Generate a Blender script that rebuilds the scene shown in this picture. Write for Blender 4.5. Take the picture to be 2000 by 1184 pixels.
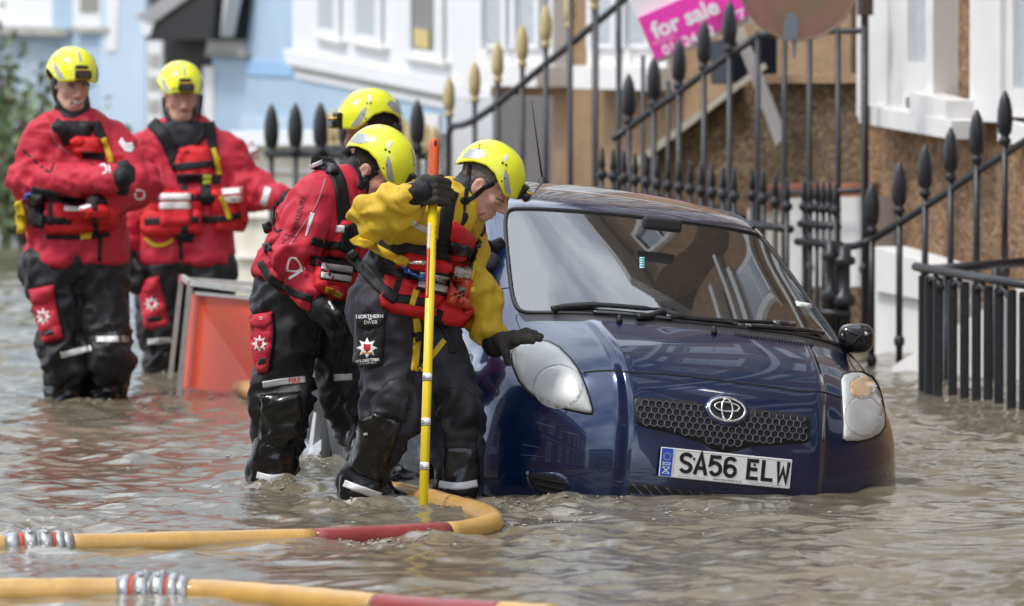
import bpy, bmesh, math, random
import numpy as np
from mathutils import Vector, Matrix, noise as mnoise
from mathutils.bvhtree import BVHTree
from mathutils.geometry import delaunay_2d_cdt

for o in list(bpy.data.objects): bpy.data.objects.remove(o)
scene = bpy.context.scene
COL = scene.collection
R_ = math.radians
rng = np.random.default_rng(7)
random.seed(7)

# ------------------------------------------------------------------ camera
FPX = 16640.0            # focal length in pixels of the 2000 px wide photograph (300 mm lens)
CH = 2.05                # camera height above the flood water (z = 0)
HOR = -97.0              # image row of the horizon
PIT = math.atan((592 - HOR) / FPX)
cd = bpy.data.cameras.new('camera'); cam = bpy.data.objects.new('camera', cd); COL.objects.link(cam)
cd.sensor_width = 36.0; cd.lens = FPX * 36 / 2000
cd.clip_start = 0.5; cd.clip_end = 2000
cam.location = (0, 0, CH); cam.rotation_euler = (math.pi / 2 - PIT, 0, 0)
cd.dof.use_dof = True; cd.dof.focus_distance = 31.9; cd.dof.aperture_fstop = 4.8
scene.camera = cam

# ------------------------------------------------------------------ sky and sun
SUN_EL, SUN_AZ = R_(57), R_(238)      # azimuth measured clockwise from +Y; the sun stands behind the camera, to its left
world = bpy.data.worlds.new('World'); scene.world = world; world.use_nodes = True
wt = world.node_tree; wt.nodes.clear()
w_out = wt.nodes.new('ShaderNodeOutputWorld'); w_bg = wt.nodes.new('ShaderNodeBackground')
sky = wt.nodes.new('ShaderNodeTexSky'); sky.sky_type = 'NISHITA'; sky.sun_disc = False
sky.sun_elevation = SUN_EL; sky.sun_rotation = SUN_AZ; sky.dust_density = 1.6; sky.air_density = 1.0
tc = wt.nodes.new('ShaderNodeTexCoord'); mp = wt.nodes.new('ShaderNodeMapping'); mp.inputs['Scale'].default_value = (1.0, 1.0, 2.2)
nz = wt.nodes.new('ShaderNodeTexNoise'); nz.inputs['Scale'].default_value = 2.1; nz.inputs['Detail'].default_value = 7; nz.inputs['Roughness'].default_value = .55
rp = wt.nodes.new('ShaderNodeValToRGB'); rp.color_ramp.elements[0].position = .36; rp.color_ramp.elements[1].position = .60
mx = wt.nodes.new('ShaderNodeMix'); mx.data_type = 'RGBA'; mx.inputs['B'].default_value = (11.2, 11.9, 13.0, 1)
wt.links.new(tc.outputs['Generated'], mp.inputs['Vector']); wt.links.new(mp.outputs['Vector'], nz.inputs['Vector'])
wt.links.new(nz.outputs['Fac'], rp.inputs['Fac']); wt.links.new(rp.outputs['Color'], mx.inputs['Factor'])
wt.links.new(sky.outputs['Color'], mx.inputs['A']); wt.links.new(mx.outputs['Result'], w_bg.inputs['Color'])
w_bg.inputs['Strength'].default_value = 0.15
wt.links.new(w_bg.outputs['Background'], w_out.inputs['Surface'])
sd = bpy.data.lights.new('sun', 'SUN'); sd.energy = 1.8; sd.angle = R_(11); sd.color = (1, .95, .88)
sun = bpy.data.objects.new('sun', sd); COL.objects.link(sun)
sdir = Vector((math.sin(SUN_AZ) * math.cos(SUN_EL), math.cos(SUN_AZ) * math.cos(SUN_EL), math.sin(SUN_EL)))
sun.rotation_euler = sdir.to_track_quat('Z', 'Y').to_euler(); sun.location = (0, 0, 30)
vs = scene.view_settings; vs.view_transform = 'Standard'; vs.look = 'None'; vs.gamma = 1; vs.exposure = 0.38
vs.use_curve_mapping = False
scene.cycles.max_bounces = 8; scene.cycles.transparent_max_bounces = 12

# ------------------------------------------------------------------ pixel helpers: a pixel of the photograph and a distance give a point of the place
_c, _s = math.cos(PIT), math.sin(PIT)
CAM = np.array([0, 0, CH])
def ray(px, py):
    u = (px - 1000) / FPX; v = (592 - py) / FPX
    return np.array([u, _c + v * _s, -_s + v * _c])
def P(px, py, d):
    r = ray(px, py); return CAM + r * (d / r[1])
def WD(py): # distance of the water surface on image row py
    r = ray(1000, py); return -CH / r[2] * r[1]
def WP(px, py, z=0.0):
    r = ray(px, py); return CAM + r * ((z - CH) / r[2])
def V(a): return Vector((float(a[0]), float(a[1]), float(a[2])))

# ------------------------------------------------------------------ materials
MATS = {}
def mat(name, col, rough=.6, metal=0., coat=0., bump=0., bscale=60., var=0., vscale=6., trans=0., alpha=1., ior=1.45, spec=.5, sheen=0., emit=0., bdetail=4, coat_rough=.03, bdist=.004):
    if name in MATS: return MATS[name]
    m = bpy.data.materials.new(name); m.use_nodes = True; nt = m.node_tree
    b = nt.nodes['Principled BSDF']
    b.inputs['Base Color'].default_value = (*col, 1); b.inputs['Roughness'].default_value = rough
    b.inputs['Metallic'].default_value = metal; b.inputs['Coat Weight'].default_value = coat; b.inputs['Coat Roughness'].default_value = coat_rough
    b.inputs['Transmission Weight'].default_value = trans; b.inputs['IOR'].default_value = ior
    b.inputs['Specular IOR Level'].default_value = spec; b.inputs['Sheen Weight'].default_value = sheen; b.inputs['Alpha'].default_value = alpha
    if emit: b.inputs['Emission Color'].default_value = (*col, 1); b.inputs['Emission Strength'].default_value = emit
    t = nt.nodes.new('ShaderNodeTexCoord')
    if var:
        n = nt.nodes.new('ShaderNodeTexNoise'); n.inputs['Scale'].default_value = vscale; n.inputs['Detail'].default_value = 6; n.inputs['Roughness'].default_value = .65
        mr = nt.nodes.new('ShaderNodeMapRange'); mr.inputs[1].default_value = .3; mr.inputs[2].default_value = .7; mr.inputs[3].default_value = 1 - var; mr.inputs[4].default_value = 1 + var
        mm = nt.nodes.new('ShaderNodeMix'); mm.data_type = 'RGBA'; mm.blend_type = 'MULTIPLY'; mm.inputs['Factor'].default_value = 1
        mm.inputs['A'].default_value = (*col, 1)
        nt.links.new(t.outputs['Object'], n.inputs['Vector']); nt.links.new(n.outputs['Fac'], mr.inputs[0]); nt.links.new(mr.outputs[0], mm.inputs['B'])
        nt.links.new(mm.outputs['Result'], b.inputs['Base Color'])
    if bump:
        n2 = nt.nodes.new('ShaderNodeTexNoise'); n2.inputs['Scale'].default_value = bscale; n2.inputs['Detail'].default_value = bdetail
        bp = nt.nodes.new('ShaderNodeBump'); bp.inputs['Strength'].default_value = bump; bp.inputs['Distance'].default_value = bdist
        nt.links.new(t.outputs['Object'], n2.inputs['Vector']); nt.links.new(n2.outputs['Fac'], bp.inputs['Height']); nt.links.new(bp.outputs['Normal'], b.inputs['Normal'])
    MATS[name] = m; return m

def tint2(m, col, scale, lo, hi, stretch=(1, 1, 1)):
    """lay patches of a second colour (dirt, stain, wear) over a material"""
    nt = m.node_tree; b = nt.nodes['Principled BSDF']
    t = nt.nodes.new('ShaderNodeTexCoord'); mp = nt.nodes.new('ShaderNodeMapping'); mp.inputs['Scale'].default_value = stretch
    n = nt.nodes.new('ShaderNodeTexNoise'); n.inputs['Scale'].default_value = scale; n.inputs['Detail'].default_value = 8; n.inputs['Roughness'].default_value = .7
    r = nt.nodes.new('ShaderNodeValToRGB'); r.color_ramp.elements[0].position = lo; r.color_ramp.elements[1].position = hi
    mm = nt.nodes.new('ShaderNodeMix'); mm.data_type = 'RGBA'; mm.inputs['B'].default_value = (*col, 1)
    L = b.inputs['Base Color'].links
    if L: nt.links.new(L[0].from_socket, mm.inputs['A'])
    else: mm.inputs['A'].default_value = b.inputs['Base Color'].default_value
    nt.links.new(t.outputs['Object'], mp.inputs['Vector']); nt.links.new(mp.outputs['Vector'], n.inputs['Vector'])
    nt.links.new(n.outputs['Fac'], r.inputs['Fac']); nt.links.new(r.outputs['Color'], mm.inputs['Factor'])
    nt.links.new(mm.outputs['Result'], b.inputs['Base Color'])
    return m

# ------------------------------------------------------------------ object helpers
def thing(name, loc, label, cat, group=None):
    o = bpy.data.objects.new(name, None); COL.objects.link(o); o.location = V(loc); o.empty_display_size = .1
    o['label'] = label; o['category'] = cat
    if group: o['group'] = group
    return o
def tag(o, label=None, cat=None, group=None, kind=None):
    if label: o['label'] = label
    if cat: o['category'] = cat
    if group: o['group'] = group
    if kind: o['kind'] = kind
    return o
def world_mat(o):
    m = o.matrix_basis.copy()
    while o.parent: o = o.parent; m = o.matrix_basis @ m
    return m
def mesh_obj(name, verts, faces, m=None, parent=None, smooth=False, world=True, mats=None, midx=None):
    """verts in world space unless world=False; stored relative to the parent"""
    v = np.asarray(verts, dtype=float).reshape(-1, 3)
    if parent is not None and world:
        inv = np.array(world_mat(parent).inverted())
        v = v @ inv[:3, :3].T + inv[:3, 3]
    me = bpy.data.meshes.new(name); me.from_pydata(v.tolist(), [], [list(map(int, f)) for f in faces])
    for q in (mats or [m]):
        if q: me.materials.append(q)
    if midx is not None: me.polygons.foreach_set('material_index', midx)
    if smooth: me.polygons.foreach_set('use_smooth', [True] * len(me.polygons))
    me.update()
    o = bpy.data.objects.new(name, me); COL.objects.link(o); o.parent = parent
    return o
class MB:
    """collects simple solids into one mesh"""
    def __init__(s): s.v = []; s.f = []
    def add(s, v, f):
        b = len(s.v); s.v += [tuple(map(float, q)) for q in v]; s.f += [[b + i for i in q] for q in f]; return s
    def hexa(s, c8): # 4 bottom, 4 top
        return s.add(c8, [(3, 2, 1, 0), (4, 5, 6, 7), (0, 1, 5, 4), (1, 2, 6, 5), (2, 3, 7, 6), (3, 0, 4, 7)])
    def box(s, a, b):
        (x0, y0, z0), (x1, y1, z1) = a, b
        return s.hexa([(x0, y0, z0), (x1, y0, z0), (x1, y1, z0), (x0, y1, z0), (x0, y0, z1), (x1, y0, z1), (x1, y1, z1), (x0, y1, z1)])
    def tube(s, pts, r, n=10, caps=True, flat=None):
        pts = [np.array(p, float) for p in pts]; rr = r if hasattr(r, '__len__') else [r] * len(pts)
        b = len(s.v); up = None
        for i, p in enumerate(pts):
            t = pts[min(i + 1, len(pts) - 1)] - pts[max(i - 1, 0)]; t = t / (np.linalg.norm(t) + 1e-9)
            if up is None:
                up = np.array([0, 0, 1.]) if abs(t[2]) < .9 else np.array([0, 1., 0])
            sd_ = np.cross(t, up); sd_ /= np.linalg.norm(sd_) + 1e-9; up = np.cross(sd_, t)
            for k in range(n):
                a = 2 * math.pi * k / n + math.pi / n
                s.v.append(tuple(p + (sd_ * math.cos(a) + up * math.sin(a)) * rr[i]))
        for i in range(len(pts) - 1):
            for k in range(n):
                a, c = b + i * n + k, b + i * n + (k + 1) % n
                s.f.append([a, c, c + n, a + n])
        if caps:
            s.f.append([b + k for k in range(n)][::-1]); s.f.append([b + (len(pts) - 1) * n + k for k in range(n)])
        return s
    def lathe(s, c, prof, n=12):
        """prof: (radius, height) about a vertical axis through c"""
        b = len(s.v)
        for r, h in prof:
            for k in range(n):
                a = 2 * math.pi * k / n; s.v.append((c[0] + r * math.cos(a), c[1] + r * math.sin(a), c[2] + h))
        for i in range(len(prof) - 1):
            for k in range(n):
                a, d = b + i * n + k, b + i * n + (k + 1) % n
                s.f.append([a, d, d + n, a + n])
        s.f.append([b + k for k in range(n)][::-1]); s.f.append([b + (len(prof) - 1) * n + k for k in range(n)])
        return s
    def build(s, name, m, parent=None, smooth=False, world=True):
        return mesh_obj(name, s.v, s.f, m, parent, smooth, world)
def bevel(o, w=.006, seg=2):
    md = o.modifiers.new('bevel', 'BEVEL'); md.width = w; md.segments = seg; md.limit_method = 'ANGLE'; return o
def eval_mesh(o):
    dg = bpy.context.evaluated_depsgraph_get(); e = o.evaluated_get(dg); me = e.to_mesh()
    M = np.array(world_mat(o)); n = len(me.vertices); v = np.empty(n * 3); me.vertices.foreach_get('co', v); v = v.reshape(-1, 3) @ M[:3, :3].T + M[:3, 3]
    f = [tuple(p.vertices) for p in me.polygons]; e.to_mesh_clear(); return v, f
def catmull(pts, n=8):
    pts = [np.array(p, float) for p in pts]; out = []
    for i in range(len(pts) - 1):
        p0, p1, p2, p3 = pts[max(i - 1, 0)], pts[i], pts[i + 1], pts[min(i + 2, len(pts) - 1)]
        for k in range(n):
            t = k / n; out.append(.5 * ((2 * p1) + (-p0 + p2) * t + (2 * p0 - 5 * p1 + 4 * p2 - p3) * t * t + (-p0 + 3 * p1 - 3 * p2 + p3) * t ** 3))
    out.append(pts[-1]); return out

# ------------------------------------------------------------------ surfaces laid on a thing (patches, straps, print): outlines in photo pixels, cast on the thing's own surface
class Skin:
    def __init__(s, root): s.root = root; s.b = []
    def add(s, o):
        v, f = eval_mesh(o); s.b.append(BVHTree.FromPolygons([tuple(q) for q in v], f)); return o
    def cast(s, px, py, maxd=80):
        d = ray(px, py); d = d / np.linalg.norm(d); best = None
        o = Vector(CAM); dv = V(d)
        for b in s.b:
            h = b.ray_cast(o, dv)
            if h[0] is not None and (best is None or h[3] < best[2]):
                n = h[1]
                if n.dot(dv) > 0: n = -n
                best = (np.array(h[0]), np.array(n), h[3])
        return best
    def casts(s, pts):
        hits = [s.cast(*p) for p in pts]; ok = [i for i, h in enumerate(hits) if h]
        if not ok:
            for k in range(1, 12):
                for dx, dy in ((1, 0), (-1, 0), (0, 1), (0, -1), (1, 1), (-1, 1), (1, -1), (-1, -1)):
                    h = s.cast(pts[0][0] + dx * k * 5, pts[0][1] + dy * k * 5)
                    if h: break
                if h: break
            print('no hit near', pts[0], 'nearest', k * 5, 'px')
            hits = [h] * len(pts); P1 = []
            for p in pts: d = ray(*p); P1.append(CAM + d * (h[0][1] / d[1]))
            return np.array(P1), np.array([h[1]] * len(pts))
        # a stray hit far behind the rest counts as a miss
        med = float(np.median([hits[i][2] for i in ok])); ok = [i for i in ok if abs(hits[i][2] - med) < .45]
        P0, N0 = [], []
        arr = np.array([pts[i] for i in ok])
        for i, p in enumerate(pts):
            if hits[i] and abs(hits[i][2] - med) < .45: P0.append(hits[i][0]); N0.append(hits[i][1])
            else:
                j = ok[int(np.argmin(((arr - np.array(p)) ** 2).sum(1)))]
                d = ray(*p); P0.append(CAM + d * (hits[j][0][1] / d[1])); N0.append(hits[j][1])
        return np.array(P0), np.array(N0)
    def patch(s, name, poly, m, h=.004, puff=0., edge=14, step=6, parent=None, add=True, sink=.006, cam_w=.8, smooth=True):
        n = len(poly); pts = []
        for i in range(n):
            a, b = np.array(poly[i], float), np.array(poly[(i + 1) % n], float); k = max(1, int(np.linalg.norm(b - a) / step))
            for j in range(k): pts.append(a + (b - a) * j / k)
        nb = len(pts); B = np.array(pts)
        x0, y0 = B.min(0); x1, y1 = B.max(0); ins = []
        def dist(q):
            A = B; C = np.roll(B, -1, 0); d = C - A; t = np.clip(((q - A) * d).sum(1) / ((d * d).sum(1) + 1e-9), 0, 1)
            return float(np.sqrt((((A + d * t[:, None]) - q) ** 2).sum(1).min()))
        def inside(q):
            c = False; j = nb - 1
            for i in range(nb):
                if (B[i, 1] > q[1]) != (B[j, 1] > q[1]) and q[0] < (B[j, 0] - B[i, 0]) * (q[1] - B[i, 1]) / (B[j, 1] - B[i, 1]) + B[i, 0]: c = not c
                j = i
            return c
        yy = y0 + step / 2
        while yy < y1:
            xx = x0 + step / 2
            while xx < x1:
                q = np.array([xx, yy])
                if inside(q) and dist(q) > step * .45: ins.append(q)
                xx += step
            yy += step
        allp = pts + ins
        r = delaunay_2d_cdt([Vector((float(p[0]), float(p[1]))) for p in allp], [], [list(range(nb))], 1, 1e-4)
        vv = [np.array(q) for q in r[0]]; tris = [list(t) for t in r[2]]
        P0, N0 = s.casts([tuple(q) for q in vv])
        toc = CAM - P0; toc /= np.linalg.norm(toc, axis=1)[:, None]
        D = N0 + toc * cam_w; D /= np.linalg.norm(D, axis=1)[:, None]
        ds = np.array([dist(q) for q in vv]); w = np.clip(ds / edge, 0, 1)
        hh = h + puff * np.sqrt(np.clip(1 - (1 - w) ** 2, 0, 1))
        top = P0 + D * hh[:, None]; low = P0 - D * sink
        cnt = {}
        for t in tris:
            for i in range(3): e = (t[i], t[(i + 1) % 3]); cnt[e] = 1
        bd = [e for e in cnt if (e[1], e[0]) not in cnt]
        ids = {}; verts = list(top)
        for e in bd:
            for q in e:
                if q not in ids: ids[q] = len(verts); verts.append(low[q])
        # camera looks along +y, image y points down: flip so faces look at the camera
        faces = [t[::-1] for t in tris] + [[e[0], e[1], ids[e[1]], ids[e[0]]] for e in bd]
        o = mesh_obj(name, verts, faces, m, parent or s.root, smooth)
        if add: s.add(o)
        return o
    def ribbon(s, name, line, width, m, h=.004, step=6, parent=None, add=True, sink=.004, curve=True, cam_w=.8):
        ln = catmull(line, 6) if curve and len(line) > 2 else [np.array(p, float) for p in line]
        pts = []
        for i in range(len(ln) - 1):
            k = max(1, int(np.linalg.norm(ln[i + 1] - ln[i]) / step))
            for j in range(k): pts.append(ln[i] + (ln[i + 1] - ln[i]) * j / k)
        pts.append(ln[-1]); n = len(pts); ww = np.interp(np.linspace(0, 1, n), np.linspace(0, 1, len(width)), width) if hasattr(width, '__len__') else [width] * n
        q = []; m5 = (-.5, -.25, 0, .25, .5)
        for i in range(n):
            t = pts[min(i + 1, n - 1)] - pts[max(i - 1, 0)]; t = t / (np.linalg.norm(t) + 1e-9); nn = np.array([-t[1], t[0]])
            for k in m5: q.append(tuple(pts[i] + nn * ww[i] * k))
        P0, N0 = s.casts(q); toc = CAM - P0; toc /= np.linalg.norm(toc, axis=1)[:, None]
        D = N0 + toc * cam_w; D /= np.linalg.norm(D, axis=1)[:, None]
        top = P0 + D * h; low = P0 - D * sink; verts = list(top) + list(low); N = len(q); f = []
        for i in range(n - 1):
            for k in range(4): a = i * 5 + k; f.append([a, a + 1, a + 6, a + 5])
            f.append([i * 5, i * 5 + 5, N + i * 5 + 5, N + i * 5]); f.append([i * 5 + 4, N + i * 5 + 4, N + i * 5 + 9, i * 5 + 9])
        for i, rv in ((0, 0), (n - 1, 1)):
            for k in range(4):
                a = i * 5 + k; fc = [a, N + a, N + a + 1, a + 1]; f.append(fc[::-1] if rv else fc)
        o = mesh_obj(name, verts, f, m, parent or s.root, True)
        if add: s.add(o)
        return o
    def text(s, name, txt, px, py, size, ang, m, h=.002, parent=None, shear=0., bold=.0):
        v, f = text_mesh(txt, bold)
        v = v * size; c, sn = math.cos(R_(ang)), math.sin(R_(ang))
        q = [(px + (x + shear * y) * c + y * sn, py + (x + shear * y) * sn - y * c) for x, y in v]
        P0, N0 = s.casts(q); toc = CAM - P0; toc /= np.linalg.norm(toc, axis=1)[:, None]
        return mesh_obj(name, P0 + toc * (h + .0015), f, m, parent or s.root)
_TM = {}
def text_mesh(txt, bold=0.):
    k = (txt, bold)
    if k in _TM: return _TM[k]
    cu = bpy.data.curves.new('t', 'FONT'); cu.body = txt; cu.size = 1; cu.align_x = 'CENTER'; cu.align_y = 'CENTER'; cu.offset = bold; cu.resolution_u = 3
    o = bpy.data.objects.new('t', cu); COL.objects.link(o)
    dg = bpy.context.evaluated_depsgraph_get(); dg.update(); e = o.evaluated_get(dg); me = e.to_mesh()
    v = np.array([(q.co.x, q.co.y) for q in me.vertices]); f = [list(p.vertices) for p in me.polygons]
    e.to_mesh_clear(); bpy.data.objects.remove(o); bpy.data.curves.remove(cu); _TM[k] = (v, f); return v, f

# ------------------------------------------------------------------ smooth solids: signed distances meshed with surface nets
def sd_cap(p, a, b, ra, rb):
    a = np.asarray(a, float); b = np.asarray(b, float); ab = b - a; t = np.clip(((p - a) @ ab) / (ab @ ab + 1e-9), 0, 1)
    return np.linalg.norm(p - a - t[..., None] * ab, axis=-1) - (ra + (rb - ra) * t)
def sd_ell(p, c, r, M=None):
    q = p - np.asarray(c, float)
    if M is not None: q = q @ M      # columns of M are the axes
    r = np.asarray(r, float); k0 = np.linalg.norm(q / r, axis=-1); k1 = np.linalg.norm(q / (r * r), axis=-1)
    return k0 * (k0 - 1) / np.maximum(k1, 1e-6)
def smin(a, b, k):
    if k <= 0: return np.minimum(a, b)
    h = np.maximum(k - np.abs(a - b), 0) / k; return np.minimum(a, b) - h * h * k * .25
def smax(a, b, k): return -smin(-a, -b, k)
def surfnet(fn, lo, hi, h):
    lo = np.array(lo, float); hi = np.array(hi, float); n = np.ceil((hi - lo) / h).astype(int) + 1
    g = np.stack(np.meshgrid(*[lo[i] + h * np.arange(n[i]) for i in range(3)], indexing='ij'), -1)
    F = fn(g); S = F < 0
    acc = np.zeros(tuple(n - 1) + (3,)); cnt = np.zeros(tuple(n - 1))
    def sl(d): return tuple(slice(d[i], n[i] - 1 + d[i]) for i in range(3))
    for ax in range(3):
        o1, o2 = [i for i in range(3) if i != ax]
        for a in (0, 1):
            for b in (0, 1):
                d0 = [0, 0, 0]; d0[o1] = a; d0[o2] = b; d1 = list(d0); d1[ax] = 1
                f0, f1 = F[sl(d0)], F[sl(d1)]; c = (f0 < 0) != (f1 < 0); t = np.where(c, f0 / np.where(c, f0 - f1, 1), 0)
                q = np.zeros(tuple(n - 1) + (3,)); q[..., o1] = a; q[..., o2] = b; q[..., ax] = t
                acc += q * c[..., None]; cnt += c
    cell = cnt > 0; idx = -np.ones(tuple(n - 1), int); idx[cell] = np.arange(cell.sum())
    I = np.argwhere(cell); verts = lo + h * (I + acc[cell] / cnt[cell][:, None]); quads = []
    for ax in range(3):
        o1, o2 = (ax + 1) % 3, (ax + 2) % 3
        A = [slice(None)] * 3; B = [slice(None)] * 3; A[ax] = slice(0, n[ax] - 1); B[ax] = slice(1, n[ax])
        s0, s1 = S[tuple(A)], S[tuple(B)]; E = np.argwhere(s0 != s1)
        ok = (E[:, o1] > 0) & (E[:, o2] > 0) & (E[:, o1] < n[o1] - 1) & (E[:, o2] < n[o2] - 1); E = E[ok]
        if not len(E): continue
        fl = s0[tuple(E.T)]; c = []
        for da, db in ((-1, -1), (0, -1), (0, 0), (-1, 0)):
            q = E.copy(); q[:, o1] += da; q[:, o2] += db; c.append(idx[tuple(q.T)])
        Q = np.stack(c, 1); Q[~fl] = Q[~fl][:, ::-1]; quads.append(Q)
    return verts, np.concatenate(quads)
def relax(v, q, it=2, lam=.5):
    e = np.concatenate([q[:, [0, 1]], q[:, [1, 2]], q[:, [2, 3]], q[:, [3, 0]]]); e = np.concatenate([e, e[:, ::-1]])
    for _ in range(it):
        s = np.zeros_like(v); c = np.zeros(len(v)); np.add.at(s, e[:, 0], v[e[:, 1]]); np.add.at(c, e[:, 0], 1)
        v = v + lam * (s / np.maximum(c, 1)[:, None] - v)
    return v
def vnormals(v, q):
    n = np.cross(v[q[:, 2]] - v[q[:, 0]], v[q[:, 3]] - v[q[:, 1]]); N = np.zeros_like(v)
    for k in range(4): np.add.at(N, q[:, k], n)
    return N / (np.linalg.norm(N, axis=1)[:, None] + 1e-12)
_perm = np.random.default_rng(3).random((32, 32, 32))
def vnoise(p):
    """smooth value noise, about -1..1"""
    i = np.floor(p).astype(int); f = p - i; f = f * f * (3 - 2 * f); r = 0
    for a in (0, 1):
        for b in (0, 1):
            for c in (0, 1):
                w = (f[..., 0] if a else 1 - f[..., 0]) * (f[..., 1] if b else 1 - f[..., 1]) * (f[..., 2] if c else 1 - f[..., 2])
                r = r + w * _perm[(i[..., 0] + a) % 32, (i[..., 1] + b) % 32, (i[..., 2] + c) % 32]
    return r * 2 - 1
# ================================================================== THE SETTING
GZ = -0.36                                   # street level under the flood
def stone_mat(name, cols, scale=75., rough=.85, bump=.8, big=.25):
    """pebbledash / render: small pebbles of several colours with real relief"""
    m = bpy.data.materials.new(name); m.use_nodes = True; nt = m.node_tree; b = nt.nodes['Principled BSDF']; b.inputs['Roughness'].default_value = rough
    t = nt.nodes.new('ShaderNodeTexCoord'); v = nt.nodes.new('ShaderNodeTexVoronoi'); v.inputs['Scale'].default_value = scale
    r = nt.nodes.new('ShaderNodeValToRGB'); r.color_ramp.interpolation = 'LINEAR'; e = r.color_ramp.elements
    while len(e) < len(cols): e.new(.5)
    for i, c in enumerate(cols): e[i].position = i / (len(cols) - 1); e[i].color = (*c, 1)
    sp = nt.nodes.new('ShaderNodeSeparateColor'); nt.links.new(v.outputs['Color'], sp.inputs[0]); nt.links.new(sp.outputs[0], r.inputs['Fac'])
    n = nt.nodes.new('ShaderNodeTexNoise'); n.inputs['Scale'].default_value = 1.7; n.inputs['Detail'].default_value = 7; n.inputs['Roughness'].default_value = .7
    mr = nt.nodes.new('ShaderNodeMapRange'); mr.inputs[1].default_value = .3; mr.inputs[2].default_value = .7; mr.inputs[3].default_value = 1 - big; mr.inputs[4].default_value = 1 + big
    mm = nt.nodes.new('ShaderNodeMix'); mm.data_type = 'RGBA'; mm.blend_type = 'MULTIPLY'; mm.inputs['Factor'].default_value = 1
    bp = nt.nodes.new('ShaderNodeBump'); bp.inputs['Strength'].default_value = bump; bp.inputs['Distance'].default_value = .006
    nt.links.new(t.outputs['Object'], v.inputs['Vector']); nt.links.new(t.outputs['Object'], n.inputs['Vector']); nt.links.new(n.outputs['Fac'], mr.inputs[0])
    nt.links.new(r.outputs['Color'], mm.inputs['A']); nt.links.new(mr.outputs[0], mm.inputs['B']); nt.links.new(mm.outputs['Result'], b.inputs['Base Color'])
    nt.links.new(v.outputs['Distance'], bp.inputs['Height']); nt.links.new(bp.outputs['Normal'], b.inputs['Normal'])
    MATS[name] = m; return m
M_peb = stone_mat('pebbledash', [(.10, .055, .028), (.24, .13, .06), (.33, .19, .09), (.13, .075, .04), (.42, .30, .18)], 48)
M_pebd = stone_mat('pebbledash_dark', [(.05, .032, .018), (.13, .08, .04), (.17, .11, .06), (.06, .038, .02), (.24, .18, .1)], 46)  # the same pebble colours in a darker tone, for the stair wall
M_sand = stone_mat('sandy_render', [(.20, .13, .07), (.30, .19, .10), (.38, .25, .14), (.25, .155, .085)], 110, bump=.4, big=.18)
M_white = tint2(mat('white_paint', (.70, .69, .67), .55, var=.05, vscale=3, bump=.15, bscale=25), (.34, .32, .27), 2.6, .60, .82, (1, 1, .5))
M_whitec = mat('clean_white_paint', (.70, .71, .72), .5, var=.04, vscale=2)
M_blue = tint2(mat('pale_blue_render', (.36, .48, .60), .75, var=.07, vscale=1.5, bump=.2, bscale=40), (.30, .42, .52), 1.2, .55, .75)
M_blue2 = mat('lighter_blue_render', (.44, .55, .66), .75, var=.06, vscale=1.5)
M_cream = tint2(mat('cream_render', (.66, .62, .52), .8, var=.08, vscale=2, bump=.3, bscale=30), (.40, .38, .30), 2.0, .55, .8, (1, 1, .4))
M_grey = mat('grey_stone_and_shade', (.36, .35, .32), .8, var=.2, vscale=5)
M_iron = mat('black_railing_paint', (.017, .018, .022), .38, bump=.6, bscale=45, var=.3, vscale=20, spec=.6)
tint2(M_iron, (.16, .075, .035), 9, .68, .76)
tint2(M_iron, (.30, .30, .30), 14, .76, .80)
M_gold = tint2(mat('gold_finial_paint', (.50, .40, .20), .5, var=.15, vscale=20, bump=.3), (.22, .16, .07), 14, .55, .8)
M_pane = mat('window_pane', (.05, .07, .09), .04, spec=.8, coat=1)
M_curt = mat('net_curtain', (.42, .45, .47), .8, var=.12, vscale=25)
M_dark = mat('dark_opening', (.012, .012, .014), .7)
M_canopy = mat('canopy_lead', (.30, .29, .30), .6, var=.15)
M_brick = mat('red_brick', (.30, .12, .07), .85, var=.25, vscale=18, bump=.5)
M_slate = mat('roof_slate', (.06, .062, .07), .6, var=.25, vscale=8)
M_road = mat('flooded_asphalt', (.05, .045, .04), .9, var=.2)

ground = MB().add([(-300, -100, GZ), (300, -100, GZ), (300, 500, GZ), (-300, 500, GZ)], [(0, 1, 2, 3)]).build('ground', M_road); tag(ground, kind='structure')

# ---- flood water: one real, rippled sheet, finely divided where it is seen
def axis(segs):
    a = [segs[0][0]]
    for x1, st in segs[0][1:]:
        pass
    return a
def spaced(points):
    out = [points[0][0]]
    for (x0, s0), (x1, s1) in zip(points[:-1], points[1:]):
        x = out[-1]
        while x < x1 - 1e-6:
            t = (x - x0) / (x1 - x0); x += s0 + (s1 - s0) * t; out.append(min(x, x1))
    return np.array(out)
wx = spaced([(-150, 40), (-8, .6), (-3.2, .03), (-2.2, .018), (2.2, .018), (3.2, .03), (8, .6), (150, 40)])
wy = spaced([(-60, 20), (18, .5), (25.5, .03), (27, .022), (36, .022), (44, .06), (72, .2), (110, 3), (300, 40)])
GX, GY = np.meshgrid(wx, wy, indexing='ij')
WH = np.zeros_like(GX); wr = np.random.default_rng(21)
warpx = .25 * vnoise(np.stack([GX * .9, GY * .9, 0 * GX], -1)); warpy = .25 * vnoise(np.stack([GX * .9 + 9, GY * .9, 0 * GX + 4], -1))
fine = np.exp(-np.clip((np.abs(GX) - 3) / 2, 0, 9)) * np.exp(-np.clip((GY - 60) / 20, 0, 9))
ENV = [np.clip(.45 + .75 * vnoise(np.stack([GX * 1.1 + i * 3.1, GY * .7, 0 * GX + i * 1.7], -1)), 0, 2) for i in range(14)]
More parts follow.
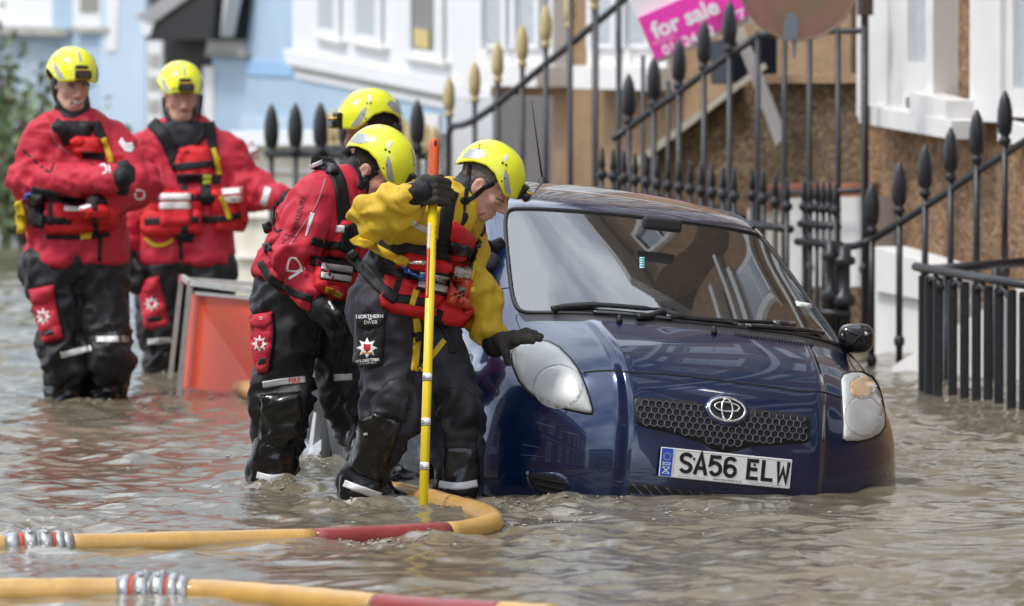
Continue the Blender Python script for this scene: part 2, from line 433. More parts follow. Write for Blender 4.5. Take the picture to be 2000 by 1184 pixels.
for i in range(70):
    lam = .10 * (9.0 ** (wr.random() ** 1.1)); th = R_(215 + wr.normal() * 55); k = 2 * math.pi / lam
    am = .00140 * (lam / .25) ** .88 * (.5 + wr.random())
    ph = (np.cos(th) * (GX + warpx) + np.sin(th) * (GY + warpy)) * k + wr.random() * 6.28
    env = ENV[i % 14]
    w = np.sin(ph); WH += am * env * (w - .3 * np.cos(2 * ph))
WH *= fine
# churned water round the legs, the car and the sign
for (px, py, r_, a_) in [(540, 950, .22, .022), (690, 985, .25, .024), (895, 985, .2, .022), (828, 1000, .10, .012), (1060, 985, .35, .020), (640, 890, .3, .024), (780, 930, .3, .024), (170, 785, .35, .018), (420, 760, .3, .016), (500, 770, .3, .018), (320, 730, .2, .012), (740, 1050, .4, .010)]:
    c = WP(px, py); g = np.exp(-(((GX - c[0]) ** 2 + ((GY - c[1]) * .6) ** 2) / r_ ** 2))
    q = np.stack([GX * 16, GY * 9, 0 * GX + px * .1], -1)
    WH += g * a_ * (vnoise(q) + .6 * vnoise(q * 2.3) + .2)
wv = np.stack([GX, GY, WH], -1).reshape(-1, 3); nx_, ny_ = GX.shape
ii = (np.arange(nx_ - 1)[:, None] * ny_ + np.arange(ny_ - 1)[None, :]).reshape(-1)
wme = bpy.data.meshes.new('flood_water'); nq = len(ii)
wme.vertices.add(len(wv)); wme.vertices.foreach_set('co', wv.reshape(-1)); wme.loops.add(nq * 4); wme.polygons.add(nq)
wme.loops.foreach_set('vertex_index', np.stack([ii, ii + ny_, ii + ny_ + 1, ii + 1], 1).reshape(-1).astype(np.int32))
wme.polygons.foreach_set('loop_start', (np.arange(nq) * 4).astype(np.int32)); wme.polygons.foreach_set('use_smooth', np.ones(nq, bool)); wme.update(); wme.validate()
def water_mat():
    m = bpy.data.materials.new('muddy_water'); m.use_nodes = True; nt = m.node_tree; b = nt.nodes['Principled BSDF']
    b.inputs['Roughness'].default_value = .045; b.inputs['IOR'].default_value = 1.33; b.inputs['Specular IOR Level'].default_value = .5
    t = nt.nodes.new('ShaderNodeTexCoord')
    n = nt.nodes.new('ShaderNodeTexNoise'); n.inputs['Scale'].default_value = .9; n.inputs['Detail'].default_value = 5
    r = nt.nodes.new('ShaderNodeValToRGB'); r.color_ramp.elements[0].position = .3; r.color_ramp.elements[0].color = (.125, .108, .075, 1)
    r.color_ramp.elements[1].position = .72; r.color_ramp.elements[1].color = (.215, .19, .14, 1)
    mp = nt.nodes.new('ShaderNodeMapping'); mp.inputs['Scale'].default_value = (1, .6, 1)
    n2 = nt.nodes.new('ShaderNodeTexNoise'); n2.inputs['Scale'].default_value = 19; n2.inputs['Detail'].default_value = 6; n2.inputs['Roughness'].default_value = .62; n2.inputs['Distortion'].default_value = .7
    bp = nt.nodes.new('ShaderNodeBump'); bp.inputs['Strength'].default_value = .20; bp.inputs['Distance'].default_value = .012
    nt.links.new(t.outputs['Object'], n.inputs['Vector']); nt.links.new(n.outputs['Fac'], r.inputs['Fac']); nt.links.new(r.outputs['Color'], b.inputs['Base Color'])
    nt.links.new(t.outputs['Object'], mp.inputs['Vector']); nt.links.new(mp.outputs['Vector'], n2.inputs['Vector']); nt.links.new(n2.outputs['Fac'], bp.inputs['Height']); nt.links.new(bp.outputs['Normal'], b.inputs['Normal'])
    return m
wme.materials.append(water_mat()); water = bpy.data.objects.new('flood_water', wme); COL.objects.link(water); tag(water, 'brown rippled flood water filling the street', kind='structure')

# ------------------------------------------------------------------ walls: front corners as (pixel x, pixel y, distance), extruded backwards
def slab(name, q, t, m, parent, proud=0.):
    c = [P(*a) for a in q]      # TL TR BR BL
    n = np.cross(c[1] - c[0], c[3] - c[0]); n /= np.linalg.norm(n)
    if n[1] < 0: n = -n         # points away from the camera
    f = [a - n * proud for a in c]; b = [a + n * t for a in c]
    return MB().add(f + b, [(0, 3, 2, 1), (4, 5, 6, 7), (0, 1, 5, 4), (1, 2, 6, 5), (2, 3, 7, 6), (3, 0, 4, 7)]).build(name, m, parent)
def vslab(name, A, B, z0, z1, t, m, parent, proud=0.):
    """vertical slab; A, B = (pixel x, distance) of its ends at the front, z0..z1 heights (numbers or pairs)"""
    z0 = z0 if hasattr(z0, '__len__') else (z0, z0); z1 = z1 if hasattr(z1, '__len__') else (z1, z1)
    a = np.array([(A[0] - 1000) / FPX * A[1], A[1]]); b = np.array([(B[0] - 1000) / FPX * B[1], B[1]])
    n = np.array([-(b - a)[1], (b - a)[0]]); n /= np.linalg.norm(n)
    f = [np.append(a - n * proud, z0[0]), np.append(b - n * proud, z0[1]), np.append(b + n * t, z0[1]), np.append(a + n * t, z0[0])]
    g = [np.append(a - n * proud, z1[0]), np.append(b - n * proud, z1[1]), np.append(b + n * t, z1[1]), np.append(a + n * t, z1[0])]
    return MB().hexa(f + g).build(name, m, parent)
def zz(py, d): return float(P(1000, py, d)[2])
def lerpd(A, B, px):
    """distance on the plan line A-B at image column px"""
    xa, xb = (A[0] - 1000) / FPX * A[1], (B[0] - 1000) / FPX * B[1]; u = (px - 1000) / FPX
    # point a + t (b-a): x = u y
    t = (u * A[1] - xa) / ((xb - xa) - u * (B[1] - A[1])); return A[1] + t * (B[1] - A[1])
def window(parent, A, B, px0, px1, z0, z1, glass=M_pane, fr=.07, proud=.05, sill=True, bars=1, sm=None):
    """a framed sash window set on the wall line A-B"""
    d0, d1 = lerpd(A, B, px0), lerpd(A, B, px1); W = (px0, d0), (px1, d1); sm = sm or M_white
    w = vslab('window', *W, z0, z1, .02, sm, parent, proud * .25)
    L = px1 - px0; e = L * .12
    def at(p): return (p, lerpd(A, B, p))
    vslab('pane', at(px0 + e), at(px1 - e), z0 + fr, z1 - fr, .004, glass, w, proud * .25 + .012)
    vslab('frame', at(px0), at(px0 + e), z0, z1, .01, sm, w, proud); vslab('frame', at(px1 - e), at(px1), z0, z1, .01, sm, w, proud)
    vslab('frame', at(px0 + e), at(px1 - e), z1 - fr, z1, .01, sm, w, proud); vslab('frame', at(px0 + e), at(px1 - e), z0, z0 + fr, .01, sm, w, proud)
    for k in range(bars): zc = z0 + (z1 - z0) * (k + 1) / (bars + 1); vslab('glazing_bar', at(px0 + e), at(px1 - e), zc - .02, zc + .02, .01, sm, w, proud * .8)
    if sill: vslab('sill', at(px0 - L * .06), at(px1 + L * .06), z0 - .12, z0 - .002, .02, sm, w, proud + .09)
    return w

# ---- right: pebbledashed terraced house with white bays
hA, hB = (1686, 45.0), (2110, 42.0)
H1 = thing('terraced_house', ((1900 - 1000) / FPX * 43, 43, GZ), 'brown pebbledashed house with white window surrounds at the right edge', 'house', 'terraced houses along the street')
vslab('wall', hA, hB, GZ, 10.2, 6, M_peb, H1)
def on(px): return (px, lerpd(hA, hB, px))
# ground-floor bay windows: white linings, deep sill, sash
vslab('window_surround', on(1690), on(1786), zz(232, 44.3), 4.0, .01, M_white, H1, .05)
vslab('window_surround', on(1858), on(1872), zz(262, 43.4), 4.0, .01, M_white, H1, .14)
window(H1, hA, hB, 1788, 1858, zz(192, 43.9), 3.9, M_curt, .18, .07, False, 0)
slab('window_sill', [(1684, 203, 44.6), (1866, 236, 43.0), (1866, 272, 43.0), (1684, 240, 44.6)], .12, M_white, H1, .02)
slab('sill_ledge', [(1795, 180, 43.7), (1866, 197, 43.15), (1866, 238, 43.15), (1795, 222, 43.7)], .1, M_white, H1, .05)
vslab('window_surround', on(1926), on(1986), zz(238, 43.0), 4.0, .01, M_white, H1, .09)
window(H1, hA, hB, 1986, 2095, zz(230, 42.5), 3.9, M_curt, .14, .06, False, 0)
slab('window_sill', [(1970, 236, 42.75), (2110, 262, 41.9), (2110, 300, 41.9), (1970, 276, 42.75)], .12, M_white, H1, .06)
for zb in (4.9, 7.6):                          # upper storeys
    for a, b in ((1705, 1780), (1800, 1870), (1950, 2050)): window(H1, hA, hB, a, b, zb, zb + 1.7, M_pane, .1, .08)
    vslab('string_course', on(1688), on(2105), zb - .75, zb - .55, .01, M_white, H1, .08)
vslab('eaves', on(1680), on(2112), 10.2, 10.5, 1.0, M_white, H1, .45)
slab('roof', [(1660, 0, 45), (2120, 0, 42), (2120, 0.1, 42), (1660, .1, 45)], .01, M_slate, H1) if False else None
a0 = np.array([(1680 - 1000) / FPX * 45, 44.6]); b0 = np.array([(2112 - 1000) / FPX * 42, 41.6])
MB().hexa([(a0[0] - .3, a0[1], 10.5), (b0[0] + .3, b0[1], 10.5), (b0[0] + 3, b0[1] + 6, 10.5), (a0[0], a0[1] + 6, 10.5), (a0[0] - .3, a0[1] + 2.6, 12.6), (b0[0] + .3, b0[1] + 2.6, 12.6), (b0[0] + 1, b0[1] + 3, 12.6), (a0[0], a0[1] + 3, 12.6)]).build('roof', M_slate, H1)
slab('plinth', [(1700, 482, 43.3), (1832, 520, 42.6), (1832, 592, 42.6), (1700, 566, 43.3)], .2, M_white, H1, .0)
slab('basement_wall', [(1700, 562, 43.4), (1850, 592, 42.6), (1850, 745, 42.6), (1700, 725, 43.4)], .2, M_white, H1, .0)
MB().tube([P(1689, 740, 44.4), P(1689, 20, 44.4), P(1689, -60, 44.4), P(1686, -1500, 44.4)], .022, 8).build('downpipe', mat('rusty_pipe', (.06, .035, .03), .6, var=.4, vscale=20), H1)
MB().tube([P(1690, 30, 44.38), P(1690, -8, 44.38)], .045, 8).build('pipe_collar', MATS['rusty_pipe'], H1)
# white sloping stair side behind the front railing
slab('stair_side', [(1742, 716, 41.4), (2010, 548, 40.6), (2010, 800, 40.6), (1742, 726, 41.4)], .5, M_white, H1, 0)

# ---- the next house of the terrace stands just right of the frame; the bonnet and windscreen mirror it
H0 = thing('terraced_house', (3.6, 34, GZ), 'brown pebbledashed neighbour house mirrored in the bonnet', 'house', 'terraced houses along the street')
def terrace(T, f0, f1, hgt, wallm, step=2.5, side=-1, z0s=(1.2, 4.6, 7.8, 10.8)):
    f0, f1 = np.array(f0), np.array(f1); FL_ = np.linalg.norm(f1 - f0); fd = (f1 - f0) / FL_; fn_ = np.array([fd[1], -fd[0]]); fn_ = fn_ if fn_ @ np.array(side) > 0 else -fn_
    def fbox(u0, u1, z0, z1, p0_, p1_):
        c = [f0 + fd * u + fn_ * p for u, p in ((u0, p0_), (u1, p0_), (u1, p1_), (u0, p1_))]
        return MB().hexa([(*q, z0) for q in c] + [(*q, z1) for q in c])
    fbox(0, FL_, GZ, hgt, 0, -5).build('wall', wallm, T)
    for zb in z0s:
        if zb + 2.6 > hgt: break
        for u in np.arange(.9, FL_ - 1.5, step):
            w = fbox(u, u + 1.25, zb, zb + 1.9, .002, .05).build('window', M_whitec, T); fbox(u + .16, u + 1.09, zb + .16, zb + .88, .05, .056).build('pane', M_pane, w); fbox(u + .16, u + 1.09, zb + 1.0, zb + 1.74, .05, .056).build('pane', M_pane, w)
            fbox(u - .12, u + 1.37, zb - .16, zb - .002, .0, .2).build('sill', M_whitec, w); fbox(u - .1, u + 1.35, zb + 1.9, zb + 2.12, .0, .14).build('lintel', M_whitec, w)
        fbox(0, FL_, zb + 2.45, zb + 2.62, .0, .12).build('string_course', M_whitec, T)
    fbox(-.2, FL_ + .2, hgt, hgt + .4, .5, -1).build('eaves', M_whitec, T); fbox(-.2, FL_ + .2, hgt + .4, hgt + 2.0, -.3, -4).build('roof', M_slate, T)
terrace(H0, (3.1, 41.3), (4.5, 24.0), 13.6, M_peb, 2.5, (-1, 0))
# the far side of the street and the street's end, behind and left of the camera: what the near wing and bumper mirror
H5 = thing('terraced_house', (-9.5, 20, GZ), 'brick house across the street mirrored in the wing of the car', 'house', 'terraced houses along the street'); terrace(H5, (-10.5, 34), (-9.0, 2), 9.5, M_brick, 3.2, (1, 0))
H7 = thing('terraced_house', (-10, 68, GZ), 'pale rendered house beyond the shrub and grey wall', 'house', 'terraced houses along the street'); terrace(H7, (-4.0, 66.8), (-20, 70), 9.5, M_cream, 3.0, (0, -1))
H6 = thing('terraced_house', (0, -24, GZ), 'sandy house closing the street mirrored in the bumper', 'house', 'terraced houses along the street'); terrace(H6, (-14, -24), (16, -24), 8.5, M_sand, 3.0, (0, 1))

# ---- entrance stairs and the recessed house behind them
sA, sB = (1320, 46.6), (1692, 45.4)
ST = thing('stair_wall', P(1500, 700, 46), 'dark brown pebbledashed stair wall behind the spiked railings', 'wall')
ST.location.z = GZ
c = [P(1250, 312, 46.8), P(1440, 172, 46.4), P(1480, 160, 46.3), P(1692, 158, 45.6)]
b = [np.array([q[0], q[1], GZ]) for q in c]
v = [*b, *c, *[q + np.array([.1, .5, 0]) for q in b], *[q + np.array([.1, .5, 0]) for q in c]]
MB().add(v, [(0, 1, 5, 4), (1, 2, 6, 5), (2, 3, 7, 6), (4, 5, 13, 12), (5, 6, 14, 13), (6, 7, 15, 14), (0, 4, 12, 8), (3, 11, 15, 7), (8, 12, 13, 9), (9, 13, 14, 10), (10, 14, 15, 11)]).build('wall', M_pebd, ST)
slab('coping', [(1478, 146, 46.2), (1694, 146, 45.5), (1694, 162, 45.5), (1478, 163, 46.2)], .5, M_sand, ST, .04)
slab('stair_nosing', [(1238, 312, 46.7), (1436, 164, 46.3), (1442, 174, 46.3), (1246, 324, 46.7)], .4, M_cream, ST, .05)
slab('base_block', [(1536, 388, 44.9), (1692, 384, 44.4), (1692, 560, 44.4), (1536, 560, 44.9)], .6, M_white, ST)
for k in range(7): slab('brick_ledge', [(1470 + k * 31, 362 - k * .4, 45.1 - k * .06), (1500 + k * 31, 362 - k * .4, 45.04 - k * .06), (1500 + k * 31, 385 - k * .4, 45.04 - k * .06), (1470 + k * 31, 385 - k * .4, 45.1 - k * .06)], .3, M_brick, ST)
for k in range(6): slab('brick', [(1468 + k * 13.2, 388, 45.0), (1480 + k * 13.2, 388, 45.0), (1480 + k * 13.2, 410, 45.0), (1468 + k * 13.2, 410, 45.0)], .3, M_brick, ST)
slab('brick_base', [(1460, 408, 45.05), (1540, 408, 45.0), (1540, 640, 45.0), (1460, 640, 45.05)], .3, M_cream, ST)

mA, mB = (958, 52.0), (1700, 48.0)
H2 = thing('terraced_house', ((1300 - 1000) / FPX * 50, 50, GZ), 'sandy brown rendered house with white windows behind the for sale board', 'house', 'terraced houses along the street')
vslab('wall', mA, mB, GZ, 10.6, 6, M_sand, H2)
def on2(px): return (px, lerpd(mA, mB, px))
def whiteband(px0, px1, py0, py1):
    vslab('window_surround', on2(px0), on2(px1), (zz(py1, on2(px0)[1]), zz(py1, on2(px1)[1])), 4.4, .01, M_white, H2, .12)
whiteband(966, 1114, 0, 150); whiteband(1181, 1336, 0, 150)
vslab('window_sill', on2(964), on2(1116), zz(168, 51.4), zz(128, 51.4), .02, M_white, H2, .24)
vslab('window_sill', on2(1180), on2(1338), zz(174, 50.3), zz(130, 50.3), .02, M_white, H2, .24)
for px0, px1 in ((985, 1040), (1050, 1105), (1200, 1255), (1265, 1322)):
    d0, d1 = on2(px0)[1], on2(px1)[1]
    w = vslab('window', on2(px0), on2(px1), zz(95, d0), 4.1, .01, M_whitec, H2, .15)
    vslab('pane', on2(px0 + 9), on2(px1 - 9), zz(80, d0), 4.0, .004, M_curt, w, .158)
    vslab('frame', on2(px0), on2(px0 + 8), zz(95, d0), 4.1, .01, M_whitec, w, .19); vslab('frame', on2(px1 - 8), on2(px1), zz(95, d0), 4.1, .01, M_whitec, w, .19)
for zb in (5.1, 7.9):
    for a in range(975, 1680, 118): window(H2, mA, mB, a, a + 62, zb, zb + 1.8, M_pane, .1, .08)
    vslab('string_course', on2(960), on2(1698), zb - .8, zb - .55, .01, M_white, H2, .1)
vslab('eaves', on2(956), on2(1700), 10.6, 10.95, 1, M_white, H2, .5)
vslab('roof', on2(956), on2(1700), 10.95, 12.5, 4, M_slate, H2, -.4)
slab('pier_edge', [(1455, -60, 48.9), (1692, -60, 47.7), (1692, 150, 47.7), (1455, 150, 48.9)], .2, M_sand, H2, .1)
slab('bin_cupboard', [(1388, 82, 47.6), (1426, 72, 47.4), (1426, 160, 47.4), (1388, 165, 47.6)], .3, mat('navy_paint', (.012, .016, .03), .5), H2)

# ---- left: pale blue house
bA, bB = (-60, 66.0), (962, 54.0)
H3 = thing('terraced_house', ((500 - 1000) / FPX * 60, 60, GZ), 'pale blue rendered house with white bay windows', 'house', 'terraced houses along the street')
vslab('wall', bA, bB, GZ, 10.6, 6, M_blue, H3)
def on3(px): return (px, lerpd(bA, bB, px))
def slab3(n, x0, y0, x1, y1, x2, y2, x3, y3, t, m, pr, parent=None):
    return slab(n, [(x0, y0, on3(x0)[1] - pr), (x1, y1, on3(x1)[1] - pr), (x2, y2, on3(x2)[1] - pr), (x3, y3, on3(x3)[1] - pr)], t, m, parent or H3)
bay = slab3('bay_window', 568, -330, 962, -420, 962, 196, 572, 108, .6, M_whitec, .62)
slab3('bay_sill', 550, 96, 968, 178, 968, 206, 560, 126, .7, M_whitec, .78)
slab3('sill_shadow_strip', 566, 126, 966, 206, 966, 217, 572, 137, .6, M_grey, .70)  # grey strip painted as the shadow line below the bay sill
slab3('apron', 572, 137, 964, 217, 964, 232, 578, 152, .5, M_whitec, .66)
slab3('bay_wall', 576, 150, 962, 231, 962, 900, 576, 800, .5, M_blue, .60)
for x0, x1, y in ((612, 660, 70), (684, 742, 82), (788, 862, 112)):
    w = slab3('window', x0, -260, x1, -260, x1, y + 14, x0, y, .1, M_whitec, .68, bay)
    wd = x1 - x0
    slab3('pane', x0 + wd * .2, -240, x1 - wd * .2, -240, x1 - wd * .2, y - 12, x0 + wd * .2, y - 17, .02, M_curt if x0 < 700 else M_pane, .685, w)
    slab3('frame', x0, -260, x0 + wd * .18, -260, x0 + wd * .18, y + 2, x0, y, .02, M_whitec, .72, w); slab3('frame', x1 - wd * .18, -260, x1, -260, x1, y + 14, x1 - wd * .18, y + 11, .02, M_whitec, .72, w)
    slab3('window_sill', x0 - 4, y - 4, x1 + 4, y + 9, x1 + 4, y + 17, x0 - 4, y + 3, .1, M_white, .80, w)
slab3('blue_box', 808, 55, 836, 60, 836, 96, 808, 90, .05, mat('yellow_card', (.55, .45, .2), .7), .72, w)
# pilasters, door, canopy, small windows
slab3('pilaster', 196, -200, 284, -200, 284, 800, 196, 800, .3, M_blue2, .15)
slab3('pilaster_shaft', 206, -200, 244, -200, 226, 100, 206, 100, .3, M_whitec, .19)
dr = slab3('door_opening', 290, -40, 412, -40, 412, 500, 290, 500, .2, M_dark, .03)
slab3('door_jamb', 284, 80, 316, 80, 316, 500, 284, 500, .2, M_whitec, .10, dr)
slab3('door_jamb', 396, 130, 416, 130, 416, 500, 396, 500, .2, M_whitec, .10, dr)
for y in (105, 150, 195, 240): slab3('jamb_panel', 290, y, 310, y, 310, y + 26, 290, y + 26, .05, M_grey, .13, dr)
cn = slab3('door_canopy', 262, 36, 372, -45, 424, -45, 300, 44, .5, M_canopy, 1.0)
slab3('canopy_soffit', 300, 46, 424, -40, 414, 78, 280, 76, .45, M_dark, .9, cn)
slab3('canopy_bracket', 272, 44, 300, 44, 292, 70, 280, 70, .4, M_whitec, .95, cn)
slab3('canopy_lantern', 392, -20, 446, -10, 430, 72, 400, 60, .1, mat('pale_grey_plastic', (.62, .62, .6), .6), .7, cn)
for x0, x1, y in ((404, 470, 104), (142, 206, 58)):
    w = slab3('window', x0, -220, x1, -220, x1, y, x0, y, .2, M_whitec, .12)
    slab3('pane', x0 + 14, -210, x1 - 16, -210, x1 - 16, y - 34, x0 + 14, y - 34, .02, M_curt if x0 > 300 else M_pane, .15, w)
    slab3('window_sill', x0 - 3, y - 5, x1 + 3, y - 5, x1 + 3, y + 6, x0 - 3, y + 6, .1, M_grey, .25, w)
slab3('plinth', 470, 228, 578, 228, 578, 800, 470, 800, .2, M_blue2, .07); slab3('panel', 480, 118, 570, 122, 570, 150, 480, 146, .05, mat('deeper_blue', (.28, .46, .66), .7), .05)
for zb in (4.9, 7.7):
    for a in (90, 240, 390, 520, 640, 760, 880): window(H3, bA, bB, a, a + 58, zb, zb + 1.8, M_pane, .1, .08)
    vslab('string_course', on3(-50), on3(960), zb - .8, zb - .6, .01, M_white, H3, .1)
vslab('eaves', on3(-60), on3(960), 10.6, 10.95, 1, M_white, H3, .5); vslab('roof', on3(-60), on3(960), 10.95, 12.5, 4, M_slate, H3, -.4)
H4 = thing('garden_wall', P(60, 400, 64.5), 'weathered grey blue wall with ledge behind the shrub', 'wall'); H4.location.z = GZ
slab('wall', [(-80, 62, 65.0), (136, 62, 63.4), (136, 700, 63.4), (-80, 700, 65.0)], .3, tint2(mat('grey_blue_render', (.34, .42, .50), .8, var=.12), (.5, .5, .5), 3, .5, .7), H4)
slab('ledge', [(-80, 52, 64.8), (140, 56, 63.2), (140, 70, 63.2), (-80, 64, 64.8)], .5, M_grey, H4, .05)
slab('upper_wall', [(-80, -260, 65.1), (136, -260, 63.5), (136, 54, 63.5), (-80, 50, 65.1)], .3, M_whitec, H4)

# ---- cream garden wall with coping
CW = thing('garden_wall', P(660, 560, 50), 'low cream rendered wall behind the two bending men', 'wall'); CW.location.z = GZ
slab('wall', [(452, 285, 51.5), (890, 292, 49.5), (890, 760, 49.5), (452, 760, 51.5)], .35, M_cream, CW)
slab('coping', [(446, 256, 51.3), (892, 262, 49.3), (892, 288, 49.3), (446, 282, 51.3)], .5, M_whitec, CW, .05)
for k, y in enumerate((330, 420, 500)): slab('render_band', [(452, y, 51.42), (890, y + 7, 49.42), (890, y + 12, 49.42), (452, y + 5, 51.42)], .05, M_white, CW)
slab('gate_pier', [(884, 190, 49.0), (962, 190, 48.6), (962, 760, 48.6), (884, 760, 49.0)], .4, mat('pale_grey_render', (.55, .56, .58), .75, var=.08), CW)
slab('notice', [(812, 222, 49.2), (856, 224, 49.0), (856, 320, 49.0), (812, 318, 49.2)], .03, M_white, CW)

# ------------------------------------------------------------------ railings
FIN = [(.000, .00), (.020, .0), (.030, .012), (.022, .03), (.018, .036), (.03, .052), (.036, .10), (.034, .15), (.024, .20), (.008, .235), (.001, .24)]
def finial_mesh(sc=1.0, prof=FIN):
    mb = MB().lathe((0, 0, 0), [(r * sc, h * sc) for r, h in prof], 10); me = bpy.data.meshes.new('finial'); me.from_pydata(mb.v, [], mb.f)
    me.polygons.foreach_set('use_smooth', [True] * len(me.polygons)); return me
def link(name, me, loc, parent, m=None):
    o = bpy.data.objects.new(name, me); COL.objects.link(o); o.parent = parent
    o.location = V(np.array(loc) - np.array(parent.matrix_basis.translation)) if parent.parent is None else V(loc)
    return o
def railing(label, posts, d, zbot, rail=None, fin=None, finmat=None, r=.017, railr=.02, extra=(), group=None, fsc=1.0):
    """posts: (px, top py of the finial[, distance]); rail: list of (px, py)"""
    n = len(posts); ds = [p[2] if len(p) > 2 else d[0] + (d[1] - d[0]) * i / max(1, n - 1) for i, p in enumerate(posts)]
    b = P(posts[0][0], posts[0][1], ds[0]); T = thing('railing', (b[0], b[1], GZ), label, 'railing', 'iron railings in front of the houses')
    fm = {}
    for (p, dd) in zip(posts, ds):
        top = P(p[0], p[1], dd); hz = top[2] - (.235 * fsc if fin else 0); zb = zbot(dd, p[0]) if callable(zbot) else zbot
        po = MB().tube([(top[0], top[1], zb), (top[0], top[1], hz + .004)], r, 8).build('post', M_iron, T, True)
        MB().lathe((top[0], top[1], (zb + hz) / 2 - .25), [(r * .9, -.03), (r * 1.5, -.012), (r * 1.5, .012), (r * .9, .03)], 8).build('knuckle', M_iron, po, True)
        if fin:
            me = fm.get(0) or finial_mesh(fsc); fm[0] = me
            if not me.materials: me.materials.append(finmat or M_iron)
            o = bpy.data.objects.new('finial', me); COL.objects.link(o); o.parent = po; o.location = V((top[0] - b[0], top[1] - b[1], hz - GZ))
            # children of a post share the railing's origin
    if rail:
        for rl in (rail if isinstance(rail[0], list) else [rail]):
            pts = [P(q[0], q[1], q[2] if len(q) > 2 else np.interp(q[0], [posts[0][0], posts[-1][0]], [ds[0], ds[-1]])) - np.array([0, .0, 0]) for q in rl]
            MB().tube(catmull(pts, 5) if len(pts) > 2 else pts, railr, 8).build('handrail', M_iron, T, True)
    return T
railing('stair railing with gold spear finials rising beside the sandy house', [(877, 150), (927, 121), (972, 82), (1020, 50), (1066, 12), (1113, -25), (1161, -62), (1209, -100)], (48.3, 46.8), lambda d, x: GZ,
        [(876, 262), (884, 248), (905, 244), (930, 232), (972, 203), (1020, 164), (1066, 125), (1113, 88), (1161, 48), (1209, 8), (1260, -40)], True, M_gold, r=.016, fsc=.98)
newel = railing('thick black gate post below the gold tipped stair railing', [(871, 262, 47.6)], (47.6, 47.6), GZ, None, False, r=.034)
railing('stair railing with black spear finials rising towards the for sale board', [(1228, 146), (1277, 113), (1326, 77), (1375, 41), (1425, 4)], (45.4, 44.6), lambda d, x: GZ,
        [(1196, 272), (1228, 250), (1277, 213), (1326, 180), (1375, 143), (1425, 108), (1472, 76)], True, r=.017, fsc=1.12)
railing('tall plain black bars below the round sign', [(1166, 2), (1208, 70), (1258, 150)][:0] + [(1480, 62), (1532, 60), (1581, 58), (1637, 55), (1688, 52)], (44.9, 44.2), lambda d, x: GZ, [[(1470, 78), (1500, 66), (1690, 60)], [(1476, 380), (1690, 372)]], False, r=.016, railr=.016)
railing('thin dark bars standing behind the black finial stair railing', [(1115, -40), (1165, 20), (1207, 60), (1256, 110), (1305, 160)], (46.35, 46.25), lambda d, x: GZ, None, False, r=.013)
# low spiked area railing behind the car
SP = [(.0, 0), (.014, 0), (.027, .012), (.03, .03), (.016, .045), (.015, .06), (.019, .07), (.013, .11), (.009, .15), (.002, .17)]
def spikes(label, cols, d, zbot, rails, r=.013, sc=1.0):
    b = P(cols[0][0], cols[0][1], d[0]); T = thing('railing', (b[0], b[1], GZ), label, 'railing', 'iron railings in front of the houses'); me = finial_mesh(sc, SP); me.materials.append(M_iron)
    n = len(cols)
    for i, (px, py) in enumerate(cols):
        dd = d[0] + (d[1] - d[0]) * i / max(1, n - 1); top = P(px, py, dd); hz = top[2] - .17 * sc
        po = MB().tube([(top[0], top[1], zbot), (top[0], top[1], hz + .003)], r, 8).build('bar', M_iron, T, True)
        o = bpy.data.objects.new('spike', me); COL.objects.link(o); o.parent = po; o.location = V((top[0] - b[0], top[1] - b[1], hz - GZ))
    for (q0, q1) in rails:
        MB().tube([P(q0[0], q0[1], d[0]), P(q1[0], q1[1], d[1])], .02, 6).build('rail', M_iron, T, True)
    return T
spikes('low black spiked railing just behind the car roof', [(1176 + i * 21.5, 285 + i * 3.4) for i in range(13)], (43.2, 41.9), GZ, [((1166, 372), (1450, 425))])
spikes('short black spiked railing left of the gate', [(1469, 325), (1491, 331), (1514, 338), (1537, 346)], (42.6, 42.2), GZ, [((1455, 436), (1545, 448))], .014)
spikes('narrow black gate of close set spikes', [(1571, 349), (1583, 352), (1596, 350), (1608, 353), (1620, 352), (1632, 356)], (42.3, 42.0), GZ, [((1562, 437), (1638, 443)), ((1556, 472), (1642, 478))], .012, .95)
GP = thing('gate_post', P(1648, 700, 41.9), 'stout black gate post with collars between gate and stair railing', 'post'); GP.location.z = GZ
for px, t, w in ((1648, 480, .036), (1622, 470, .026)):
    q = P(px, t, 41.9); MB().lathe((q[0], q[1], GZ), [(w, 0), (w, q[2] - GZ - .30), (w * 1.7, q[2] - GZ - .29), (w * 1.7, q[2] - GZ - .25), (w * .9, q[2] - GZ - .23), (w * .9, q[2] - GZ - .10), (w * 1.6, q[2] - GZ - .09), (w * 1.6, q[2] - GZ - .06), (w, q[2] - GZ - .05), (w, q[2] - GZ)], 10).build('post', M_iron, GP, True)
MB().tube([P(1600, 610, 41.85), P(1662, 615, 41.85)], .018, 8).build('hinge_bar', M_iron, GP, True)
railing('stair railing with black spear finials climbing past the white bay', [(1703, 357), (1757, 317), (1807, 283), (1857, 251), (1908, 216), (1963, 179), (2020, 142)], (42.0, 41.0), lambda d, x: np.interp(x, [1700, 2000], [-.1, .45]),
        [(1648, 482), (1672, 480), (1703, 468), (1757, 436), (1807, 404), (1857, 371), (1908, 336), (1963, 301), (2040, 252)], True, r=.0175, fsc=1.08)
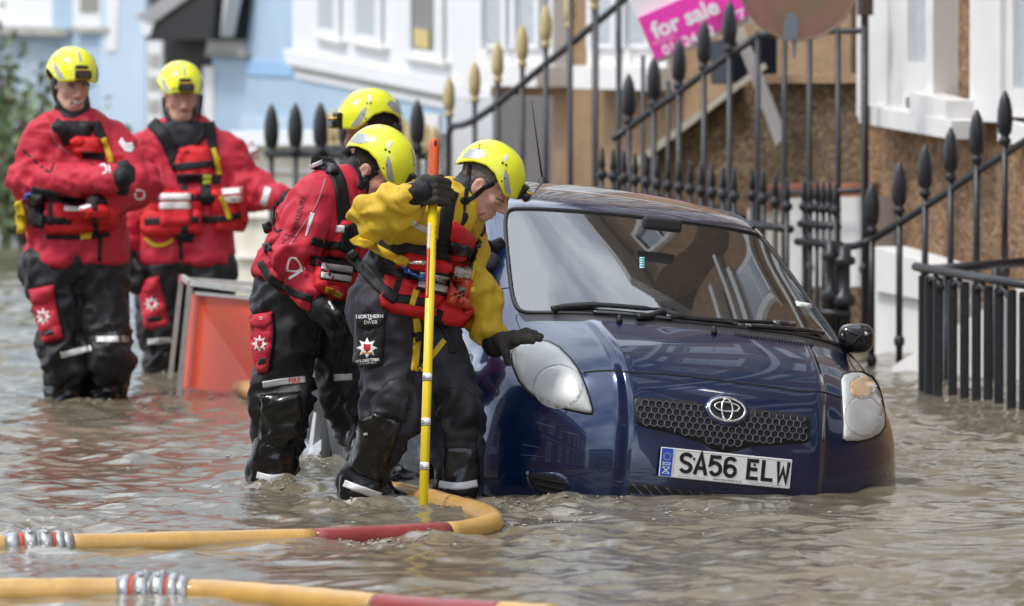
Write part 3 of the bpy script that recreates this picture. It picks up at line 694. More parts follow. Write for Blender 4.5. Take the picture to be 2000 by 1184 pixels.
# heavy front railing in the water at the right
FR = thing('railing', P(1900, 780, 39.0), 'low black railing of paired flat bars standing in the water at right', 'railing', 'iron railings in front of the houses'); FR.location.z = GZ
MB().tube([P(1788, 521, 39.6), P(2030, 561, 37.9)], .021, 8).build('top_rail', M_iron, FR, True)
MB().tube([P(1800, 528, 40.6), P(2030, 510, 40.9)], .024, 8).build('back_rail', M_iron, FR, True)
for i, x in enumerate((1803, 1815, 1832, 1861, 1884, 1907, 1930, 1951, 1976, 2000, 2024)):
    d = np.interp(x, [1788, 2030], [39.6, 37.9]); t = P(x, np.interp(x, [1788, 2030], [521, 561]) + 14, d)
    bevel(MB().box((t[0] - .022, t[1] - .016, GZ), (t[0] + .022, t[1] + .016, t[2])).build('bar', M_iron, FR), .008)
    if i in (1, 3, 5, 7, 9):
        t2 = P(x + 24, np.interp(x + 24, [1788, 2030], [521, 561]) + 22, np.interp(x + 24, [1788, 2030], [39.6, 37.9]))
        MB().tube([t - np.array([0, 0, .03]), (t + t2) / 2 + np.array([0, 0, .01]), t2 - np.array([0, 0, .03])], .016, 8).build('bar_loop', M_iron, FR, True)
for x in (1850, 1945): q = P(x, 524, 40.7); MB().tube([(q[0], q[1], GZ), q], .022, 8).build('back_post', M_iron, FR, True)
# black spear railing on the cream wall
railing('black spear railing along the cream wall', [(530, 205), (577, 203), (626, 202), (676, 200), (772, 196), (815, 196)], (48.0, 47.4), GZ, [(520, 300), (830, 305)], True, r=.017, fsc=1.22, railr=.022)
railing('thin gold tipped bars behind the black spear railing', [(636, 218), (650, 216), (663, 214), (790, 232), (803, 236), (818, 238), (833, 242), (848, 246)], (49.0, 48.6), .2, None, True, M_gold, r=.012, fsc=.9)
GA = thing('iron_gate', P(720, 560, 48.4), 'dark wrought iron gate seen behind the bending red jacket', 'gate'); GA.location.z = GZ
for k, y in enumerate((290, 345)): MB().tube([P(620, y, 48.3), P(790, y + 3, 48.0)], .022, 6).build('rail', M_iron, GA, True)
for x in range(628, 790, 20): q = P(x, 285, 48.2); MB().tube([(q[0], q[1], GZ), q], .012, 6).build('bar', M_iron, GA, True)

# ---- for sale board on its post
FS = thing('for_sale_board', P(1480, 560, 45.9), 'tilted pink and white for sale board above the railings', 'sign'); FS.location.z = GZ
q = [(1222, -12, 45.9), (1425, -92, 45.7), (1466, 44, 45.7), (1283, 126, 45.9)]
slab('board', q, .03, mat('board_white', (.82, .82, .82), .4), FS)
slab('pink_panel', [(1250, 33, 45.9), (1440, -50, 45.69), (1462, 30, 45.69), (1285, 116, 45.9)], .004, mat('board_pink', (.78, .055, .42), .4), FS, .04)
slab('post', [(1432, 62, 45.95), (1452, 54, 45.95), (1536, 262, 45.95), (1516, 285, 45.95)], .05, M_white, FS)
def board_text(t, px, py, size, ang, m, bold=.03):
    v, f = text_mesh(t, bold); c, s = math.cos(R_(ang)), math.sin(R_(ang))
    mesh_obj('lettering', [P(px + x * size * c + y * size * s, py + x * size * s - y * size * c, 45.87 - (px - 1250) * .0011 - .09) for x, y in v], f, m, FS)
M_bt = mat('board_lettering', (.85, .85, .85), .4)
board_text('for sale', 1338, 37, 46, -22.5, M_bt, .035); board_text('Hastings', 1296, 78, 13, -22.5, mat('board_pale_pink', (.8, .45, .65), .4), .01)
board_text('01424 22', 1345, 80, 29, -23, M_bt, .02); board_text('77', 1442, 32, 28, -23, M_bt, .02)

# ---- back of a round road sign
RS = thing('round_sign', P(1560, 560, 43.2), 'faded round red brown sign plate seen from behind the railings', 'sign'); RS.location.z = GZ
c0 = P(1560, -38, 43.2); rad = 118 / FPX * 43.2; n = 40
vv = [(c0[0] + rad * math.cos(2 * math.pi * k / n), c0[1] + y_, c0[2] + rad * math.sin(2 * math.pi * k / n)) for y_ in (0, .012) for k in range(n)]
mesh_obj('disc', vv, [list(range(n))] + [list(range(n, 2 * n))[::-1]] + [[(k + 1) % n, k, n + k, n + (k + 1) % n] for k in range(n)], tint2(mat('faded_sign', (.30, .13, .11), .35, var=.2, vscale=6), (.22, .15, .09), 4, .35, .65), RS)
MB().tube([c0 + np.array([rad * math.cos(a) * .985, -.004, rad * math.sin(a) * .985]) for a in np.linspace(0, 2 * math.pi, 41)], .007, 6).build('rim', mat('sign_rim', (.22, .17, .14), .5), RS, True)
bk = slab('bracket', [(1532, 42, 43.1), (1560, 42, 43.1), (1556, 78, 43.1), (1530, 78, 43.1)], .03, mat('grey_bracket', (.17, .20, .23), .45), RS, .02)
slab('bracket_cap', [(1538, 26, 43.1), (1554, 26, 43.1), (1560, 42, 43.1), (1534, 42, 43.1)], .03, MATS['grey_bracket'], bk, .015)
slab('bracket_tail', [(1546, 78, 43.1), (1556, 78, 43.1), (1554, 114, 43.1), (1549, 114, 43.1)], .02, MATS['grey_bracket'], bk, .01)
False and slab('band', [(1440, 52, 43.17), (1548, 2, 43.17), (1550, 10, 43.17), (1444, 60, 43.17)], .003, mat('pale_scratch', (.45, .32, .28), .5), RS, .006)
MB().tube([(c0[0], c0[1] + .05, GZ), (c0[0], c0[1] + .05, c0[2] + .3)], .03, 10).build('pole', mat('grey_pole', (.25, .26, .27), .5), RS, True) if False else None
slab('back_strut', [(1552, -120, 43.3), (1568, -120, 43.3), (1568, 30, 43.3), (1552, 30, 43.3)], .03, MATS['grey_bracket'], RS)

# ---- shrub at the far left
def shrub(name, label, base, height, rad, nl, seed, cols):
    T = thing(name, base, label, 'shrub'); r = np.random.default_rng(seed); st = MB(); tips = []
    for k in range(11):
        a = r.random() * 6.28; e = np.array([math.cos(a) * rad * r.random(), math.sin(a) * rad * r.random(), height * (.6 + .4 * r.random())]); b0 = np.array(base)
        pts = [b0, b0 + e * .4 + r.normal(size=3) * .05, b0 + e]; st.tube(catmull(pts, 4), [.03] * 4 + [.018] * 4 + [.005], 6); tips += [b0 + e * t for t in (.25, .45, .65, .8, .9, 1)]
    st.build('stems', mat('twig_bark', (.10, .07, .045), .9), T, True)
    for j, c in enumerate(cols):
        v = []; f = []
        for k in range(nl):
            t = tips[r.integers(len(tips))] + r.normal(size=3) * np.array([.2, .2, .22]) * rad * 1.4; a = r.normal(size=3); a /= np.linalg.norm(a); b2 = np.cross(a, r.normal(size=3)); b2 /= np.linalg.norm(b2); L = .07 + .06 * r.random()
            i0 = len(v); v += [t - a * L * .5, t + b2 * L * .25, t + a * L * .5 + np.array([0, 0, -.01]), t - b2 * L * .25]; f.append([i0, i0 + 1, i0 + 2, i0 + 3])
        o = mesh_obj('leaves', v, f, mat('leaf_%d' % j, c, .6, var=.3, vscale=9), T); tag(o, kind='stuff')
    return T
shrub('shrub', 'loose green shrub in front of the grey wall at the left edge', WP(12, 470), 1.5, .5, 150, 5, [(.10, .15, .06), (.16, .20, .10), (.08, .10, .05)])
shrub('shrub', 'low dark bush at the water edge behind the leftmost man', WP(48, 480), 1.0, .45, 350, 6, [(.035, .055, .02), (.07, .10, .035)])
# ================================================================== THE CAR
def car_pose(yaw, roll, pitch, plate=(0, 0, .40), d=32.):
    a, b, g = R_(yaw), R_(roll), R_(pitch)
    Rz = np.array([[math.cos(a), -math.sin(a), 0], [math.sin(a), math.cos(a), 0], [0, 0, 1]])
    Ry = np.array([[math.cos(b), 0, math.sin(b)], [0, 1, 0], [-math.sin(b), 0, math.cos(b)]])
    Rx = np.array([[1, 0, 0], [0, math.cos(g), math.sin(g)], [0, -math.sin(g), math.cos(g)]])
    Rm = Rz @ Ry @ Rx; return Rm, P(1415, 914, d) - Rm @ np.array(plate)
CR, CO = car_pose(16, 6.3, 2.5)                # the flood has left it rolled on to its left side, nose up
car = thing('car', CO, 'dark blue hatchback car half sunk in the flood, number plate SA56 ELW', 'car')
car.matrix_basis = Matrix([[*CR[0], CO[0]], [*CR[1], CO[1]], [*CR[2], CO[2]], [0, 0, 0, 1]])
def C2W(p): return CO + CR @ np.array(p, float)

def paint_mat():
    m = mat('blue_car_paint', (.006, .018, .072), .22, metal=.4, coat=1., coat_rough=.004, spec=.5); nt = m.node_tree; b = nt.nodes['Principled BSDF']; b.inputs['Coat IOR'].default_value = 1.5
    # dried flood dirt in thin patches
    t = nt.nodes.new('ShaderNodeTexCoord'); n = nt.nodes.new('ShaderNodeTexNoise'); n.inputs['Scale'].default_value = 7; n.inputs['Detail'].default_value = 10; n.inputs['Roughness'].default_value = .8
    r = nt.nodes.new('ShaderNodeValToRGB'); r.color_ramp.elements[0].position = .58; r.color_ramp.elements[1].position = .95; r.color_ramp.elements[1].color = (.5, .5, .5, 1)
    mm = nt.nodes.new('ShaderNodeMix'); mm.data_type = 'RGBA'; mm.inputs['A'].default_value = (.006, .018, .072, 1); mm.inputs['B'].default_value = (.10, .095, .085, 1)
    nt.links.new(t.outputs['Object'], n.inputs['Vector']); nt.links.new(n.outputs['Fac'], r.inputs['Fac']); nt.links.new(r.outputs['Color'], mm.inputs['Factor']); 
    # silt the flood has left along the doors behind the front wheel
    sx = nt.nodes.new('ShaderNodeSeparateXYZ'); nt.links.new(t.outputs['Object'], sx.inputs[0])
    def rng_(sock, a, c): q = nt.nodes.new('ShaderNodeMapRange'); q.inputs[1].default_value = a; q.inputs[2].default_value = c; nt.links.new(sock, q.inputs[0]); return q.outputs[0]
    def mul(x, y): q = nt.nodes.new('ShaderNodeMath'); q.operation = 'MULTIPLY'; nt.links.new(x, q.inputs[0]); nt.links.new(y, q.inputs[1]); return q.outputs[0]
    k = mul(mul(rng_(sx.outputs[1], .95, 1.25), rng_(sx.outputs[2], .86, .62)), rng_(n.outputs['Fac'], .25, .5))
    m3 = nt.nodes.new('ShaderNodeMix'); m3.data_type = 'RGBA'; m3.inputs['B'].default_value = (.045, .046, .052, 1); nt.links.new(mm.outputs['Result'], m3.inputs['A']); nt.links.new(k, m3.inputs['Factor']); nt.links.new(m3.outputs['Result'], b.inputs['Base Color'])
    iv = nt.nodes.new('ShaderNodeMapRange'); iv.inputs[3].default_value = 1; iv.inputs[4].default_value = .12; nt.links.new(k, iv.inputs[0]); nt.links.new(iv.outputs[0], b.inputs['Coat Weight'])
    i2 = nt.nodes.new('ShaderNodeMapRange'); i2.inputs[3].default_value = .22; i2.inputs[4].default_value = .65; nt.links.new(k, i2.inputs[0]); nt.links.new(i2.outputs[0], b.inputs['Roughness'])
    return m
M_paint = paint_mat()
M_trim = mat('black_trim', (.018, .018, .020), .45, bump=.2, bscale=200)
M_gloss = mat('black_gloss', (.008, .008, .01), .08, coat=1)
M_seal = mat('rubber_seal', (.01, .01, .011), .5)
M_chrome = mat('chrome', (.78, .78, .80), .12, metal=1)
M_alloy = mat('alloy_wheel', (.52, .53, .55), .35, metal=.7, var=.15, vscale=20)
M_tyre = mat('tyre_rubber', (.022, .022, .023), .7, bump=.3, bscale=60)
M_liner = mat('arch_liner', (.010, .010, .011), .8)

def glass_mat():
    m = bpy.data.materials.new('windscreen_glass'); m.use_nodes = True; nt = m.node_tree; nt.nodes.remove(nt.nodes['Principled BSDF'])
    out = nt.nodes['Material Output']; tr = nt.nodes.new('ShaderNodeBsdfTransparent'); tr.inputs['Color'].default_value = (.80, .87, .85, 1)
    gl = nt.nodes.new('ShaderNodeBsdfGlossy'); gl.inputs['Roughness'].default_value = .01; fr = nt.nodes.new('ShaderNodeFresnel'); fr.inputs['IOR'].default_value = 2.7
    mr = nt.nodes.new('ShaderNodeMath'); mr.operation = 'MULTIPLY'; mr.inputs[1].default_value = 1.0
    mx_ = nt.nodes.new('ShaderNodeMixShader'); nt.links.new(fr.outputs[0], mr.inputs[0]); nt.links.new(mr.outputs[0], mx_.inputs[0]); nt.links.new(tr.outputs[0], mx_.inputs[1]); nt.links.new(gl.outputs[0], mx_.inputs[2])
    # a thin film of dust
    df = nt.nodes.new('ShaderNodeBsdfDiffuse'); df.inputs['Color'].default_value = (.55, .56, .55, 1); m2 = nt.nodes.new('ShaderNodeMixShader'); m2.inputs[0].default_value = .025
    nt.links.new(mx_.outputs[0], m2.inputs[1]); nt.links.new(df.outputs[0], m2.inputs[2]); nt.links.new(m2.outputs[0], out.inputs['Surface']); return m
M_wglass = glass_mat(); M_sglass = M_wglass
def bump_row(z, dy, k=1.0, sx=1.0):
    X = [0, .2, .38, .41, .55, .68, .775, .82, .838, .842]; Y = [0, .004, .016, .052, .10, .20, .32, .41, .45, .47]
    return [(x * sx, y * k + dy, z) for x, y in zip(X, Y)]
rows = []
r = bump_row(.165, .05, 1, .965); rows.append(r)
r = bump_row(.25, .014); r[9] = (.842, .447, .25); rows.append(r)
r = bump_row(.38, .0); r[9] = (.845, .460, .39); rows.append(r)
r = bump_row(.52, .010); r[8] = (.842, .49, .525); r[9] = (.847, .537, .53); rows.append(r)
rows.append([(0, .038, .62), (.2, .042, .62), (.383, .054, .62), (.413, .090, .62), (.55, .15, .62), (.68, .265, .625), (.775, .40, .63), (.822, .51, .635), (.84, .58, .62), (.847, .655, .602)])
rows.append([(0, .072, .700), (.2, .077, .701), (.388, .092, .705), (.418, .126, .699), (.55, .195, .70), (.665, .33, .705), (.765, .48, .71), (.816, .61, .705), (.84, .71, .67), (.848, .78, .627)])
rows.append([(0, .145, .775), (.2, .15, .777), (.398, .166, .782), (.428, .196, .768), (.545, .275, .766), (.645, .41, .775), (.745, .56, .772), (.805, .70, .742), (.84, .82, .67), (.849, .90, .603)])
rows.append([(0, .285, .860), (.2, .29, .861), (.412, .308, .862), (.442, .334, .846), (.55, .41, .840), (.63, .52, .838), (.725, .65, .822), (.79, .79, .77), (.84, .93, .66), (.85, 1.01, .53)])
rows.append([(0, .425, .922), (.2, .435, .924), (.43, .483, .925), (.46, .505, .911), (.56, .57, .904), (.64, .65, .898), (.72, .75, .870), (.785, .88, .80), (.84, 1.02, .64), (.85, 1.095, .40)])
rows.append([(0, .49, .945), (.2, .50, .946), (.40, .54, .943), (.52, .60, .936), (.60, .66, .929), (.665, .728, .920), (.715, .80, .905), (.79, .95, .83), (.842, 1.08, .62), (.845, 1.12, .25)])
rows.append([(0, .78, 1.094), (.2, .785, 1.093), (.38, .815, 1.088), (.49, .865, 1.081), (.565, .915, 1.074), (.625, .972, 1.064), (.672, 1.03, 1.048), (.79, 1.12, .885), (.846, 1.17, .60), (.81, 1.18, .18)])
rows.append([(0, 1.07, 1.238), (.2, 1.075, 1.236), (.36, 1.10, 1.230), (.455, 1.14, 1.222), (.52, 1.18, 1.214), (.58, 1.222, 1.203), (.628, 1.28, 1.185), (.788, 1.36, .895), (.848, 1.42, .60), (.81, 1.42, .18)])
rows.append([(0, 1.36, 1.366), (.2, 1.365, 1.365), (.35, 1.385, 1.360), (.43, 1.41, 1.356), (.485, 1.43, 1.351), (.537, 1.455, 1.343), (.582, 1.52, 1.318), (.788, 1.62, .905), (.85, 1.65, .60), (.81, 1.65, .18)])
rows.append([(0, 1.49, 1.425), (.2, 1.49, 1.424), (.36, 1.50, 1.417), (.45, 1.52, 1.408), (.505, 1.54, 1.399), (.553, 1.57, 1.386), (.60, 1.66, 1.350), (.788, 1.78, .91), (.851, 1.8, .60), (.81, 1.8, .18)])
def side_row(y, zt, low, dz=0, w=1., sw=.62):
    return [(0, y, zt), (.2 * w, y, zt - .004), (.38 * w, y, zt - .017), (.47 * w, y, zt - .032), (.53 * w, y, zt - .048), (.575 * w, y, zt - .07), (sw * w, y, zt - .13), (.788 * w, y, .915 + dz), (.852 * w, y, .60), low]
rows.append(side_row(1.92, 1.497, (.81, 1.95, .18)))
rows.append(side_row(2.35, 1.508, (.81, 2.35, .18), .01))
rows.append(side_row(2.72, 1.500, (.81, 2.78, .18), .02))
rows.append(side_row(2.90, 1.488, (.845, 2.87, .36), .03)); rows[-1][8] = (.852, 2.86, .62)
rows.append(side_row(3.05, 1.472, (.85, 2.98, .55), .04)); rows[-1][8] = (.854, 2.97, .68)
rows.append(side_row(3.20, 1.450, (.85, 3.20, .632), .05)); rows[-1][8] = (.852, 3.20, .72)
rows.append(side_row(3.36, 1.415, (.848, 3.42, .55), .06, .98)); rows[-1][8] = (.845, 3.42, .68)
rows.append([(x * .95, y + .06 * (1 - x), z - .02) for x, y, z in side_row(3.46, 1.39, (.84, 3.53, .36), .07, .97)])
rows.append([(0, 3.62, 1.15), (.2, 3.62, 1.15), (.36, 3.61, 1.14), (.45, 3.6, 1.12), (.51, 3.59, 1.10), (.56, 3.58, 1.08), (.63, 3.55, 1.04), (.74, 3.52, .90), (.81, 3.55, .60), (.82, 3.58, .25)])
rows.append([(0, 3.70, .9), (.2, 3.70, .9), (.36, 3.69, .9), (.45, 3.68, .9), (.52, 3.67, .9), (.58, 3.66, .89), (.65, 3.63, .87), (.73, 3.59, .80), (.79, 3.6, .58), (.80, 3.62, .25)])
rows.append([(0, 3.75, .55), (.2, 3.75, .55), (.36, 3.74, .55), (.45, 3.73, .55), (.52, 3.72, .55), (.58, 3.71, .55), (.65, 3.69, .54), (.72, 3.66, .53), (.77, 3.64, .48), (.78, 3.65, .25)])
rows.append([(0, 3.74, .25), (.2, 3.74, .25), (.36, 3.73, .25), (.45, 3.72, .25), (.52, 3.71, .25), (.58, 3.7, .25), (.65, 3.68, .25), (.70, 3.67, .25), (.74, 3.66, .25), (.76, 3.66, .25)])
for r in rows[16:22]:
    for k in (8, 9): r[k] = (r[k][0], r[k][1] - .25, r[k][2] + .045)
NR = len(rows); NCOL = 19
cv = []
for r in rows: cv += [(-x, y, z) for x, y, z in r[:0:-1]] + list(r)
WS0, WS1 = 9, 12                               # rows of the windscreen's base and top
bf, bm, gf = [], [], []
for i in range(NR - 1):
    for j in range(NCOL - 1):
        a = i * NCOL + j; f = [a, a + 1, a + NCOL + 1, a + NCOL]; c0, c1 = abs(j - 9), abs(j + 1 - 9); lo, hi = min(c0, c1), max(c0, c1)
        if WS0 <= i < WS1 and hi <= 5: gf.append(f); continue
        if i == 8 and hi <= 5: bm.append(1)                      # cowl
        elif 11 <= i <= 18 and lo == 6 and i not in (14,): bm.append(2)
        else: bm.append(0)
        bf.append(f)
def sub(o, lv=3):
    md = o.modifiers.new('subdivision', 'SUBSURF'); md.levels = lv; md.render_levels = lv; md.boundary_smooth = 'ALL'; return o
body = mesh_obj('body', cv, bf, None, car, True, False, [M_paint, M_trim, M_sglass], bm)
ca_ = body.data.attributes.new('crease_edge', 'FLOAT', 'EDGE'); cvals = []
for e in body.data.edges:
    a, b = e.vertices; ja, jb = abs(a % NCOL - 9), abs(b % NCOL - 9); ia, ib = a // NCOL, b // NCOL
    cvals.append(.75 if ja == jb and ja in (2, 3) and max(ia, ib) <= 8 else (.35 if ia == ib == 8 and max(ja, jb) <= 5 else 0.))
ca_.data.foreach_set('value', cvals); sub(body)
CS = Skin(car); CS.add(body)
# windscreen
used = sorted({q for f in gf for q in f}); mp_ = {q: k for k, q in enumerate(used)}
wsn = mesh_obj('windscreen', [cv[q] for q in used], [[mp_[q] for q in f] for f in gf], M_wglass, car, True, False); sub(wsn)
WSK = Skin(car); WSK.add(wsn); CS.add(wsn)
# rubber seal along the edge of the glass
dg = bpy.context.evaluated_depsgraph_get(); ev = wsn.evaluated_get(dg); me = ev.to_mesh(); bmh = bmesh.new(); bmh.from_mesh(me); ev.to_mesh_clear()
be = [e for e in bmh.edges if e.is_boundary]; nxt = {}
for e in be:
    for a, b_ in ((e.verts[0], e.verts[1]), (e.verts[1], e.verts[0])): nxt.setdefault(a.index, []).append(b_.index)
bmh.verts.ensure_lookup_table(); st = be[0].verts[0].index; loop = [st]; prev = None; cur = st
while True:
    k = [q for q in nxt[cur] if q != prev]; prev, cur = cur, k[0]
    if cur == st: break
    loop.append(cur)
lp = [np.array(bmh.verts[q].co) for q in loop]; bmh.free()
MB().tube(lp + [lp[0], lp[1]], .009, 6, False).build('windscreen_seal', M_seal, car, True, False)
# black printed border inside the glass edge (glued strip), sides and bottom
# ---- lamps, grille, plate: outlines cast on the body
M_lens = tint2(mat('hazed_lamp_lens', (.50, .52, .51), .35, coat=.35, coat_rough=.12, var=.10, vscale=9, spec=.5), (.62, .63, .60), 7, .4, .7)
M_refl = mat('lamp_reflector', (.56, .58, .58), .35, metal=.1, coat=.4, coat_rough=.1, spec=.5)
M_bulb = mat('indicator_bulb', (.70, .46, .24), .3, coat=.4)
hl = [(1000, 690), (1006, 676), (1024, 669), (1052, 666), (1072, 669), (1092, 680), (1112, 700), (1128, 722), (1140, 748), (1149, 775), (1156, 800), (1155, 806), (1144, 806), (1118, 801), (1084, 792), (1056, 780), (1034, 765), (1016, 744), (1004, 718)]
hlo = [(998, 692), (1005, 674), (1024, 666), (1052, 663), (1073, 666), (1094, 677), (1115, 698), (1131, 720), (1143, 746), (1153, 774), (1160, 800), (1158, 811), (1144, 810), (1116, 804), (1082, 795), (1053, 783), (1031, 768), (1012, 746), (1000, 718)]
hr = [(1643, 742), (1648, 733), (1662, 729), (1684, 729), (1702, 738), (1714, 755), (1722, 780), (1727, 808), (1727, 832), (1718, 846), (1700, 856), (1678, 861), (1652, 861), (1647, 856), (1648, 828), (1646, 790)]
hro = [(1640, 742), (1646, 729), (1661, 725), (1685, 725), (1705, 735), (1717, 753), (1725, 779), (1730, 808), (1730, 834), (1720, 850), (1701, 860), (1678, 865), (1649, 864), (1644, 858), (1645, 828), (1643, 790)]
for inner, outer, spots in ((hl, hlo, [((1090, 755), 48, 43)]), (hr, hro, [((1686, 812), 36, 40), ((1684, 757), 26, 22)])):
    surround = CS.patch('headlight', outer, M_seal, .0015, 0, 10, 7)
    lens = CS.patch('lens', inner, M_lens, .004, .010, 16, 6, parent=surround)
    for k, ((x, y), rx, ry) in enumerate(spots):
        el = [(x + rx * math.cos(a), y + ry * math.sin(a)) for a in np.linspace(0, 2 * math.pi, 26)[:-1]]
        CS.patch('reflector', el, M_bulb if (inner is hr and k == 1) else M_refl, .0006, 0, 10, 6, parent=surround, add=False)
        CS.ribbon('reflector_rim', el + el[:1], 1.8, mat('rim_grey', (.36, .37, .37), .4), .0012, parent=surround, add=False, curve=False)
# bonnet shut line and panel gaps
M_gap = mat('panel_gap', (.004, .004, .006), .8)
CS.ribbon('shut_line', [(1140, 728), (1165, 725), (1200, 724), (1240, 728), (1300, 731), (1360, 737), (1420, 745), (1500, 755), (1560, 764), (1600, 765), (1625, 771), (1643, 777)], 3.2, M_gap, .0012)
CS.ribbon('shut_line', [(1010, 614), (1008, 622), (1013, 636), (1020, 650)], 1.6, M_gap, .001)
CS.ribbon('shut_line', [(1690, 728), (1668, 700), (1650, 684)], 2, M_gap, .001)
CS.ribbon('shut_line', [(966, 572), (978, 565), (996, 562)], 1.6, M_gap, .001)
# grille with hexagonal mesh
gp = [(1242, 783), (1246, 779), (1290, 780), (1340, 784), (1372, 790), (1382, 806), (1398, 822), (1420, 828), (1444, 824), (1460, 812), (1466, 800), (1500, 803), (1550, 809), (1574, 813), (1578, 818), (1577, 858), (1572, 864), (1520, 867), (1465, 869), (1440, 876), (1415, 879), (1396, 874), (1370, 861), (1320, 846), (1270, 836), (1248, 828), (1244, 818)]
ctr = np.mean(gp, 0); gpo = [tuple(np.array(q) + (np.array(q) - ctr) / np.linalg.norm(np.array(q) - ctr) * 5) for q in gp]
gr = CS.patch('grille', gpo, M_trim, .003, 0, 8, 8); CS.patch('grille_shade_patch', gp, M_dark, .0042, 0, 8, 8, parent=gr)  # flat black patch painted for the shade behind the mesh, nothing is recessed
def inside(poly, q):
    c = False; j = len(poly) - 1
    for i in range(len(poly)):
        if (poly[i][1] > q[1]) != (poly[j][1] > q[1]) and q[0] < (poly[j][0] - poly[i][0]) * (q[1] - poly[i][1]) / (poly[j][1] - poly[i][1]) + poly[i][0]: c = not c
        j = i
    return c
M_mesh = mat('grille_mesh', (.10, .10, .11), .4); seg = set(); rad = 8.6; ca, sa = math.cos(R_(5.6)), math.sin(R_(5.6))
for i in range(-14, 16):
    for j in range(-9, 10):
        hx, hy = (i + .5 * (j % 2)) * rad * 1.62, j * rad * 1.38; c = (1410 + hx * ca - hy * sa, 826 + hx * sa + hy * ca)
        pts = [(c[0] + rad * .94 * math.sin(k * math.pi / 3) * ca - rad * .94 * math.cos(k * math.pi / 3) * sa, c[1] + rad * .94 * math.sin(k * math.pi / 3) * sa + rad * .94 * math.cos(k * math.pi / 3) * ca) for k in range(6)]
        for k in range(6):
            a, b_ = pts[k], pts[(k + 1) % 6]; mid = ((a[0] + b_[0]) / 2, (a[1] + b_[1]) / 2)
            if inside(gp, a) and inside(gp, b_): seg.add(tuple(sorted((tuple(np.round(a, 0)), tuple(np.round(b_, 0))))))
mb = MB()
for a, b_ in seg:
    h = CS.casts([a, b_]); p0, p1 = h[0]; toc = CAM - p0; toc /= np.linalg.norm(toc); t = p1 - p0; L = np.linalg.norm(t)
    if L < 1e-4: continue
    sd_ = np.cross(t / L, toc) * .0017; up_ = toc * .006
    mb.hexa([p0 - sd_, p0 + sd_, p1 + sd_, p1 - sd_, p0 - sd_ + up_, p0 + sd_ + up_, p1 + sd_ + up_, p1 - sd_ + up_])
mb.build('grille_mesh', M_mesh, gr)
# badge: three interlaced ovals
badge = CS.patch('badge', [(1420 + 43 * math.cos(a), 802 + 31 * math.sin(a) + 4.5 * math.cos(a)) for a in np.linspace(0, 2 * math.pi, 30)[:-1]], M_paint, .006, .004, 8, 6)
def oval(cx, cy, rx, ry, w, m, h=.006, name='badge_ring'):
    n = 40; q = [(cx + rx * math.cos(a), cy + ry * math.sin(a) + .11 * rx * math.cos(a)) for a in np.linspace(0, 2 * math.pi, n + 1)[:-1]]
    P0, _ = CS.casts(q); toc = CAM - P0; toc /= np.linalg.norm(toc, axis=1)[:, None]; pts = list(P0 + toc * h)
    MB().tube(pts + pts[:2], w, 8, False).build(name, m, badge, True)
CS.patch('badge_field', [(1420 + 33 * math.cos(a), 800 + 21 * math.sin(a) + 3.6 * math.cos(a)) for a in np.linspace(0, 2 * math.pi, 24)[:-1]], M_trim, .002, 0, 8, 6, parent=badge)
oval(1420, 800, 35, 22.5, .0058, M_chrome); oval(1420, 795, 24, 9, .0042, M_chrome, .007); oval(1420, 800, 10.5, 21, .0042, M_chrome, .0085)
# lower openings
fog = CS.patch('fog_lamp_bezel', [(1028, 922), (1036, 917), (1062, 919), (1092, 924), (1108, 932), (1114, 946), (1110, 962), (1098, 973), (1078, 977), (1056, 971), (1040, 956), (1031, 940)], M_paint, .006, .004, 8, 6)
CS.patch('fog_lamp_recess', [(1034, 925), (1042, 922), (1064, 924), (1090, 929), (1104, 936), (1109, 947), (1105, 960), (1095, 969), (1078, 972), (1060, 966), (1046, 953), (1037, 940)], M_dark, .003, 0, 8, 6, parent=fog)
for y0, y1 in ((932, 944), (944, 957), (956, 966)): CS.ribbon('fog_slat', [(1040 + (y0 - 932) * .4, y0), (1075, (y0 + y1) / 2 + 1), (1108, y1)], 2.4, M_trim, .006, parent=fog)
lg = CS.patch('lower_grille', [(1228, 940), (1330, 952), (1420, 966), (1440, 985), (1440, 1010), (1228, 1010)], M_dark, .003, 0, 8, 8)
CS.ribbon('lower_grille_bar', [(1230, 966), (1300, 970), (1380, 978)], 5, M_paint, .010, parent=lg)
for k in range(9): CS.ribbon('lower_grille_web', [(1236 + k * 22, 946 + k * 2.5), (1262 + k * 22, 975 + k * 2.5)], 1.6, M_mesh, .005, parent=lg, add=False)
CS.ribbon('tow_cap', [(1180 + 15 * math.cos(a), 908 + 14.5 * math.sin(a)) for a in np.linspace(0, 2 * math.pi, 13)], 1.3, M_gap, .0008, curve=False, add=False)
for a, b_, w in (((1048, 825), (1085, 835), .8), ((1020, 868), (1052, 874), .6), ((1015, 888), (1060, 892), .6), ((1100, 842), (1130, 850), .6)):
    CS.ribbon('scratch', [a, b_], w, mat('bare_scratch', (.16, .17, .2), .6), .0004, curve=False, add=False)
# number plate
pq_ = [(-.26, -.0, .0555), (.26, 0, .0555), (.26, 0, -.0555), (-.26, 0, -.0555)]; PY, PZ = -.016, .40
plate = bevel(MB().box((-.26, PY, PZ - .0555), (.26, PY + .006, PZ + .0555)).build('number_plate', mat('plate_white', (.80, .81, .80), .3, coat=.5), car, False, False), .003)
MB().box((-.20, PY + .006, PZ - .05), (.20, PY + .09, PZ + .05)).build('plate_backing', M_trim, car, False, False)
def pl(name, verts, faces, m, y=PY - .0012): return mesh_obj(name, [(x, y, PZ + z) for x, z in verts], faces, m, plate, False, False) if False else mesh_obj(name, [(x, y, PZ + z) for x, z in verts], faces, m, plate, False, False)
def rect(x0, x1, z0, z1): return [(x0, z0), (x1, z0), (x1, z1), (x0, z1)], [(0, 1, 2, 3)]
pl('country_band', *rect(-.257, -.212, -.052, .052), mat('plate_blue', (.03, .09, .50), .35))
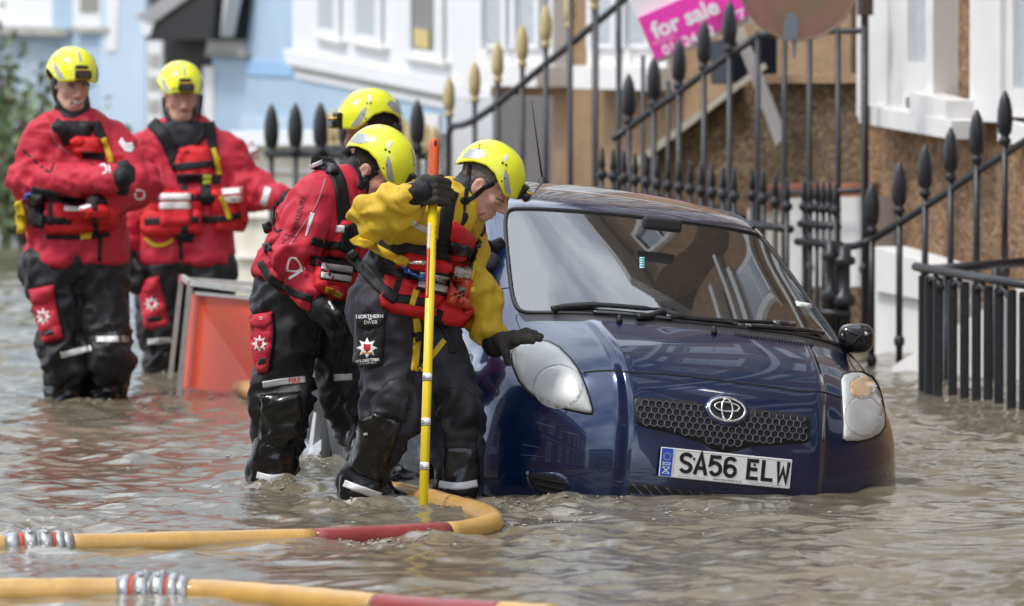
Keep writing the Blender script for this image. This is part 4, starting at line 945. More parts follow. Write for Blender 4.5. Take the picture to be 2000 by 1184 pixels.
M_pb = mat('plate_black', (.008, .008, .008), .4); M_pw = mat('plate_print_white', (.8, .8, .82), .4)
for k in range(12):
    a = 2 * math.pi * k / 12; cx, cz = -.2345 + .0135 * math.cos(a), .022 + .0135 * math.sin(a)
    pl('star', *rect(cx - .0016, cx + .0016, cz - .0016, cz + .0016), mat('star_yellow', (.8, .65, .1), .4), PY - .002)
v, f = text_mesh('SCO', .02); pl('lettering', v * .017 + np.array([-.2345, -.006]), f, M_pw, PY - .002)
for a, b_ in (((-.248, -.042), (-.221, -.018)), ((-.248, -.018), (-.221, -.042))):
    t = np.array([b_[0] - a[0], b_[1] - a[1]]); t = t / np.linalg.norm(t); n_ = np.array([-t[1], t[0]]) * .002; a_, bb = np.array(a), np.array(b_)
    pl('saltire', [a_ - n_, bb - n_, bb + n_, a_ + n_], [(0, 1, 2, 3)], M_pw, PY - .002)
for q in (((-.2495, -.0435), (-.2195, -.042)), ((-.2495, -.018), (-.2195, -.0165))): pl('flag_edge', *rect(q[0][0], q[1][0], q[0][1], q[1][1]), M_pw, PY - .002)
def stroke(lines, w=.0135):
    """flat strokes with mitred corners; lines in plate metres"""
    vs_, fs = [], []
    for ln in lines:
        p = [np.array(q, float) for q in ln]; n = len(p); L, Rr = [], []
        for i in range(n):
            t0 = p[i] - p[i - 1] if i else p[1] - p[0]; t1 = p[i + 1] - p[i] if i < n - 1 else t0
            t0 = t0 / np.linalg.norm(t0); t1 = t1 / np.linalg.norm(t1); n0 = np.array([-t0[1], t0[0]]); n1 = np.array([-t1[1], t1[0]]); m_ = n0 + n1; m_ /= np.linalg.norm(m_); s_ = w / 2 / max(.35, m_ @ n1)
            L.append(p[i] + m_ * s_); Rr.append(p[i] - m_ * s_)
        b0 = len(vs_); vs_ += L + Rr; fs += [[b0 + i, b0 + n + i, b0 + n + i + 1, b0 + i + 1] for i in range(n - 1)]
    return vs_, fs
def arc(cx, cz, rx, rz, a0, a1, n=8): return [(cx + rx * math.cos(R_(a)), cz + rz * math.sin(R_(a))) for a in np.linspace(a0, a1, n)]
GW, GH = .0185, .033   # half sizes of a character to the stroke centre
GL = {'S': [arc(0, GH - .0155, GW, .0155, 20, 90, 5) + arc(0, GH - .0155, GW, .0155, 90, 250, 9)[1:] + arc(0, -GH + .0165, GW, .0165, 70, -90, 9) + arc(0, -GH + .0165, GW, .0165, -90, -160, 5)[1:]],
      'A': [[(-GW - .002, -.0395), (0, .038), (GW + .002, -.0395)], [(-.0115, -.014), (.0115, -.014)]],
      '5': [[(GW, GH), (-GW + .003, GH), (-GW, .004), (-.006, .012)] + arc(0, -GH + .0215, GW, .0215, 80, -90, 9) + arc(0, -GH + .0215, GW, .0215, -90, -155, 5)[1:]],
      '6': [arc(0, GH - .016, GW, .016, 25, 90, 5) + arc(0, GH - .016, GW, .016, 90, 180, 6)[1:] + [(-GW, -.012)], arc(0, -GH + .019, GW, .019, 0, 360, 20)],
      'E': [[(GW, GH), (-GW, GH), (-GW, -GH), (GW, -GH)], [(-GW, .001), (GW - .004, .001)]],
      'L': [[(-GW, .0395), (-GW, -GH), (GW, -GH)]],
      'W': [[(-GW - .001, .0395), (-GW + .005, -.036), (0, .012), (GW - .005, -.036), (GW + .001, .0395)]]}
x = -.158
for ch in 'SA56 ELW':
    if ch == ' ': x += .033; continue
    v, f = stroke(GL[ch], .0125 if ch == 'W' else .0138); pl('character', [(q[0] * 1.08 + x, q[1] * 1.0 + .004) for q in v], f, M_pb, PY - .0018); x += .0585
v, f = text_mesh('www.westerntoyota.co.uk', .01); pl('dealer_lettering', v * .0105 + np.array([.01, -.0455]), f, M_pb)
for a, b_ in ((-.185, -.075), (.095, .235)): pl('plate_rule', *rect(a, b_, -.0475, -.0465), M_pb)
for z0, z1 in ((.0475, .0485), (-.0485, -.0475)): pass
pl('plate_border', *rect(-.205, .25, .0475, .0485), M_pb); pl('plate_border', *rect(.2495, .2505, -.047, .048), M_pb); pl('plate_border', *rect(-.2055, -.2045, -.047, .048), M_pb)
for cx, cz in ((-.128, .022), (.112, .022)):
    n_ = 12; pl('plate_screw', [(cx + .006 * math.cos(a), cz + .006 * math.sin(a)) for a in np.linspace(0, 2 * math.pi, n_ + 1)[:-1]], [list(range(n_))], mat('rusty_screw', (.10, .07, .03), .6), PY - .0026)
# wipers, washer jets, cowl vent: real arms standing just above the glass
def onws(px, py, h=.012):
    P0, N0 = CS.casts([(px, py)]); return P0[0] + N0[0] * h
def arm(name, pts, r, m=M_trim, h=.014, parent=None):
    q = [onws(x, y, h) for x, y in pts]; return MB().tube(catmull(q, 5) if len(q) > 2 else q, r, 8).build(name, m, parent or car, True)
w1 = arm('wiper_arm', [(1080, 612), (1100, 606), (1160, 602), (1215, 605), (1260, 609), (1316, 612)], [.016] * 3 + [.013] * 8 + [.010] * 10 + [.006] * 5)
arm('wiper_blade', [(1158, 615), (1215, 618), (1270, 623), (1312, 628)], .008, M_gloss, .010, w1)
w2 = arm('wiper_arm', [(1244, 626), (1270, 624), (1295, 616), (1330, 624), (1400, 631), (1480, 635), (1530, 637), (1548, 643)], [.014] * 8 + [.014] * 8 + [.008] * 20)
arm('wiper_blade', [(1300, 622), (1360, 628), (1420, 634), (1440, 638)], .009, M_gloss, .010, w2)
arm('wiper_blade', [(1460, 643), (1520, 646), (1570, 650), (1604, 655)], .010, M_gloss, .012, w2); arm('wiper_joint', [(1508, 640), (1546, 642)], .017, M_gloss, .016, w2)
for x, y in ((1210, 630), (1395, 652)): q = onws(x, y, 0); MB().lathe(q, [(.012, 0), (.012, .012), (.009, .016), (.009, .026), (.003, .03)], 10).build('washer_jet', M_trim, car, True)
for k in range(26): CS.ribbon('cowl_vent', [(1436 + k * 6, 650 + k * .85), (1438 + k * 6, 656 + k * .85)], 2.6, M_gap, .004, curve=False, add=False)
CS.patch('tax_disc', [(1553, 588), (1584, 593), (1587, 603), (1556, 598)], mat('sticker_white', (.7, .75, .72), .5), .001, 0, 5, 8, sink=0, add=False)
for k in range(5): CS.ribbon('sticker_bar', [(1249, 504 + k * 4.6), (1259, 504 + k * 4.6)], 2.8, mat('sticker_cyan', (.25, .62, .66), .4), .0008, curve=False, add=False, sink=0)
rnd = np.random.default_rng(5)
# right-hand door mirror, its glass missing
mq = C2W((.80, 1.02, .965)); md_ = [P(1640, 634, 33.2), P(1642, 650, 33.2)]
def ell_mesh(c, rx, ry, rz, n=20, m_=12):
    v = []; f = []
    for i in range(m_ + 1):
        for k in range(n):
            th = math.pi * i / m_; a = 2 * math.pi * k / n; sx = math.sin(th); sgn = lambda q, e: math.copysign(abs(q) ** e, q)
            v.append((c[0] + rx * sgn(math.cos(a), .6) * sgn(sx, .6), c[1] + ry * sgn(math.sin(a), .7) * sx, c[2] + rz * sgn(math.cos(th), .65)))
    for i in range(m_):
        for k in range(n): a, b_ = i * n + k, i * n + (k + 1) % n; f.append([a, a + n, b_ + n, b_])
    return v, f
mc = P(1672, 661, 32.98)
v, f = ell_mesh(mc, .068, .05, .058); mir = mesh_obj('door_mirror', v, f, M_gloss, car, True)
MB().tube([C2W((.72, .93, .90)), mc + np.array([-.03, .02, -.01])], .022, 8).build('mirror_stalk', M_trim, mir, True)
mk = Skin(car); mk.add(mir)
mk.patch('mirror_recess', [(1652, 640), (1690, 645), (1700, 655), (1699, 678), (1688, 686), (1664, 684), (1652, 668)], M_dark, .001, 0, 6, 6, parent=mir)
for ln in ([(1656, 646), (1690, 660)], [(1660, 676), (1680, 655)], [(1684, 650), (1690, 680)]): mk.ribbon('mirror_bracket', ln, 3, M_trim, .004, parent=mir, curve=False)
mk.patch('broken_edge', [(1689, 648), (1695, 650), (1694, 656), (1689, 654)], mat('bare_plastic', (.6, .6, .62), .4), .003, 0, 3, 3, parent=mir)
# left door mirror (behind the man's arm), side repeater, door lines
v, f = ell_mesh(C2W((-.90, 1.06, .97)), .085, .05, .06); mir2 = mesh_obj('door_mirror', v, f, M_paint, car, True)
MB().tube([C2W((-.72, .95, .90)), C2W((-.86, 1.06, .95))], .022, 8).build('mirror_stalk', M_trim, mir2, True)
v, f = ell_mesh(C2W((-.842, .97, .70)), .012, .02, .014); mesh_obj('side_repeater', v, f, mat('clear_repeater', (.7, .7, .7), .15, coat=1), car, True)
# roof gutters and aerial
for sx in (-1, 1):
    dep = [(sx * .515, y, 1.5) for y in (1.52, 1.8, 2.2, 2.6, 3.0, 3.3)]; pts = []
    for q in dep:
        hit = None
        for b_ in CS.b[:1]:
            h = b_.ray_cast(V(C2W((q[0], q[1], 2.2))), V(CR @ np.array([0, 0, -1.])));  hit = h[0]
        if hit is not None: pts.append(np.array(hit) + np.array([0, 0, .003]))
    MB().tube(catmull(pts, 4), .008, 6).build('roof_gutter', M_trim, car, True)
ab = P(1060, 356, 34.2); ae = MB().tube([ab, P(1038, 197, 34.15)], [.0042, .002], 8).build('aerial', M_trim, car, True); MB().lathe(ab - np.array([0, 0, .015]), [(.03, 0), (.026, .015), (.012, .035), (.004, .04)], 10).build('aerial_base', M_trim, ae, True)
# wheels
def wheel_meshes():
    t = MB(); prof = [(.19, -.085), (.235, -.092), (.268, -.085), (.283, -.06), (.286, 0), (.283, .06), (.268, .085), (.235, .092), (.19, .085)]; n = 40
    for i, (r_, h) in enumerate(prof):
        for k in range(n): a = 2 * math.pi * k / n; t.v.append((h, r_ * math.cos(a), r_ * math.sin(a)))
    for i in range(len(prof) - 1):
        for k in range(n): a, b_ = i * n + k, i * n + (k + 1) % n; t.f.append([a, b_, b_ + n, a + n])
    rm = MB(); pr = [(.195, -.088), (.185, -.07), (.18, -.02), (.17, .06), (.19, .085)]
    for i, (r_, h) in enumerate(pr):
        for k in range(n): a = 2 * math.pi * k / n; rm.v.append((h, r_ * math.cos(a), r_ * math.sin(a)))
    for i in range(len(pr) - 1):
        for k in range(n): a, b_ = i * n + k, i * n + (k + 1) % n; rm.f.append([a, b_, b_ + n, a + n])
    for k in range(5):
        a = 2 * math.pi * k / 5 + .3; u = np.array([0, math.cos(a), math.sin(a)]); w = np.array([0, -math.sin(a), math.cos(a)]); X0 = np.array([1., 0, 0])
        rm.hexa([u * .03 - w * .034 - X0 * .052, u * .03 + w * .034 - X0 * .052, u * .03 + w * .034 - X0 * .082, u * .03 - w * .034 - X0 * .082, u * .182 - w * .022 - X0 * .05, u * .182 + w * .022 - X0 * .05, u * .182 + w * .022 - X0 * .076, u * .182 - w * .022 - X0 * .076])
    hub = MB(); pr = [(.001, -.09), (.03, -.088), (.05, -.08), (.05, -.04)]
    for r_, h in pr:
        for k in range(20): a = 2 * math.pi * k / 20; hub.v.append((h, r_ * math.cos(a), r_ * math.sin(a)))
    for i in range(3):
        for k in range(20): a, b_ = i * 20 + k, i * 20 + (k + 1) % 20; hub.f.append([a, b_, b_ + 20, a + 20])
    return t, rm, hub
tm, rm, hm = wheel_meshes()
for (X, Y, s) in ((-.745, .78, 1), (-.745, 2.95, 1), (.745, .78, -1), (.745, 2.95, -1)):
    zc_ = .288 if Y < 2 else .325
    def tr(mb): return [(X + q[0] * s, Y + q[1], zc_ + q[2]) for q in mb.v]
    w = mesh_obj('wheel', tr(tm), tm.f, M_tyre, car, True, False); mesh_obj('rim', tr(rm), rm.f, M_alloy, w, False, False); mesh_obj('hub', tr(hm), hm.f, M_alloy, w, True, False)
    mesh_obj('brake_disc', [(X + s * -.03, Y + .14 * math.cos(a), zc_ + .14 * math.sin(a)) for a in np.linspace(0, 2 * math.pi, 25)[:-1]], [list(range(24))], M_liner, w, False, False)
    # arch liner: a half drum
    L = MB(); n = 18
    for xx in (X - s * .085, X + s * .22):
        for k in range(n + 1): a = R_(-25) + R_(230) * k / n; L.v.append((xx, Y + .335 * math.cos(a), zc_ + .335 * math.sin(a)))
    L.f = [[k, k + 1, n + 2 + k, n + 1 + k] for k in range(n)] + [list(range(n + 1, 2 * n + 2))]
    mesh_obj('arch_liner', L.v, L.f, M_liner, car, True, False)
# cabin
M_seat = mat('seat_cloth', (.20, .21, .23), .9, bump=.3, bscale=150); M_dash = mat('dashboard', (.11, .112, .115), .7)
bevel(MB().hexa([(-.70, .70, .60), (.70, .70, .60), (.70, 1.12, .60), (-.70, 1.12, .60), (-.60, .72, .90), (.60, .72, .90), (.66, 1.08, .93), (-.66, 1.08, .93)]).build('dashboard', M_dash, car, False, False), .05, 4)
MB().add([(-.78, .6, .22), (.78, .6, .22), (.78, 3.5, .22), (-.78, 3.5, .22)], [(0, 1, 2, 3)]).build('floor_pan', M_dash, car, False, False)
def seat(x, y, w=.25):
    s = bevel(MB().hexa([(x - w, y, .45), (x + w, y, .45), (x + w, y + .5, .42), (x - w, y + .5, .42), (x - w, y, .58), (x + w, y, .58), (x + w, y + .5, .54), (x - w, y + .5, .54)]).build('seat', M_seat, car, False, False), .05, 4)
    bevel(MB().hexa([(x - w, y + .42, .5), (x + w, y + .42, .5), (x + w, y + .56, .5), (x - w, y + .56, .5), (x - w * .85, y + .60, 1.08), (x + w * .85, y + .60, 1.08), (x + w * .85, y + .70, 1.08), (x - w * .85, y + .70, 1.08)]).build('seat_back', M_seat, s, False, False), .05, 4)
    bevel(MB().hexa([(x - .12, y + .60, 1.10), (x + .12, y + .60, 1.10), (x + .12, y + .70, 1.10), (x - .12, y + .70, 1.10), (x - .11, y + .63, 1.29), (x + .11, y + .63, 1.29), (x + .11, y + .72, 1.29), (x - .11, y + .72, 1.29)]).build('headrest', M_seat, s, False, False), .04, 4)
seat(-.36, 1.45); seat(.36, 1.45); seat(-.33, 2.45, .3); seat(.33, 2.45, .3)
ctr_ = np.array([-.36, 1.20, .98]); ax = np.array([0, -.80, .60]); e1 = np.array([1., 0, 0]); e2 = np.cross(ax, e1)
sw = MB().tube([ctr_ + .185 * (e1 * math.cos(a) + e2 * math.sin(a)) for a in np.linspace(0, 2 * math.pi, 33)], .015, 8, False).build('steering_wheel', M_trim, car, True, False)
for a in (0, math.pi, -math.pi / 2): MB().tube([ctr_, ctr_ + .18 * (e1 * math.cos(a) + e2 * math.sin(a))], .016, 6).build('spoke', M_trim, sw, True, False)
bevel(MB().box((-.07, 1.10, 1.31), (.09, 1.13, 1.36)).build('rear_view_mirror', M_trim, car, False, False), .012)
# ================================================================== PEOPLE
def cloth(name, col, rough=.62, spec=.35, bump=.35, bscale=55, var=.12, sheen=.0):
    if name in MATS: return MATS[name]
    m = mat(name, col, rough, bump=bump, bscale=bscale, var=var, vscale=7, spec=spec, sheen=sheen, bdist=.004)
    # a second, coarser layer of relief: creases of stiff coated fabric
    nt = m.node_tree; b = nt.nodes['Principled BSDF']; fb = b.inputs['Normal'].links[0].from_node; t = nt.nodes.new('ShaderNodeTexCoord'); n = nt.nodes.new('ShaderNodeTexNoise'); n.noise_type = 'RIDGED_MULTIFRACTAL'
    n.inputs['Scale'].default_value = 6.5; n.inputs['Detail'].default_value = 3; n.inputs['Distortion'].default_value = 1.1; n.inputs['Roughness'].default_value = .45
    bp = nt.nodes.new('ShaderNodeBump'); bp.inputs['Strength'].default_value = .35; bp.inputs['Distance'].default_value = .010
    nt.links.new(t.outputs['Object'], n.inputs['Vector']); nt.links.new(n.outputs['Fac'], bp.inputs['Height']); nt.links.new(fb.outputs['Normal'], bp.inputs['Normal']); nt.links.new(bp.outputs['Normal'], b.inputs['Normal'])
    return m
M_red = cloth('red_drysuit_fabric', (.50, .026, .048)); M_yel = cloth('yellow_drysuit_fabric', (.62, .42, .035), .6); M_blk = cloth('black_drysuit_fabric', (.014, .014, .017), .5, .45)
M_nav = cloth('navy_drysuit_fabric', (.022, .023, .032), .6, .4); M_rub = cloth('wet_black_rubber', (.007, .007, .008), .22, .6, .25, 40)
M_neo = cloth('neoprene_collar', (.018, .019, .024), .55, .4, .5, 120)
M_foam = cloth('red_vest_fabric', (.62, .020, .028), .6, .35, .5, 45); M_strap = cloth('black_webbing', (.010, .010, .012), .6, .4, .3, 160)
M_strapy = cloth('yellow_webbing', (.70, .48, .03), .6, .35, .4, 160); M_refl_t = mat('reflective_tape', (.62, .63, .64), .35, metal=.15, var=.08, vscale=30)
M_wht = mat('white_print', (.78, .78, .78), .5); M_redp = mat('red_print', (.55, .03, .03), .5)
M_glove = cloth('grey_work_glove', (.055, .052, .046), .85, .2, .8, 90); M_gloveb = cloth('black_glove', (.010, .010, .013), .6, .4, .5, 70)
M_helm = mat('lime_yellow_helmet', (.84, .87, .03), .30, coat=.55, coat_rough=.08, spec=.5, var=.03, vscale=6); M_helmin = mat('helmet_lining', (.012, .012, .012), .8)
M_hrefl = mat('helmet_reflective_sticker', (.40, .41, .42), .4, metal=.3, bump=.25, bscale=260)
M_lampb = mat('lamp_black', (.012, .012, .014), .4); M_lampy = mat('lamp_yellow', (.60, .38, .02), .4)
M_radio = mat('radio_orange', (.62, .07, .03), .4, coat=.3); M_hairg = mat('grey_hair', (.16, .14, .12), .8, bump=1., bscale=220, var=.4, vscale=60); M_hairb = mat('dark_hair', (.03, .02, .015), .8, bump=1., bscale=220)
def skin_mat(name, col):
    m = mat(name, col, .45, var=.12, vscale=14, bump=.25, bscale=130, spec=.4); b = m.node_tree.nodes['Principled BSDF']; b.inputs['Subsurface Weight'].default_value = .15; b.inputs['Subsurface Radius'].default_value = (.008, .003, .002); b.inputs['Subsurface Scale'].default_value = 1
    return tint2(m, (col[0] * .95, col[1] * .62, col[2] * .6), 18, .5, .75)
M_skinA = skin_mat('ruddy_skin', (.60, .34, .26)); M_skinE = skin_mat('fair_skin', (.58, .35, .26)); M_lip = mat('lip_skin', (.36, .12, .10), .45); M_brow = mat('brow_hair', (.10, .07, .05), .8); M_eye = mat('eye_dark', (.02, .018, .016), .2, coat=1); M_tooth = mat('teeth', (.72, .69, .62), .3)

def bbox(pr, pad):
    lo = np.full(3, 1e9); hi = -lo
    for q in pr:
        if q[0] == 'c':
            for a, r_ in ((q[1], q[3]), (q[2], q[4])): lo = np.minimum(lo, np.array(a) - r_); hi = np.maximum(hi, np.array(a) + r_)
        else: lo = np.minimum(lo, np.array(q[1]) - max(q[2])); hi = np.maximum(hi, np.array(q[1]) + max(q[2]))
    return lo - pad, hi + pad
def field(pr, k):
    def fn(p):
        f = None
        for q in pr:
            d = sd_cap(p, *q[1:5]) if q[0] == 'c' else sd_ell(p, *q[1:4])
            kk = q[5] if q[0] == 'c' and len(q) > 5 else k
            f = d if f is None else smin(f, d, kk)
        return f
    return fn
def solid(name, pr, k, h, m, parent, cuts=(), folds=(), wr=(.008, .004), it=2, pad=.03, seed=0, extra=None, cutpr=None):
    """mesh of a smooth union; cuts: (point, normal) keep the side against the normal; folds: (point, axis, reach, amplitude, wavelength)"""
    fn0 = field(pr, k); lo, hi = bbox(list(pr) + list(cutpr or []), pad); fc = field(cutpr, k) if cutpr else None
    def fn(p):
        f = fn0(p)
        if fc:                                  # only the trunk is cut at the hem, the arms hang past it
            g = fc(p)
            for c, n in cuts: g = smax(g, (p - np.array(c)) @ np.array(n), .012)
            return smin(f, g, .03)
        for c, n in cuts: f = smax(f, (p - np.array(c)) @ np.array(n), .012)
        return extra(p, f) if extra else f
    v, q = surfnet(fn, lo, hi, h); v = relax(v, q, it); N = vnormals(v, q); s = np.array([seed * 7.3, seed * 1.9, seed * 4.1])
    d = np.zeros(len(v))
    if wr[0]:
        n1 = vnoise(v * np.array([8, 8, 6]) + s); n1b = vnoise(v * np.array([13, 13, 10]) + s * 2 + .35 * n1[:, None] * 3); d += wr[0] * (1 - 2 * np.abs(n1)) * .8 + wr[0] * .7 * n1b
        d += wr[1] * (1 - 2.2 * np.abs(vnoise(v * 21 + s + n1[:, None])))
    for c, a, reach, amp, wl in folds:
        # sharp, slanting creases that run round the limb near a joint
        c = np.array(c); a = np.array(a, float); a /= np.linalg.norm(a); r_ = v - c; t = r_ @ a; w = np.exp(-(r_ ** 2).sum(1) / reach ** 2)
        e1 = np.cross(a, [.3, .9, .2]); e1 /= np.linalg.norm(e1); e2 = np.cross(a, e1); x1, x2 = r_ @ e1, r_ @ e2; ra = np.sqrt(x1 ** 2 + x2 ** 2) + 1e-6; c1, c2 = x1 / ra, x2 / ra
        sl = .9 * c1 + .6 * c2
        n_ = vnoise(np.stack([t / wl * .8 + sl * .9 + seed, c1 * .85 + seed * 2.1, c2 * .85 + seed], -1)); rr_ = 1 - 2.4 * np.abs(n_)
        d += 2.6 * amp * w * np.sign(rr_) * np.abs(rr_) ** .8
    v = v + N * d[:, None]; v = relax(v, q, 1, .2)
    return mesh_obj(name, v, q, m, parent, True)

class Person:
    def __init__(s, label, base, group='flood rescue crew in drysuits'):
        s.root = thing('person', base, label, 'person', group); s.sk = Skin(s.root); s.fine = .009
    def j(s, t): return P(*t)
    def suit(s, J, top_mat, leg_mat, hem, R=1.0, collar=M_neo, seed=1, top_cut=None, boots=M_rub, bootcut=None, cuff=(M_neo, M_neo), wr=1.):
        """J: hipc chest neck sr sl er el wr wl hr hl kr kl ar al (world points)"""
        g = {k: np.array(v) for k, v in J.items()}; s.J = g
        up = g['neck'] - g['hipc']; up /= np.linalg.norm(up); sd_ = g['sl'] - g['sr']; sd_ -= up * (sd_ @ up); sd_ /= np.linalg.norm(sd_); fw = np.cross(sd_, up); fw = -fw if False else fw
        s.up, s.sd, s.fw = up, sd_, fw
        tor = []
        for q in (-1, 1):
            tor.append(('c', g['hipc'] + sd_ * .075 * q, g['chest'] + sd_ * .085 * q, (.152 if top_cut is None else .130) * R, .135 * R))
            tor.append(('c', g['chest'] + sd_ * .085 * q, g['neck'] + sd_ * .07 * q - up * .06, .13 * R, .095 * R))
        tor += [('c', g['sr'], g['neck'] - up * .04, .082 * R, .085 * R), ('c', g['sl'], g['neck'] - up * .04, .082 * R, .085 * R)]
        arms = [('c', g['sr'], g['er'], .084 * R, .074 * R), ('c', g['er'], g['wr'], .075 * R, .056 * R, .02), ('c', g['sl'], g['el'], .084 * R, .074 * R), ('c', g['el'], g['wl'], .075 * R, .056 * R, .02)]
        legs = [('c', g['hr'], g['kr'], .122 * R, .092 * R), ('c', g['kr'], g['ar'], .090 * R, .072 * R), ('c', g['hl'], g['kl'], .122 * R, .092 * R), ('c', g['kl'], g['al'], .090 * R, .072 * R),
                ('c', g['hr'], g['hipc'] + sd_ * -.06, .12 * R, .13 * R), ('c', g['hl'], g['hipc'] + sd_ * .06, .12 * R, .13 * R)]
        def fold(a, b, c, amp=.010): return [(g[b], g[c] - g[b], .13, amp, .05), (g[b], g[a] - g[b], .13, amp, .055)]
        F = fold('sr', 'er', 'wr') + fold('sl', 'el', 'wl') + [(g['hipc'], up, .25, .008, .07), (g['wr'], g['er'] - g['wr'], .1, .006, .035), (g['wl'], g['el'] - g['wl'], .1, .006, .035)]
        FL = fold('hr', 'kr', 'ar', .012) + fold('hl', 'kl', 'al', .012) + [(g['ar'], g['kr'] - g['ar'], .16, .008, .06), (g['al'], g['kl'] - g['al'], .16, .008, .06), (g['hr'], g['kr'] - g['hr'], .16, .008, .07)]
        s.hem = np.array(hem)
        if top_cut is None:
            body = s.sk.add(solid('body', arms, .05, s.fine, top_mat, s.root, [(s.hem, -up)], F, (.012 * wr, .007 * wr), seed=seed, cutpr=tor))
            tr = s.sk.add(solid('trousers', legs, .05, s.fine, leg_mat, s.root, [], FL, (.014 * wr, .008 * wr), seed=seed + 3))
        else:
            body = s.sk.add(solid('body', tor + legs, .05, s.fine, leg_mat, s.root, [], FL, (.013 * wr, .008 * wr), seed=seed))
            up_arm = [(q[0], q[1], q[2], q[3] + .004, q[4] + .004, *q[5:]) for q in arms]; up_tor = [(q[0], q[1], q[2], q[3] + .008, q[4] + .008) for q in tor]
            tr = s.sk.add(solid('jacket', up_arm, .05, s.fine, top_mat, s.root, [(np.array(top_cut[0]), np.array(top_cut[1]))], F, (.012 * wr, .007 * wr), seed=seed + 5, cutpr=up_tor))
        # boots: shin covers and feet
        for a, kx in (('ar', 'kr'), ('al', 'kl')):
            t = g[kx] - g[a]; t = t / np.linalg.norm(t); fwd = np.array(getattr(s, 'toe', fw)); foot = g[a] - t * .06
            pr = [('c', g[a] + t * (bootcut or .10), g[a], .088 * R, .082 * R), ('c', g[a], foot, .08 * R, .065), ('c', foot, foot + fwd * .17 + np.array([0, 0, -.03]), .062, .05)]
            s.sk.add(solid('boot', pr, .04, s.fine, boots, s.root, [], [(g[a], t, .14, .007, .05)], (.006, .003), seed=seed + 9))
        # neoprene neck seal and cuffs
        s.sk.add(solid('collar', [('c', g['neck'] - up * .05, g['neck'] + (J['head'] - g['neck']) * .55, .098, .074)], .02, .008, collar, s.root, [], [(g['neck'], up, .2, .003, .03)], (.003, .002), seed=seed))
        for (w, e), cm in zip((('wr', 'er'), ('wl', 'el')), cuff):
            t = g[w] - g[e]; t = t / np.linalg.norm(t)
            s.sk.add(solid('cuff', [('c', g[w] - t * .012, g[w] + t * .075, .056 * R, .046 * R)], .02, .008, cm, s.root, [], [], (.003, .002), seed=seed))
    def hand(s, palm, fingers, thumb, m, rp=(.042, .042), rf=.0125, wrist=None, kf=.010):
        """palm: two points; fingers: list of point chains; thumb: chain - all (px,py,d)"""
        a, b = P(*palm[0]), P(*palm[1]); pr = [('c', a, b, rp[0], rp[1])]
        if wrist is not None: pr.append(('c', P(*wrist), a, .034, rp[0] * .9))
        for ch in list(fingers) + [thumb]:
            q = [P(*t) for t in ch]
            for i in range(len(q) - 1): pr.append(('c', q[i], q[i + 1], rf * (1.1 - .08 * i), rf * (1.02 - .08 * i), kf))
        lo, hi = bbox(pr, .02)
        return s.sk.add(solid('glove', pr, .018, .0055, m, s.root, [], [], (.0018, .0012), it=1, pad=.02))
    def head(s, c, yaw, pitch, roll, skin, hair=None, hood=None, helmet_scale=.96, smile=False):
        c = np.array(c); y, p_, r_ = R_(yaw), R_(pitch), R_(roll)
        f = np.array([math.sin(y) * math.cos(p_), -math.cos(y) * math.cos(p_), -math.sin(p_)]); rt = np.array([-math.cos(y), -math.sin(y), 0]); u = np.cross(rt, f); u = u if u[2] > 0 else -u
        rt, u = rt * math.cos(r_) + u * math.sin(r_), u * math.cos(r_) - rt * math.sin(r_)
        M = np.stack([rt, f, u], 1); s.M = M; s.hc = c
        def L(x, y_, z): return c + M @ np.array([x, y_, z])
        s.L = L
        nb = s.J['neck'] if hasattr(s, 'J') else L(0, -.05, -.2)
        def fn(p):
            q = (p - c) @ M; d = sd_ell(q, (0, -.012, .035), (.076, .098, .092)); d = smin(d, sd_ell(q, (0, .030, -.035), (.060, .068, .082)), .03)
            d = smin(d, sd_ell(q, (0, .062, -.098), (.030, .027, .021)), .03)           # chin
            for sx in (-1, 1):
                d = smin(d, sd_cap(q, (sx * .055, -.01, -.055), (sx * .028, .058, -.095), .020, .018), .025)   # jaw
                d = smin(d, sd_ell(q, (sx * .040, .066, -.024), (.022, .022, .020)), .02)                       # cheek
                d = smin(d, sd_cap(q, (sx * .012, .094, .020), (sx * .045, .076, .018), .011, .009), .014)       # brow
                d = smax(d, -sd_ell(q, (sx * .031, .104, .000), (.017, .016, .012)), .012)                       # eye socket
                d = smin(d, sd_ell(q, (sx * .031, .083, -.001), (.013, .012, .010)), .006)                       # eyeball and lid
                d = smin(d, sd_ell(q, (sx * .076, -.010, -.012), (.010, .021, .032)), .008); d = smax(d, -sd_ell(q, (sx * .088, -.006, -.008), (.009, .012, .018)), .006)   # ear
                d = smin(d, sd_ell(q, (sx * .013, .105, -.043), (.009, .011, .008)), .008)                       # nostril wing
            d = smin(d, sd_cap(q, (0, .092, .012), (0, .120, -.036), .0085, .0125), .012)                        # nose
            w = .028 if smile else .021
            d = smin(d, sd_cap(q, (-w, .088, -.069), (w, .088, -.069), .006, .006), .009); d = smin(d, sd_ell(q, (0, .096, -.070), (.016, .008, .006)), .006)
            d = smax(d, -sd_cap(q, (-w, .100, -.0775), (w, .100, -.0775), .0035, .0035), .004)
            d = smin(d, sd_ell(q, (0, .092, -.085), (.018, .010, .0065)), .007)
            d = smin(d, sd_cap(p, L(0, -.022, -.055), nb, .058, .064), .03)
            return d
        lo = np.minimum(c - .17, nb - .08); hi = np.maximum(c + .17, nb + .08)
        v, q = surfnet(fn, lo, hi, .0045); v = relax(v, q, 1); s.headobj = s.sk.add(mesh_obj('head', v, q, skin, s.root, True))
